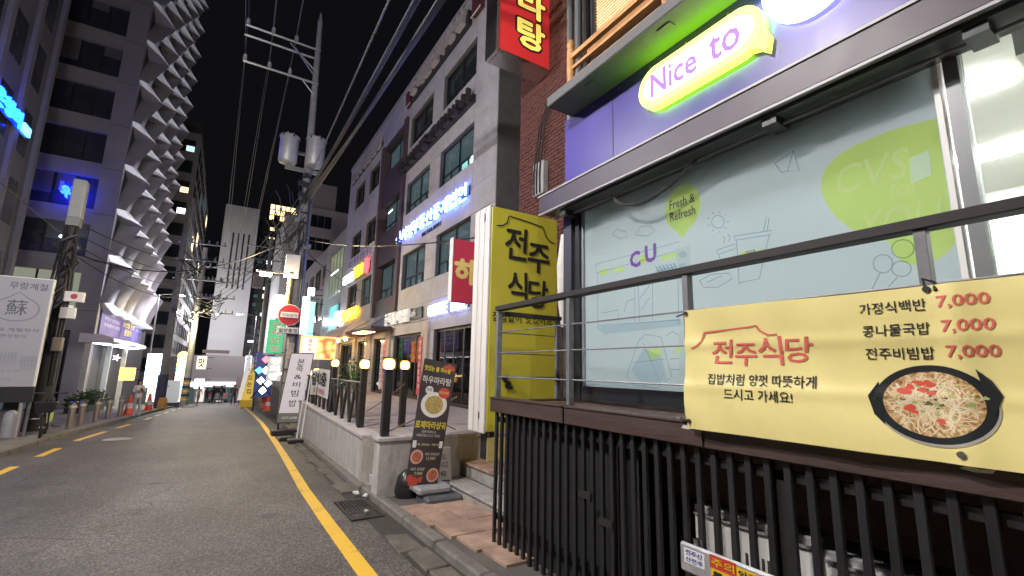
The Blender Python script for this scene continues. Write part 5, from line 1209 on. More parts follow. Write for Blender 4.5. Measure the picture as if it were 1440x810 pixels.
# framed food-photo light box
FS = thing('food_sign', 'orange framed light box with food photographs over the terrace end', 'sign', (4.2, 22, 1.8))
a, b = px2(424, 475, 471, 506, 22)
z0, z1 = b.z, a.z+.1
MB().box(a.x, b.x, 22, 22.2, z0, z1).build('cabinet', lit('neon_orange', (1, .30, .10), 1.8), FS)
xm = a.x+(b.x-a.x)*.46
MB().box(a.x+.04, xm, 21.985, 21.999, z0+.04, z1-.07).build('text_face', mat('sign_pinkwhite', (.6, .52, .55), .5, emit=(.8, .66, .72), es=.5), FS)
def food_mat():
    m = bpy.data.materials.new('food_photo'); m.use_nodes = True; n = m.node_tree.nodes; L = m.node_tree.links; b = n['Principled BSDF']
    tc = n.new('ShaderNodeTexCoord'); v = n.new('ShaderNodeTexVoronoi'); v.inputs['Scale'].default_value = 3.2; L.new(tc.outputs['Object'], v.inputs[0])
    r = n.new('ShaderNodeValToRGB'); e = r.color_ramp.elements; e[0].color = (1, .75, .45, 1); e[1].color = (.55, .10, .04, 1); e[1].position = .75; x = e.new(.4); x.color = (1, .40, .12, 1)
    L.new(v.outputs['Distance'], r.inputs[0]); L.new(r.outputs[0], b.inputs['Base Color']); L.new(r.outputs[0], b.inputs['Emission Color']); b.inputs['Emission Strength'].default_value = 1.25; return m
MB().box(xm+.03, b.x-.04, 21.985, 21.999, z0+.04, z1-.07).build('photo_face', food_mat(), FS)
mb = MB(); 
for i, ch in enumerate('불마라비빔'): letter(mb, ch, faceY(21.985), a.x+(xm-a.x)*.45, z1-.28-i*.2, .14, .15, .003, .0)
mb.build('lettering', mat('ink_maroon', (.30, .05, .06), .6), FS)
for x in (a.x+.1, b.x-.1): MB().tube([(x, 22.1, ZTF), (x, 22.1, z0)], .04, 8).build('leg', M_dark, FS)
tag(MB().box(1.9, 3.4, 21.2, 21.3, 1.28, 1.36).build('lit_shelf_strip', lit('strip_warm', (1, .72, .35), 5), None, .01, False, (2.6, 21.2, 1.28)), 'warm lit strip light below the food photo box', 'light strip')

# far right kerb: pole, cones, yellow stand, x-frame sign
def cone(x, y, label, s=1.0):
    T = thing('traffic_cone', label, 'traffic cone', (x, y, gz(y)+.1)); z = gz(y)+(.1 if x < 0 else 0)
    M_o = mat('cone_orange', (.75, .10, .04), .5, emit=(.8, .12, .05), es=.05)
    MB().box(x-.2*s, x+.2*s, y-.2*s, y+.2*s, z, z+.04*s).build('base', M_o, T, .01)
    MB().lathe((x, y, z+.04*s), [(.15*s, 0), (.105*s, .25*s), (.04*s, .66*s), (.03*s, .68*s)], 14).build('cone_body', M_o, T, 0, True)
    MB().lathe((x, y, z+.04*s), [(.119*s, .20*s), (.088*s, .38*s)], 14).build('reflective_band', M_white, T, 0, True)
p = atG(368, 578); cone(p.x+.3, p.y, 'orange traffic cone beside the x-framed board sign', 1.25)
tag(MB().box(p.x+.06, p.x+.55, p.y+1.5, p.y+1.9, gz(p.y), gz(p.y)+1.25).build('orange_barrel', mat('barrel_orange', (.75, .14, .04), .5, var=.1), None, .06, False, (p.x+.3, p.y+1.7, gz(p.y))), 'tall orange plastic barrier drum behind the traffic cone', 'barrier')
p = atG(344, 573)
FB = thing('feather_sign', 'tall yellow feather banner sign on a yellow water base at the road edge', 'banner sign', (p.x, p.y, gz(p.y)))
z = gz(p.y)
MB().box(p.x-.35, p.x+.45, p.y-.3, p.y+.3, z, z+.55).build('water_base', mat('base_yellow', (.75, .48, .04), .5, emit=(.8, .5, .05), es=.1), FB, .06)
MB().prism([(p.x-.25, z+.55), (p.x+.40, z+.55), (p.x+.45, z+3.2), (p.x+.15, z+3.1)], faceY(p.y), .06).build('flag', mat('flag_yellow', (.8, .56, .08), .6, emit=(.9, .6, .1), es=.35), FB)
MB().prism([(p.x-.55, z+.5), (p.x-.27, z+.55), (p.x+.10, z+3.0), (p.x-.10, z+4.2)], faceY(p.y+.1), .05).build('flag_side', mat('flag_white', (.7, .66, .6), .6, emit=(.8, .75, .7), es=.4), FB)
mb = MB(); 
for i in range(4): letter(mb, '맛있는집'[i], faceY(p.y-.06), p.x-.02, z+2.5-i*.5, .3, .35, .004, .01)
mb.build('lettering', M_ink, FB)
MB().tube([(p.x-.3, p.y+.15, z), (p.x-.05, p.y+.15, z+4.3)], .03, 6).build('pole', M_white, FB)
p = atG(352, 571)
P3 = thing('utility_pole', 'far concrete utility pole beside the yellow feather banner', 'utility pole', (p.x+.3, p.y, gz(p.y)))
MB().tube([(p.x+.3, p.y, gz(p.y)), (p.x+.15, p.y, 12.5)], [.22, .14], 12).build('shaft', M_concrete, P3, 0, True)
for z in (9.3, 10.5, 11.6): MB().tube([(p.x-1.6, p.y, z), (p.x+1.3, p.y, z)], .05, 6).build('crossarm', M_steel, P3)
for z in (10.2,): MB().box(p.x-.9, p.x-.1, p.y-.3, p.y+.1, z-2.2, z-1).build('transformer', mat('tr_brown', (.30, .25, .24), .6), P3, .05)
P3p = p
tag(MB().box(p.x+.8, p.x+1.5, p.y+1, p.y+1.6, gz(p.y), gz(p.y)+1.3).build('grey_cabinet', M_slabc, None, .04, False, (p.x+1.1, p.y+1.3, gz(p.y))), 'grey street cabinet behind the far utility pole', 'cabinet')
XFm = thing('lattice_sign', 'dark lattice board sign with glowing white and red diamonds by the far kerb', 'sign', (3.6, 33, gz(33)))
a, b = px2(362, 498, 381, 558, 33)
cxs = (a.x+b.x)/2; wdx = (b.x-a.x)
MB().box(a.x, b.x, 33.02, 33.1, b.z, a.z).build('board', mat('board_navy', (.015, .025, .10), .4, emit=(.05, .08, .30), es=.3), XFm)
for k_, (u, v, m_) in enumerate(((.5, .88, lit('dia_red', (1, .2, .25), 1.6)), (.55, .62, M_swhite), (.35, .38, M_swhite), (.75, .32, M_swhite), (.5, .15, M_swhite), (.2, .62, lit('dia_blue', (.1, .4, 1), 2)))):
    X_, Z_ = a.x+u*wdx, b.z+v*(a.z-b.z); s_ = wdx*.24
    MB().prism([(X_-s_, Z_), (X_, Z_-s_), (X_+s_, Z_), (X_, Z_+s_)], faceY(33.02), .04).build('diamond', m_, XFm)
for s_ in (-1, 1): MB().tube([(cxs-s_*wdx*.6, 32.97, b.z-.1), (cxs+s_*wdx*.6, 32.97, b.z+1.6)], .04, 5).build('brace', M_dark, XFm)
for x in (a.x+.1, b.x-.1): MB().tube([(x, 33.06, gz(33)), (x, 33.06, b.z)], .04, 6).build('leg', M_dark, XFm)
vs_px('white and blue vertical sign by the far utility pole', 346, 500, 352, 525, 44, '약국', lit('sign_blue_white', (.6, .75, 1), 1.4), mat('ink_blue', (.02, .05, .4), .5))
vs_px('dark navy vertical sign with faint letters above the lattice board', 359, 495, 367, 520, 40, '노래방', mat('sign_navy', (.02, .02, .07), .5, emit=(.1, .1, .3), es=.3), M_white)

# ================================================================== left side
# left pole wrapped in black, grey cabinet on top
lx, ly = -4.72, 20.6; lg = gz(ly)+.1
LP = thing('utility_pole', 'dark cable-wrapped utility pole topped by a tall pale equipment cabinet', 'utility pole', (lx, ly, lg))
MB().tube([(lx, ly, lg-.05), (lx, ly, 7.0)], [.17, .14], 12).build('shaft', mat('pole_dark', (.07, .07, .075), .7, var=.3, vs=5), LP, 0, True)
MB().tube([(lx, ly, lg), (lx, ly, lg+2.5)], [.30, .24], 14).build('poster_guard', mat('guard_black', (.03, .032, .036), .75, bump=.5, bs=20), LP, 0, True)
MB().box(lx-.16, lx+.20, ly-.30, ly+.10, 6.38, 7.72).build('cabinet', mat('cabinet_pale', (.33, .35, .36), .5, var=.08), LP, .03)
MB().box(lx-.15, lx+.19, ly-.29, ly+.09, 6.10, 6.375).build('cabinet_vent', mat('cabinet_grey', (.22, .24, .24), .5), LP)
for dx, r in ((-.2, .04), (.18, .05), (.24, .03), (-.1, .05)): MB().tube([(lx+dx, ly-.18, lg+1.4), (lx+dx*1.2, ly-.2, 4), (lx+dx*.7, ly-.16, 6.1)], r, 6).build('conduit', M_dark, LP)
for z, x0, w_, h_, m_ in ((3.55, .18, .50, .34, M_white), (3.0, .15, .38, .36, M_white), (2.55, -.60, .40, .38, mat('box_olive', (.34, .36, .31), .6)), (1.95, .10, .26, .44, mat('box_tan', (.30, .26, .22), .6)), (3.35, -.62, .45, .5, mat('box_olive', (.34, .36, .31), .6))):
    MB().box(lx+x0, lx+x0+w_, ly-.40, ly-.22, z, z+h_).build('pole_box', m_, LP, .02)
MB().prism(circle(lx+.43, 3.73, .09, 12), faceY(ly-.4), .005).build('red_mark', mat('mark_red', (.5, .05, .05), .5), LP)
for i in range(16):
    z = rnd.uniform(3.4, 6.0); pts = [(lx+rnd.uniform(-.22, .22), ly-.22, z), (lx+rnd.uniform(-.4, .45), ly-.3, z-.4), (lx+rnd.uniform(-.2, .2), ly-.22, z-.9)]
    MB().tube(pts, rnd.choice([.02, .03, .04]), 5).build('cable_loop', M_cable, LP)
# white board banner
LB = thing('restaurant_board', 'tall white restaurant menu board with crest and black foot beside the dark pole', 'sign board', (-5.2, 18.2, gz(18)+.1))
by = 18.3; bz = gz(by)+.1; bx0, bx1, bz0, bz1 = -5.75, -4.36, .92, 3.98
MB().box(bx0, bx1, by, by+.16, bz0, bz1).build('frame', M_white, LB, .01)
MB().box(bx0+.03, bx1-.03, by-.008, by-.001, bz0+.02, bz1-.03).build('face', mat('board_face', (.40, .385, .41), .5, emit=(.8, .76, .8), es=.02), LB)
MB().box(bx0, bx1, by-.01, by+.17, bz0-.42, bz0-.002).build('black_foot', M_ink, LB)
fn = faceY(by-.008); bc = (bx0+bx1)/2
mb = MB(); letter(mb, '무랑계절', fn, bc-.20, bz1-.36, .78, .20, .003, .005)
letter(mb, '蘇', fn, bc-.19, bz1-1.10, .44, .44, .003, .0)
letter(mb, '제철 계절정식', fn, bc-.44, bz1-1.55, 1.0, .10, .003, .003); letter(mb, '한상정식', fn, bc-.18, bz1-1.72, .5, .09, .003, .003)
mb.build('lettering', mat('ink_slate', (.10, .12, .16), .6), LB)
mb = MB(); stroke(mb, [(bc+.03+.46*math.cos(RAD(a)), bz1-.92+.34*math.sin(RAD(a))) for a in range(120, 421, 12)] + [(bc+.03, bz1-.44), (bc+.03+.46*math.cos(RAD(120)), bz1-.92+.34*math.sin(RAD(120)))], .03, fn, .003); mb.build('crest', mat('ink_slate_l', (.22, .25, .32), .6), LB)
mb = MB()
for j in range(3):
    for i in range(5): letter(mb, '비정식계절', fn, bc-.52+j*.42+i*.07, bz1-2.60+.1*(j % 2), .045, .40, .003, 0)
letter(mb, '02-555-0101', fn, bc-.35, bz0+.40, .7, .06, .003, 0); letter(mb, '11:00-22:00', fn, bc-.3, bz0+.18, .5, .05, .003, 0)
mb.build('lettering', mat('ink_slate_l', (.22, .25, .32), .6), LB)
for x in (bx0+.2, bx1-.2): MB().tube([(x, by+.08, bz-.0), (x, by+.08, bz0-.42)], .05, 8).build('leg', mat('leg_pink', (.40, .34, .34), .5), LB)
MB().tube([(bx1-.05, by+.1, bz), (bx1-.02, by+.1, bz1-.4)], .04, 6).build('side_pole', M_steel, LB)
tag(MB().lathe((-4.75, 18.5, gz(18.5)+.1), [(.14, 0), (.15, .1), (.15, .60), (.11, .68), (.05, .72)], 14).build('grey_post', mat('stub_grey', (.38, .38, .39), .5, var=.15), None, 0, True, (-4.75, 18.5, gz(18.5)+.1)), 'stubby pale grey cylinder post between menu board and dark pole', 'post')
tag(MB().hexa([(-5.35, 17.9, gz(17.9)+.1), (-5.0, 17.9, gz(17.9)+.1), (-5.0, 18.05, gz(18)+.1), (-5.35, 18.05, gz(18)+.1)], [(-5.3, 18.05, .75), (-5.02, 18.05, .75), (-5.02, 18.12, .75), (-5.3, 18.12, .75)]).build('dark_panel', M_slabc, None, .01, False, (-5.2, 18, gz(18)+.1)), 'dark leaning board standing under the white menu board', 'board')
# bicycle
def bicycle(x, y, z, lbl):
    T = thing('bicycle', lbl, 'bicycle', (x, y, z))
    M_ty = mat('tyre', (.02, .02, .02), .8); M_lime = mat('bike_lime', (.55, .70, .25), .4)
    for yw in (y-.55, y+.55):
        W = MB(); pts = [(x, yw+.32*math.cos(a*.3491), z+.34+.32*math.sin(a*.3491)) for a in range(19)]; W.tube(pts, .028, 8, cap=False); w_ = W.build('tyre', M_ty, T, 0, True)
        for a in range(8): MB().tube([(x, yw, z+.34), (x, yw+.31*math.cos(a*.785), z+.34+.31*math.sin(a*.785))], .004, 4).build('spoke', M_steel, w_)
        MB().tube([(x-.05, yw, z+.34), (x+.05, yw, z+.34)], .03, 8).build('hub', M_steel, w_)
    def fr(a, b, r, m_=M_dark, nm='frame_tube'): MB().tube([a, b], r, 8).build(nm, m_, T)
    fr((x, y-.55, z+.34), (x, y-.42, z+.95), .024, M_dark, 'fork'); fr((x, y-.45, z+.78), (x, y+.12, z+.40), .03, M_white); fr((x, y+.12, z+.40), (x, y+.22, z+.92), .022); fr((x, y+.12, z+.40), (x, y+.55, z+.34), .02); fr((x, y+.20, z+.75), (x, y+.55, z+.34), .02)
    fr((x, y-.42, z+.95), (x, y-.40, z+1.12), .02, M_dark, 'stem'); fr((x-.32, y-.32, z+1.16), (x+.32, y-.32, z+1.16), .016, M_dark, 'handlebar')
    for s_ in (-1, 1): fr((x+s_*.32, y-.32, z+1.16), (x+s_*.30, y-.20, z+1.15), .022, M_ty, 'grip')
    B_ = MB(); B_.hexa([(x-.15, y-.86, z+.72), (x+.15, y-.86, z+.72), (x+.15, y-.56, z+.72), (x-.15, y-.56, z+.72)], [(x-.21, y-.92, z+.97), (x+.21, y-.92, z+.97), (x+.21, y-.54, z+.97), (x-.21, y-.54, z+.97)]); B_.build('basket', M_dark, T, .01)
    MB().hexa([(x-.10, y+.13, z+.93), (x+.10, y+.13, z+.93), (x+.09, y+.40, z+.95), (x-.09, y+.40, z+.95)], [(x-.04, y+.10, z+.98), (x+.04, y+.10, z+.98), (x+.10, y+.40, z+1.02), (x-.10, y+.40, z+1.02)]).build('saddle', M_ty, T, .02)
    MB().box(x+.045, x+.09, y+.28, y+.72, z+.38, z+.76).build('side_panel', M_lime, T, .01); MB().box(x-.09, x-.045, y+.28, y+.72, z+.38, z+.76).build('side_panel', mat('panel_grey', (.35, .38, .38), .5), T, .01)
    MB().tube([(x+.12, y+.1, z+.30), (x+.30, y+.1, z+.30)], .02, 6).build('pedal', M_steel, T); MB().tube([(x-.12, y+.1, z+.50), (x-.30, y+.1, z+.50)], .02, 6).build('pedal', M_steel, T)
    return T
T = bicycle(0, 0, 0, 'parked shared bicycle with black basket and lime panel beside the dark pole'); T.location = (-4.08, 18.7, gz(18.7)-.005); T.scale = (1.12, 1.12, 1.12); T.rotation_euler = (0, 0, RAD(9))
# bollards
proto = None
for i, (xa, ya) in enumerate(((112, 598), (134, 593), (151, 588.5), (168, 585), (97, 603))):
    p = atG(xa, ya, .1); z = gz(p.y)+.1
    if proto is None:
        proto = thing('bollard', '', 'bollard', (p.x, p.y, z), 'steel bollards along the left pavement')
        MB().lathe((p.x, p.y, z), [(.10, 0), (.10, .80)], 16).build('tube', mat('bollard_steel', (.55, .48, .42), .3, .85), proto, 0, True)
        MB().lathe((p.x, p.y, z), [(.104, .68), (.104, .74)], 16).build('band', mat('bollard_band', (.75, .72, .68), .3, .3), proto, 0, True)
        MB().lathe((p.x, p.y, z), [(.115, .80), (.115, .85), (.09, .87), (.0, .88)], 16).build('cap', M_chrome, proto, 0, True); t = proto
    else:
        t = copy_tree(proto); t.location = (p.x, p.y, z)
    t['label'] = 'shiny steel bollard in the row on the left pavement between bicycle and cones'
p = atG(180, 583, .1); cone(p.x, p.y, 'red and white traffic cone left of the standing pedestrian', 1.3)
p = atG(205, 578, .1); cone(p.x, p.y+1, 'red and white traffic cone right of the standing pedestrian', 1.35)

# ---- the tower with curved fins
FX = -7.2; FY0, FY1 = 40.0, 63.5; ZB = gz(45)
FT = thing('fin_tower', 'tall grey tower with rows of curved projecting concrete fins along the street', 'tower', (-14, 50, ZB))
M_fin = mat('fin_concrete', (.46, .44, .47), .6, var=.2, vs=.7, bump=.15, bs=8, dirt=.3, stretch=(1, 1, .35))
M_twr = mat('tower_cladding', (.33, .32, .36), .6, var=.1, vs=.8)
MB().box(-30, FX-.02, FY0+.6, FY1, ZB-1, 48).build('core', mat('tower_core', (.10, .10, .11), .7), FT)
W_, D_, BU, HH = 3.9, 1.3, 1.8, 3.25
def fin_mesh():
    # a flaring scale: pale scoop at the foot, curved face leaning back to a sharp straight top edge
    n = 6; mb = MB(); rows = [(0, D_, 0), (.32, D_*.66, -BU*.62), (.62, D_*.46, -BU), (1.35, D_*.55, -BU*.86), (2.2, D_*.75, -BU*.52), (HH-.02, D_, 0)]
    V_ = []
    for z, d, y in rows: V_ += [(d*k_/n, y*(1-.35*(k_/n)**2) + .0, z) for k_ in range(n+1)] + [(.04, 1.1, z), (0, 1.15, z)]
    m_ = n+3; F_ = [(r*m_+k_, r*m_+(k_+1) % m_, (r+1)*m_+(k_+1) % m_, (r+1)*m_+k_) for r in range(len(rows)-1) for k_ in range(m_)]
    F_ += [tuple(range(m_))[::-1], tuple((len(rows)-1)*m_+k_ for k_ in range(m_))]
    mb.add(V_, F_)
    return mb.build('fin', M_fin, FT, 0, True)
f0 = fin_mesh(); off = Vector(FT['_o']); first = True
me = f0.data
for v in me.vertices: v.co += off
for r_ in range(14):
    for c_ in range(6):
        loc = Vector((FX, FY0+1.9+c_*W_+(.0 if r_ % 2 else .0), 4.9+r_*HH)) - off
        if first: f0.location = loc; first = False
        else: inst(f0, loc, FT)
for r_ in range(14):
    for c_ in range(6):
        if (r_*7+c_*3) % 11 in (0, 4): MB().box(FX-.015, FX+.02, FY0+3.2+c_*W_, FY0+4.4+c_*W_, 5.6+r_*HH, 7.3+r_*HH).build('window', M_pane, FT)
# camera-facing front with big windows
TF = FY0
MB().box(-8.35, FX, TF, TF+.6, ZB-1, 48).build('pilaster', M_twr, FT)
for z in [7.4+i*3.25 for i in range(13)]:
    MB().box(-30, -8.352, TF+.05, TF+.6, z, z+1.05).build('spandrel', M_twr, FT)
for x in (-13.2, -18.4): MB().box(x-.45, x+.45, TF+.02, TF+.6, ZB-1, 48).build('pilaster', M_twr, FT)
pmat = mat('tower_pane', (.05, .05, .075), .25, spec=.6, var=.3, vs=.5)
for i in range(13):
    for xa, xb_ in ((-12.74, -8.36), (-17.94, -13.66)): 
        W = MB().box(xa, xb_, TF+.34, TF+.36, 8.46+i*3.25, 10.64+i*3.25).build('window', pmat, FT)
        for k_ in range(1, 4): xm_ = xa+(xb_-xa)*k_/4; MB().box(xm_-.03, xm_+.03, TF+.30, TF+.339, 8.46+i*3.25, 10.64+i*3.25).build('mullion', M_frame, W)
        for k_ in range(4):
            if rnd.random() < .35: xm_ = xa+(xb_-xa)*k_/4; MB().box(xm_+.06, xm_+1.0, TF+.325, TF+.338, 10.6-rnd.uniform(.4, 1.6)+i*3.25, 10.62+i*3.25).build('roller_blind', mat('roller_blind', (.13, .13, .16), .8), W)
for i in range(10): MB().box(-8.33, FX+.0, TF-.012, TF-.001, 4.9+i*HH, 4.93+i*HH).build('joint_line', M_joint, FT)
# second floor lit glazing
W = MB().box(-12.74, -8.36, TF+.34, TF+.36, 4.5, 7.38).build('window', mat('lobby_glass', (.05, .05, .045), .1, emit=(.50, .52, .40), es=.35), FT)
for x in (-12.7, -11.6, -10.5): MB().box(x-.05, x+.05, TF+.28, TF+.335, 4.5, 7.38).build('mullion', M_frame, W)
for k_, (x, z, w_, h_) in enumerate(((-10.3, 5.0, .9, .12), (-9.7, 6.0, .12, .5), (-9.2, 5.5, .12, .4), (-10.2, 6.4, 1.2, .14), (-9.0, 5.0, .5, .2))): MB().box(x, x+w_, TF+.33, TF+.339, z, z+h_).build('lit_fitting', lit('fitting_cream', (.9, .88, .7), .5), W)
MB().box(-30, -8.352, TF+.04, TF+.6, 3.6, 4.48).build('spandrel', M_twr, FT)
T = thing('light_tube_sign', 'short slanted white tube light on the tower second floor', 'light', (-8.9, TF, 6))
a, b = atY(85, 331, TF-.3), atY(102, 343, TF-.3); MB().tube([a, b], .11, 8).build('tube', lit('tube_white', (.75, .9, 1), 5), T); MB().tube([a, (a.x, TF+.3, a.z)], .03, 5).build('bracket', M_dark, T)
# floodlights added on the pavement edge to brighten the fins from below
for y in (41, 48, 55):
    x = wl(y)-.5; z = gz(y)+.1
    UL = thing('floodlight', 'small black floodlight added on the pavement edge to brighten the concrete fins', 'floodlight', (x, y, z), 'added floodlights below the fins')
    MB().box(x-.14, x+.14, y-.14, y+.14, z+.08, z+.26).build('housing', M_dark, UL, .02); MB().box(x-.11, x+.11, y-.11, y+.11, z+.261, z+.27).build('lens', lit('added_uplight_lens', (.95, .93, 1), 20), UL)
    MB().box(x-.10, x+.10, y-.10, y+.10, z, z+.08).build('foot', M_dark, UL)
    l = bpy.data.lights.new('added_floodlight_light', 'SPOT'); l.energy = 8500; l.spot_size = RAD(75); l.spot_blend = 1.0; l.color = (.84, .88, 1); l.shadow_soft_size = .12
    o = bpy.data.objects.new('added_floodlight_light', l); col.objects.link(o); o.location = (x, y, z+.30)
    o.rotation_euler = Vector((-.16, 0, 1)).to_track_quat('-Z', 'Y').to_euler()
# street-level base: purple banner, canopy, lobby
MB().box(-9.5, FX-.05, FY0+.61, FY1, ZB-1, 2.4).build('lobby_wall', mat('lobby_wall', (.22, .21, .22), .5, var=.2, vs=1), FT)
PBn = thing('purple_banner', 'wide purple advertising banner with yellow lettering on the fin tower base', 'banner', (FX, 48, 3.6))
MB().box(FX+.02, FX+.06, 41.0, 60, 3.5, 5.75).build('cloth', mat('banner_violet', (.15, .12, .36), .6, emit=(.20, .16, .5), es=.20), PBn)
fn = faceX(FX+.06, 1)
fpx = lambda u, v, w: (FX+.062+w, u, v)
mb = MB()
for i, (t, u, wd_) in enumerate((('중개법인 분양', 42.0, 5.5), ('부동산 산업빌딩', 42.0, 5.5), ('상담문의 분양', 42.0, 6), ('02-555-7000', 56, 4.5), ('상담', 56, 4)))  : letter(mb, t, fpx, u, 4.95-.42*(i % 3), wd_, .26, .003, .01)
letter(mb, '방배점 부동산', fpx, 49.5, 5.2, 5.4, .30, .003, .02)
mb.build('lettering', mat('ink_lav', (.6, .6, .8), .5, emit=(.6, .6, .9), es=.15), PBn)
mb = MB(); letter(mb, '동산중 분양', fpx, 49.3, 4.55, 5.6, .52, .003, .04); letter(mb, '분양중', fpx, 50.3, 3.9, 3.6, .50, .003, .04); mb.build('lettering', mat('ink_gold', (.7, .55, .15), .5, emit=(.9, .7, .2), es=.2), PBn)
CN = thing('entrance_canopy', 'white curved entrance canopy projecting from the fin tower', 'canopy', (-6.3, 42, 2.6))
mb = MB(); prof = [(0, 3.30), (.6, 3.28), (1.2, 3.20), (1.55, 3.05), (1.62, 2.88), (1.5, 2.78), (0, 2.76)]; n = len(prof)
mb.add([(FX+x, 36.5, z) for x, z in prof]+[(FX+x, 51, z) for x, z in prof], [tuple(range(n)), tuple(range(n, 2*n))[::-1]]+[(i, (i+1) % n, n+(i+1) % n, n+i) for i in range(n)])
mb.build('roof', mat('canopy_white', (.78, .77, .80), .4), CN)
for y in (38, 41, 44, 47, 50): MB().box(FX+.4, FX+1.2, y-.35, y+.35, 2.745, 2.758).build('downlight', lit('canopy_light', (.95, .95, 1), 7), CN)
for y in (37.2, 43.5, 50): MB().box(FX+.2, FX+.5, y-.18, y+.18, gz(y), 2.757).build('column', M_white, CN, .02)
LBY = thing('lobby_shop', 'dim ground-floor shop with glazed doors under the white canopy', 'shop', (-9, 38.5, gz(38)))
MB().box(-12, -8.4, 39.2, 39.4, gz(39), 2.75).build('front', mat('shop_front_grey', (.16, .15, .15), .5), LBY)
for i in range(5):
    x = -11.8+i*.68; MB().box(x, x+.6, 39.1, 39.199, gz(39)+.2, 2.3).build('glass_door', M_pane_l if i % 2 else M_pane, LBY)
MB().box(-11.8, -8.6, 39.12, 39.198, 2.36, 2.62).build('lintel_light', lit('lintel', (.9, .85, .75), .6), LBY)
# hedge planter
HP = thing('hedge_planter', 'long dark planter with a low green hedge before the tower lobby', 'planter', (-6, 35, gz(35)))
MB().box(-6.6, -5.9, 33.0, 39.0, gz(33)-.2, gz(36)+.5).build('trough', mat('trough_dark', (.05, .05, .06), .6), HP)
mb = MB()
for i in range(700):
    c_ = Vector((rnd.uniform(-6.7, -5.8), rnd.uniform(33, 39), gz(36)+.5+abs(rnd.gauss(.25, .22)))); d = Vector((rnd.uniform(-1, 1), rnd.uniform(-1, 1), rnd.uniform(-.3, 1))).normalized()*.12; s_ = d.orthogonal().normalized()*.045
    mb.add([c_-d, c_+s_, c_+d, c_-s_], [(0, 1, 2, 3)])
o = mb.build('foliage', mat('hedge_leaf', (.05, .11, .03), .6, var=.4, vs=3), HP); o['kind'] = 'stuff'
vs_px('orange lit shop sign glowing behind the pedestrian', 169, 517, 188, 535, 37, '', lit('sign_orange', (1, .55, .12), 2.2), None, name='shop_light_box')
T = thing('flower_light', 'small pink-white star light hanging under the canopy', 'light', (-6, 40, 1.5))
a = atY(164, 503, 40)
for k_ in range(5): MB().prism([(a.x+.25*math.cos(k_*1.257), a.z+.25*math.sin(k_*1.257)), (a.x+.1*math.cos(k_*1.257+.6), a.z+.1*math.sin(k_*1.257+.6)), (a.x, a.z), (a.x+.1*math.cos(k_*1.257-.6), a.z+.1*math.sin(k_*1.257-.6))], faceY(40), .03).build('petal', lit('petal_pink', (1, .75, .85), 2.5), T)
MB().tube([(a.x, 40, a.z+.2), (a.x, 40, 2.8)], .015, 5).build('cord', M_cable, T)
vs_px('tall glowing white-blue light box sign on the left kerb', 208, 497, 222, 545, 40, '', lit('light_box_blue', (.55, .8, 1), 4.5), None)

# near-left office with blue sign
NL = thing('corner_office', 'dark office block with narrow windows and a blue lit name sign', 'building', (-12, 30, gz(30)))
MB().box(-16, -9.2, 15, 31.5, -1.2, 34).build('wall', mat('office_dark', (.17, .17, .21), .6, var=.12), NL)
for r_ in range(9):
    for c_ in range(6): MB().box(-9.198, -9.15, 16.0+c_*2.55, 17.6+c_*2.55, 4.5+r_*3.4, 6.6+r_*3.4).build('window', pmat, NL)
for c_ in range(7): MB().box(-9.198, -9.02, 15.1+c_*2.68-.1, 15.1+c_*2.68+.30, -1, 34).build('pilaster', mat('office_pilaster', (.20, .20, .25), .6, var=.12), NL)
BS = thing('blue_sign', 'bright blue lit Korean letters with glowing end bar on the office corner', 'sign', (-9, 26, 11))
M_bl = lit('letter_blue', (.003, .03, 1.0), 24)
fnl = lambda u, v, w: (-9.0+w, u, v)
a = atX(36, 203, -9.0)
for i, ch in enumerate('국산업은행의'):
    mb = MB(); letter(mb, ch, fnl, a.y-6.9+i*.98, a.z+.30, .85, .72, 0, .02, .10); mb.build('letter', M_bl, BS)
mb = MB().box(-9.0, -8.9, a.y-.85, a.y, a.z+.35, a.z+.75); mb.build('end_bar', lit('bar_cyan', (.05, .30, 1), 8), BS)
MB().box(-9.018, -9.004, a.y-7.0, a.y+.1, a.z+.2, a.z+1.1).build('backing', M_frame, BS)
# blue sign's reflection in the tower window, put in as glowing letters
BS2 = thing('blue_sign_reflection', 'blue glowing letters standing in for a window reflection on the tower front', 'sign', (-9.4, TF, 11))
q = atY(92, 262, TF-.1)
mb = MB(); letter(mb, '우리', faceY(TF-.05), q.x-.1, q.z-.75, .95, .75, 0, .02, .4, shear=-.2); mb.build('letter', lit('reflection_blue', (.006, .03, 1), 16), BS2)
MB().box(q.x-.30, q.x-.12, TF-.1, TF+.1, q.z-.3, q.z+.35).build('bracket_box', mat('bracket_pale', (.5, .5, .55), .5), BS2)

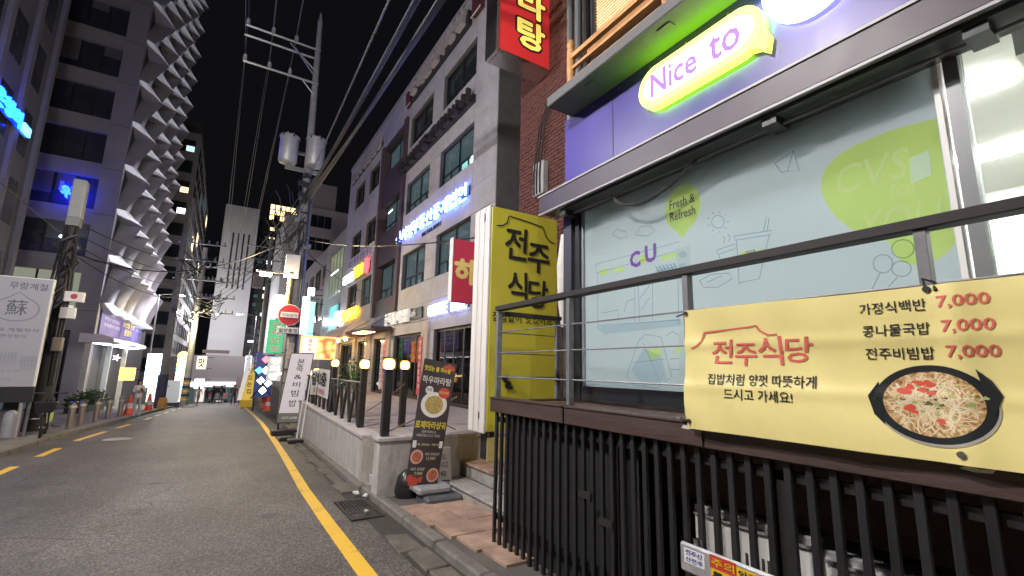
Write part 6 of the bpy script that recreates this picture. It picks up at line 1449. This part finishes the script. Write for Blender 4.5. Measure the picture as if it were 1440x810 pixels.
# ================================================================== far left: grey block with lit windows
FL = thing('apartment_block', 'grey high-rise block with a few lit windows beyond the fin tower', 'building', (-14, 85, -4))
M_fl = mat('block_grey', (.30, .285, .28), .7, var=.1, vs=.5)
MB().box(-20, -5.9, 76, 118, -5, 34).build('wall', M_fl, FL)
MB().box(-18, -6.2, 78, 100, 34.002, 36.5).build('roof_screen', M_frame_g, FL)
for r_ in range(11):
    for c_ in range(3):
        x0 = -6.9-c_*3.2; z0 = .5+r_*3.05; m_ = M_pane
        if (r_, c_) in ((10, 0),): m_ = M_pane_lit
        if (r_, c_) in ((8, 0), (6, 1)): m_ = M_pane_warm
        if (r_, c_) in ((7, 0),): m_ = M_pane_white
        W = MB().box(x0-1.7, x0+.5, 75.94, 75.999, z0, z0+1.8).build('window', M_frame, FL)
        if m_ in (M_pane_warm, M_pane_lit, M_pane_white): MB().box(x0-.5, x0+.45, 75.91, 75.939, z0+.1, z0+.9).build('pane', m_, W); MB().box(x0-1.6, x0-.55, 75.91, 75.939, z0+.1, z0+1.7).build('pane', M_pane, W)
        else: MB().box(x0-1.6, x0+.4, 75.91, 75.939, z0+.1, z0+1.7).build('pane', M_pane, W)
for r_ in range(12):
    for c_ in range(9): 
        y0 = 77+c_*4.5; lt = rnd.random()
        MB().box(-5.899, -5.85, y0, y0+3.0, .2+r_*2.75, 2.1+r_*2.75).build('window', M_pane_warm if lt < .08 else (M_pane_l if lt < .2 else M_pane), FL)
# white tower at the end
WT = thing('white_tower', 'pale slab tower with four dark vertical slots closing the street', 'tower', (0, 122, -8))
M_wt = mat('tower_white', (.66, .65, .66), .6, var=.05, vs=.3)
a = atY(291, 282, 120); b = atY(356, 302, 120)
tx0, tx1, tz = -2.9, 4.0, 38.0
MB().box(tx0, tx1, 121, 140, -9.5, tz).build('wall', M_wt, WT)
zz = -8
while zz < tz-1.5:
    for k_ in range(4):
        w_ = (tx1-tx0)/4; MB().box(tx0+k_*w_+.02, tx0+(k_+1)*w_-.02, 120.93, 120.998, zz+.02, zz+1.55).build('cladding_panel', M_wt, WT)
    zz += 1.58
for k_ in range(4):
    x0 = -.9+k_*1.05; MB().box(x0, x0+.34, 120.88, 120.925, 18.5, 31.5).build('slot', mat('slot_dark', (.025, .025, .03), .6), WT)
GT = thing('glass_tower', 'dark glazed tower with lit rooftop frame behind the pale slab', 'tower', (7, 128, -8))
MB().box(4.3, 10.4, 124, 150, -9, 36.5).build('wall', mat('glass_tower_dark', (.03, .035, .035), .2, var=.3), GT)
for r_ in range(20):
    for c_ in range(3):
        x0 = 4.6+c_*1.9; t_ = rnd.random(); m_ = M_pane_white if t_ < .10 else (M_pane_warm if t_ < .16 else (M_pane_l if t_ < .5 else M_pane))
        if r_ > 17 and c_ > 0: m_ = M_pane_warm
        W = MB().box(x0, x0+1.6, 123.93, 123.998, -6+r_*2.1, -4.6+r_*2.1).build('window', M_pane, GT)
        if m_ is not M_pane: MB().box(x0+.2, x0+.2+rnd.uniform(.5, 1.2), 123.9, 123.929, -5.8+r_*2.1, -5.8+rnd.uniform(.4, 1.1)+r_*2.1).build('lit_pane', m_, W)
RF = MB().box(6.2, 14.6, 126, 136, 36.6, 37.2).build('roof_deck', M_frame, GT)
WG = lit('roof_gold', (1, .68, .32), 2.2)
for i in range(7):
    for j in range(3):
        MB().box(6.4+i*1.18, 7.3+i*1.18, 126, 126.1, 37.5+j*1.4, 38.6+j*1.4).build('lit_bay', WG if rnd.random() < .75 else M_pane, RF)
MB().box(6.2, 14.6, 126.15, 136, 37.21, 41.6).build('roof_house', M_frame, RF)
# white wall block and balcony flats on the right
WB2 = thing('white_block', 'pale blank-walled block standing right of the dark glazed tower', 'building', (11, 100, -6))
MB().box(7.4, 14.5, 92, 112, -7, 29.5).build('wall', M_wt, WB2)
zz = -6
while zz < 27.5:
    for k_ in range(3): MB().box(7.42+k_*2.36, 7.42+(k_+1)*2.36-.03, 91.94, 91.998, zz, zz+1.9).build('cladding_panel', M_wt, WB2)
    zz += 1.93
BF = thing('balcony_flats', 'pale apartment house with stacked balcony windows right of the utility pole', 'building', (9, 62, -2))
M_bf = mat('flats_cream', (.50, .44, .43), .7, var=.1)
MB().box(7.0, 13.5, 58, 70, -3, 20.5).build('wall', M_bf, BF)
MB().box(7.2, 10, 58.4, 66, 20.502, 23.8).build('roof_house', M_bf, BF)
for r_ in range(7):
    z0 = 1.2+r_*2.8
    MB().box(6.9, 9.9, 57.6, 57.99, z0-.9, z0).build('balcony', M_bf, BF)
    W = MB().box(7.3, 9.6, 57.93, 57.997, z0+.05, z0+1.6).build('window', M_pane if r_ != 3 else M_pane_l, BF)
    for k_ in range(2): MB().box(8.05+k_*.75, 8.12+k_*.75, 57.90, 57.929, z0+.05, z0+1.6).build('mullion', M_frame_g, W)
# street end: low shop with lit fascia and striped hoarding
SE = thing('end_shop', 'low shop closing the street with white lit fascia and poster strips', 'shop', (0, 90, gz(90)))
ge = gz(88)
MB().box(-7, 9, 88, 92, ge-.5, 3.0).build('wall', mat('end_wall', (.42, .40, .41), .7, var=.1), SE)
MB().box(-6.8, 2.4, 87.8, 87.995, ge+2.6, ge+3.3).build('lit_fascia', lit('fascia_glow', (1, .93, .93), 1.3), SE)
MB().box(2.5, 8.0, 87.85, 87.99, ge+.3, ge+4.2).build('shutter', mat('shutter_pink', (.42, .34, .34), .6), SE)
for i, (x0, x1, z) in enumerate(((-3.8, 1.2, 8.4), (-3.8, 1.2, 7.0), (-3.8, 0, 5.8), (-3.8, .6, 4.5), (-3.8, .4, 2.6))):
    pass
for i, (x0, x1, z0, h_) in enumerate(((-3.6, 1.4, 5.0, .7), (-3.6, 1.4, 3.6, 1.0), (-3.6, .2, 2.2, .6), (-3.4, .9, .8, .6), (-3.4, .6, -.6, .7), (-3.6, -.2, -1.9, .6))):
    W = MB().box(x0, x1, 120.80, 120.87, z0-1.0, z0-1.0+h_).build('poster_strip', mat('strip_far_%d' % (i % 3), [(.20, .14, .13), (.45, .20, .28), (.30, .22, .18)][i % 3], .6), WT)
for i in range(7): MB().box(-6.4+i*1.25, -5.4+i*1.25, 87.9, 87.996, ge+.3, ge+2.4).build('shop_window', lit('end_window', (1, .9, .85), .5) if i % 2 else M_pane_l, SE)

# ---- poles on the left kerb
def left_pole(xa, ya, h, label, r=.19, stripes=False):
    p = atG(xa, ya, .1); z = gz(p.y)+.1
    T = thing('utility_pole', label, 'utility pole', (p.x, p.y, z))
    MB().tube([(p.x, p.y, z), (p.x, p.y, z+h)], [r, r*.7], 12).build('shaft', M_concrete, T, 0, True)
    if stripes:
        for k_ in range(6): MB().tube([(p.x, p.y, z+.4+k_*.32), (p.x, p.y, z+.40+k_*.32+.16)], r*1.06, 12).build('hazard_stripe', mat('hazard_yellow', (.75, .5, .03), .5) if k_ % 2 == 0 else M_ink, T)
    return T, p, z
TA, pA, zA = left_pole(223, 574, 12, 'weathered concrete pole with blue wrap beside the glowing light box', .24)
MB().tube([(pA.x, pA.y, zA+.02), (pA.x, pA.y, zA+2.2)], .30, 12).build('blue_wrap', mat('wrap_blue', (.06, .07, .13), .6), TA)
MB().lathe((pA.x+.2, pA.y-.4, zA), [(.28, 0), (.25, .5), (.2, .7)], 10).build('yellow_foot', mat('foot_orange', (.7, .35, .08), .6), TA)
TB_, pB, zB = left_pole(258, 570, 13, 'concrete pole with black and yellow hazard stripes and street lamp', .26, True)
street_lamp(TB_, (pB.x, pB.y, zB+6.6), (pB.x-.2, pB.y-1.2, zB+6.75), 420, (1, .84, .50), 4)
for T, p, z in ((TA, pA, zA), (TB_, pB, zB)):
    for h in (7.5, 8.8, 10.2, 11.4):
        MB().tube([(p.x-.3, p.y, z+h), (p.x+2.6, p.y, z+h+.05)], .05, 6).build('crossarm', M_steel, T)
        for k_ in range(5): MB().lathe((p.x+.5+k_*.5, p.y, z+h+.06), [(.03, 0), (.08, .08), (.04, .14), (.07, .22), (.02, .3)], 8).build('insulator', M_ins, T)
    for i in range(10):
        h = rnd.uniform(6, 11); MB().tube([(p.x+rnd.uniform(-.2, .2), p.y-.2, z+h), (p.x+rnd.uniform(.3, 1.5), p.y-.3, z+h-rnd.uniform(.2, .9)), (p.x+rnd.uniform(1, 2.4), p.y, z+h+rnd.uniform(-.1, .5))], .035, 5).build('cable_loop', M_cable, T)
# round-dot column sign, white board, yellow sign
DS = thing('dot_sign', 'narrow vertical sign with a column of coloured glowing discs', 'sign', (-3, 45, 0))
a, b = px2(249, 497, 260, 546, 47)
MB().box(a.x, b.x, 47.02, 47.2, b.z, a.z).build('board', M_frame, DS)
for k_, c_ in enumerate(((.9, .9, .2), (1, .45, .6), (.95, .9, .2), (.2, .8, 1), (1, .7, .3), (1, .5, .6), (.9, .95, .7), (.3, .75, 1))):
    MB().prism(circle((a.x+b.x)/2, a.z-(k_+.5)*(a.z-b.z)/8, (b.x-a.x)*.42, 14), faceY(47.02), .03).build('disc', lit('dot_%d' % k_, c_, 1.5), DS)
MB().tube([((a.x+b.x)/2, 47.1, gz(47)), ((a.x+b.x)/2, 47.1, b.z)], .06, 6).build('leg', M_dark, DS)
WBd = thing('white_board', 'tall plain white board on a dark foot at the left kerb', 'board', (-3, 42, gz(42)))
a, b = px2(236, 535, 250, 566, 45); MB().box(a.x, b.x, 45, 45.12, b.z, a.z).build('board', mat('board_plain', (.6, .58, .56), .5, emit=(.8, .76, .74), es=.15), WBd); MB().box(a.x-.1, b.x+.1, 44.8, 45.3, gz(45), b.z-.002).build('foot', M_dark, WBd)
vs_px('small yellow and white lit shop sign over the far crowd', 278, 501, 289, 519, 62, '맛', lit('sign_cream', (1, .82, .45), 1.8), mat('ink_red2', (.5, .08, .05), .5))
vs_px('white lit window box sign left of the far crowd', 274, 533, 286, 546, 66, '', lit('sign_white_far', (1, .98, 1), 3), None)
# small shops row on the left beyond the tower
LS = thing('shop_row', 'low lit shop fronts on the left beyond the striped pole', 'shop', (-7, 74, gz(74)))
MB().box(-7.5, -4.2, 72.5, 75.8, gz(74)-.5, 2.5).build('wall', mat('row_wall', (.28, .26, .26), .7, var=.15), LS)
for i in range(3): MB().box(-7.2+i*.95, -6.4+i*.95, 72.40, 72.499, gz(73)+.3, gz(73)+2.3).build('shop_window', lit('row_window', (1, .85, .75), 1.1), LS)
RS2 = thing('side_house', 'shadowy narrow house between the balcony flats and the curtain wall block', 'building', (8, 44, -1))
MB().box(6.6, 12, 38.2, 57, -3.5, 11.5).build('wall', mat('side_house_grey', (.19, .18, .19), .75, var=.15), RS2)
for r_ in range(4):
    for c_ in range(5): MB().box(6.54, 6.599, 39+c_*3.6, 41.2+c_*3.6, -.4+r_*2.9, 1.3+r_*2.9).build('window', M_pane_warm if (r_ == 0 and c_ % 2) else M_pane, RS2)

# ================================================================== people
def person(x, y, z, head, h=1.7, top=(.02, .02, .025), legs=(.03, .035, .05), pose='stand', label='', hair=(.012, .01, .01), skin=(.45, .28, .2), long_hair=False, group=None):
    T = thing('person', label, 'person', (x, y, z), group)
    k = h/1.7
    J = {'pel': (0, 0, .93), 'sp': (0, .0, 1.12), 'ch': (0, -.01, 1.32), 'nk': (0, 0, 1.46), 'hd': (0, -.02, 1.56), 'ht': (0, -.02, 1.66),
         'sl': (-.18, 0, 1.40), 'sr': (.18, 0, 1.40), 'hl': (-.09, 0, .90), 'hr': (.09, 0, .90)}
    if pose == 'phone':
        J.update(el=(-.22, -.05, 1.14), wl=(-.12, -.28, 1.18), er=(.22, -.05, 1.14), wr=(.08, -.30, 1.20), kl=(-.10, -.02, .50), al=(-.10, .03, .08), kr=(.10, -.03, .50), ar=(.11, .0, .08))
    elif pose == 'walk':
        J.update(el=(-.24, .10, 1.14), wl=(-.24, .02, .92), er=(.24, -.10, 1.14), wr=(.22, -.26, .98), kl=(-.10, -.16, .52), al=(-.10, -.18, .10), kr=(.10, .08, .50), ar=(.10, .32, .12))
    else:
        J.update(el=(-.25, .02, 1.12), wl=(-.25, -.06, .88), er=(.25, .02, 1.12), wr=(.24, -.08, .88), kl=(-.10, -.01, .50), al=(-.12, .03, .08), kr=(.10, -.02, .50), ar=(.13, .0, .08))
    J['fl'] = (J['al'][0], J['al'][1]-.16, .04); J['fr'] = (J['ar'][0], J['ar'][1]-.16, .04)
    J['ml'] = tuple(a+(a-b)*.35 for a, b in zip(J['wl'], J['el'])); J['mr'] = tuple(a+(a-b)*.35 for a, b in zip(J['wr'], J['er']))
    R_ = dict(pel=.135, sp=.125, ch=.15, nk=.055, hd=.088, ht=.075, sl=.07, sr=.07, hl=.095, hr=.095, el=.046, er=.046, wl=.034, wr=.034, ml=.032, mr=.032, kl=.062, kr=.062, al=.042, ar=.042, fl=.036, fr=.036)
    names = list(J); idx = {n_: i for i, n_ in enumerate(names)}
    E_ = [('pel', 'sp'), ('sp', 'ch'), ('ch', 'nk'), ('nk', 'hd'), ('hd', 'ht'), ('ch', 'sl'), ('sl', 'el'), ('el', 'wl'), ('wl', 'ml'), ('ch', 'sr'), ('sr', 'er'), ('er', 'wr'), ('wr', 'mr'),
          ('pel', 'hl'), ('hl', 'kl'), ('kl', 'al'), ('al', 'fl'), ('pel', 'hr'), ('hr', 'kr'), ('kr', 'ar'), ('ar', 'fr')]
    me = bpy.data.meshes.new('body_skeleton'); me.from_pydata([J[n_] for n_ in names], [(idx[a], idx[b]) for a, b in E_], [])
    o = bpy.data.objects.new('body_skeleton', me); sc.collection.objects.link(o)
    o.modifiers.new('skin', 'SKIN'); ss = o.modifiers.new('sub', 'SUBSURF'); ss.levels = 1; ss.render_levels = 1
    for i, n_ in enumerate(names):
        sv = me.skin_vertices[0].data[i]; sv.radius = (R_[n_], R_[n_]); sv.use_root = (n_ == 'pel')
    dg_ = bpy.context.evaluated_depsgraph_get(); m2 = bpy.data.meshes.new_from_object(o.evaluated_get(dg_)); bpy.data.objects.remove(o)
    tn = '%.2f_%.2f_%.2f' % top; ln = '%.2f_%.2f_%.2f' % legs
    for mm in (mat('skin_tone', skin, .6), mat('top_'+tn, top, .8), mat('trousers_'+ln, legs, .8), mat('shoe', (.5, .5, .48), .6)): m2.materials.append(mm)
    wr_ = [Vector(J['wl']), Vector(J['wr'])]
    for p_ in m2.polygons:
        c_ = p_.center; p_.use_smooth = True
        if c_.z < .09: mi = 3
        elif min((c_-q).length for q in wr_+[Vector(J['ml']), Vector(J['mr'])]) < .055: mi = 0
        elif c_.z < .92 and abs(c_.x) < .205: mi = 2
        elif c_.z > 1.45 and abs(c_.x) < .10: mi = 0
        else: mi = 1
        p_.material_index = mi
    for v in m2.vertices: v.co *= k
    m2.name = 'body'; b_ = bpy.data.objects.new('body', m2); col.objects.link(b_); b_.parent = T
    mb = MB(); o_ = Vector((x, y, z))
    prof = [(.0, .135), (.06, .125), (.095, .07), (.108, .0), (.104, -.06), (.085, -.10 if not long_hair else -.30), (.06, -.11 if not long_hair else -.34)]
    mb.lathe((x, y+.015*k, z+1.60*k), [(r*k, q*k) for r, q in prof][::-1], 14)
    mb.v = [(a, max(b, y-.055*k) if c < z+1.66*k else b, c) for a, b, c in mb.v]
    mb.build('hair', mat('hair_dark', hair, .5), T, 0, True)
    if pose == 'phone': MB().box(x-.06, x+.02, y-.34*k, y-.33*k, z+1.18*k, z+1.32*k).build('phone', M_ink, T)
    T.rotation_euler = (0, 0, head); return T
p = atG(190, 585, .1)
person(p.x, p.y, gz(p.y)+.1, RAD(25), 1.66, (.62, .58, .58), (.35, .36, .42), 'phone', 'person in pale top looking at a phone between two traffic cones', long_hair=True)
crowd = [(277, 569, (.60, .56, .42), (.50, .48, .42), 'walk', 20, 'person in cream coat walking at the left of the far crowd'),
         (289, 567.5, (.03, .03, .035), (.02, .02, .025), 'stand', 160, 'person in all-black clothes at the left edge of the dark group'),
         (298, 568, (.015, .015, .018), (.04, .04, .05), 'walk', 200, 'person in bulky black jacket walking away in the far crowd'),
         (309, 568.5, (.05, .05, .06), (.16, .17, .20), 'walk', 180, 'person in dark jacket and grey trousers walking away'),
         (327, 570, (.03, .03, .045), (.03, .03, .05), 'walk', -10, 'person in navy jacket walking towards the camera past the yellow banner'),
         (302, 567, (.35, .35, .36), (.05, .05, .06), 'stand', 120, 'person in grey top half hidden inside the far crowd'),
         (336, 569.5, (.55, .45, .55), (.05, .08, .30), 'stand', 60, 'person in pink top and blue trousers next to the yellow feather banner')]
for xa, ya, tp_, lg_, ps, hd, lb in crowd:
    p = atG(xa, ya); person(p.x, p.y, gz(p.y), RAD(hd), 1.72, tp_, lg_, ps, lb)
# a white van waiting behind the crowd
VN = thing('van', 'white van parked across the far end of the street behind the crowd', 'van', (-1, 66, gz(66)))
vx, vy, vz = .2, 66.0, gz(66)
M_van = mat('van_white', (.62, .62, .64), .35)
prof = [(-.9, .35), (-.9, 1.0), (-.82, 1.25), (-.70, 1.85), (-.55, 1.98), (.55, 1.98), (.70, 1.85), (.82, 1.25), (.9, 1.0), (.9, .35)]
n = len(prof); mb = MB(); mb.add([(vx+x, vy, vz+z) for x, z in prof]+[(vx+x, vy+4.4, vz+z) for x, z in prof], [tuple(range(n)), tuple(range(n, 2*n))[::-1]]+[(i, (i+1) % n, n+(i+1) % n, n+i) for i in range(n)]); mb.build('body', M_van, VN, .04)
MB().hexa([(vx-.76, vy-.02, vz+1.2), (vx+.76, vy-.02, vz+1.2), (vx+.76, vy-.005, vz+1.2), (vx-.76, vy-.005, vz+1.2)], [(vx-.62, vy-.02, vz+1.8), (vx+.62, vy-.02, vz+1.8), (vx+.62, vy-.005, vz+1.8), (vx-.62, vy-.005, vz+1.8)]).build('rear_window', M_pane, VN)
for s_ in (-1, 1):
    MB().box(vx+s_*.78-.09, vx+s_*.78+.09, vy-.03, vy-.005, vz+.75, vz+1.05).build('tail_lamp', mat('tail_red', (.4, .02, .02), .3, emit=(1, .05, .04), es=.3), VN)
    for yy_ in (.8, 3.6): MB().tube([(vx+s_*.72, vy+yy_, vz+.33), (vx+s_*.92, vy+yy_, vz+.33)], .33, 18).build('wheel', mat('tyre', (.02, .02, .02), .8), VN)
MB().box(vx-.25, vx+.25, vy-.025, vy-.006, vz+.6, vz+.72).build('number_plate', M_white, VN); MB().box(vx-.92, vx+.92, vy-.08, vy-.026, vz+.33, vz+.52).build('bumper', M_frame_g, VN, .02)

# ================================================================== cables overhead
def wire(a, b, sag, r, label, m=M_cable, group=None, n=14):
    a, b = Vector(a), Vector(b); pts = [a.lerp(b, t)+Vector((0, 0, -sag*4*t*(1-t))) for t in [i/n for i in range(n+1)]]
    return tag(MB().tube(pts, r, 5).build('overhead_cable', m, None, 0, False, pts[0]), label, 'cable', group)
def to_px(a, x, y, Y, ext=1.6):
    q = atY(x, y, Y); a = Vector(a); return a + (q-a)*ext
pa = Vector((px_-.02, py_-.2, 8.3))
for k_, (x, y, z0, r, nn) in enumerate(((611, 0, 8.15, .026, 9), (577, 0, 8.5, .024, 6), (546, 0, 9.2, .020, 1))):
    for j in range(nn):
        s_ = Vector((px_+rnd.uniform(-.08, .08), py_-.2, z0+rnd.uniform(-.10, .10)))
        e_ = to_px(s_, x+rnd.uniform(-6, 6)*(nn > 1), y, 7.0, 1.7)
        wire(s_, e_, .25 if nn > 1 else .05, r*rnd.uniform(.5, 1.1), ['thick bundled cable sweeping overhead nearest the stone offices', 'thinner cable bundle sweeping overhead between pole and street', 'single thin cable stretched above the bundles'][k_], M_cable_l if j % 2 == 0 else M_cable, ['right cable bundle', 'left cable bundle', None][k_])
for k_, (x, y, z) in enumerate(INS):
    wire((x, y, z), (x-.4+.1*k_, 58, 11.5), .7, .012, 'thin high-voltage line running down the street from the crossarms', M_cable_l, 'high-voltage lines')
    wire((x, y, z), (x-.9, -12, z+.5), .8, .012, 'thin high-voltage line running back overhead from the crossarms', M_cable_l, 'high-voltage lines overhead')
for k_ in range(7):
    wire((px_, py_+.2, 7.2+.28*k_), (P3p.x+.2, P3p.y, 8.2+.45*k_), .35+.06*k_, .020, 'cable strung from the transformer pole to the far right pole', M_cable, 'cables to the far right pole')
for k_ in range(5):
    wire((px_-.1, py_, 7.0+.4*k_), (pB.x+.3+.3*k_, pB.y, zB+7.6+.7*k_), .5, .018, 'cable crossing the street to the striped pole', M_cable, 'cables crossing the street')
for k_ in range(4):
    wire((lx+.1, ly, 5.2+.35*k_), (pA.x+.3+.5*k_, pA.y, zA+7.5+.9*k_), .5, .018, 'cable from the dark left pole to the blue-wrapped pole', M_cable, 'left pavement cables')
wire((lx, ly, 5.6), (-9.0, 14, 9.6), .1, .016, 'thin cable rising left from the dark pole to the office', M_cable_l)
wire((lx+.1, ly, 5.25), (px_, py_-.1, 6.9), 1.1, .022, 'long sagging cable crossing the street between the two poles')
wire((px_+.1, py_-.1, 6.6), (4.4, 8.0, 4.35), .25, .018, 'dark cable drooping across the stone facade to the yellow sign')
wire((px_+.1, py_, 6.2), (6.0, 24, 5.4), .2, .016, 'short cable from the pole to the stone offices')

# ================================================================== street lamps: near ones out of shot, far ones added to brighten the street end
def lamp_post(x, y, tipx, h, energy, colr, label):
    z = gz(y)+.1; T = thing('street_lamp', label, 'street lamp', (x, y, z))
    MB().tube([(x, y, z), (x, y, h)], [.09, .06], 12).build('post', M_post, T, 0, True)
    street_lamp(T, (x, y, h-.05), (tipx, y, h+.12), energy, colr, 60)
lamp_post(-4.3, 3.2, -2.4, 7.2, 600, (1, .94, .90), 'grey street lamp post on the left pavement opposite the shop')
lamp_post(-4.3, -11, -2.4, 7.2, 460, (1, .94, .90), 'grey street lamp post up the street on the left pavement')
lamp_post(-5.2, 8.6, -4.2, 7.6, 600, (.97, .93, .97), 'grey street lamp post opposite the terrace')
lamp_post(-5.6, 54, -3.8, 8.0, 450, (.95, .88, 1), 'added far street lamp post before the fin tower end')
lamp_post(3.9, 80, 1.5, 9.0, 1000, (1, .93, .96), 'added far street lamp post near the street end')
lamp_post(-4.6, 104, -1.6, 11.0, 2600, (.96, .95, 1), 'added far street lamp post to light the pale slab tower')

if 'o' in _TX: _c = _TX['o'].data; bpy.data.objects.remove(_TX['o']); bpy.data.curves.remove(_c)
link_all()
for o in bpy.data.objects:
    if '_o' in o: del o['_o']
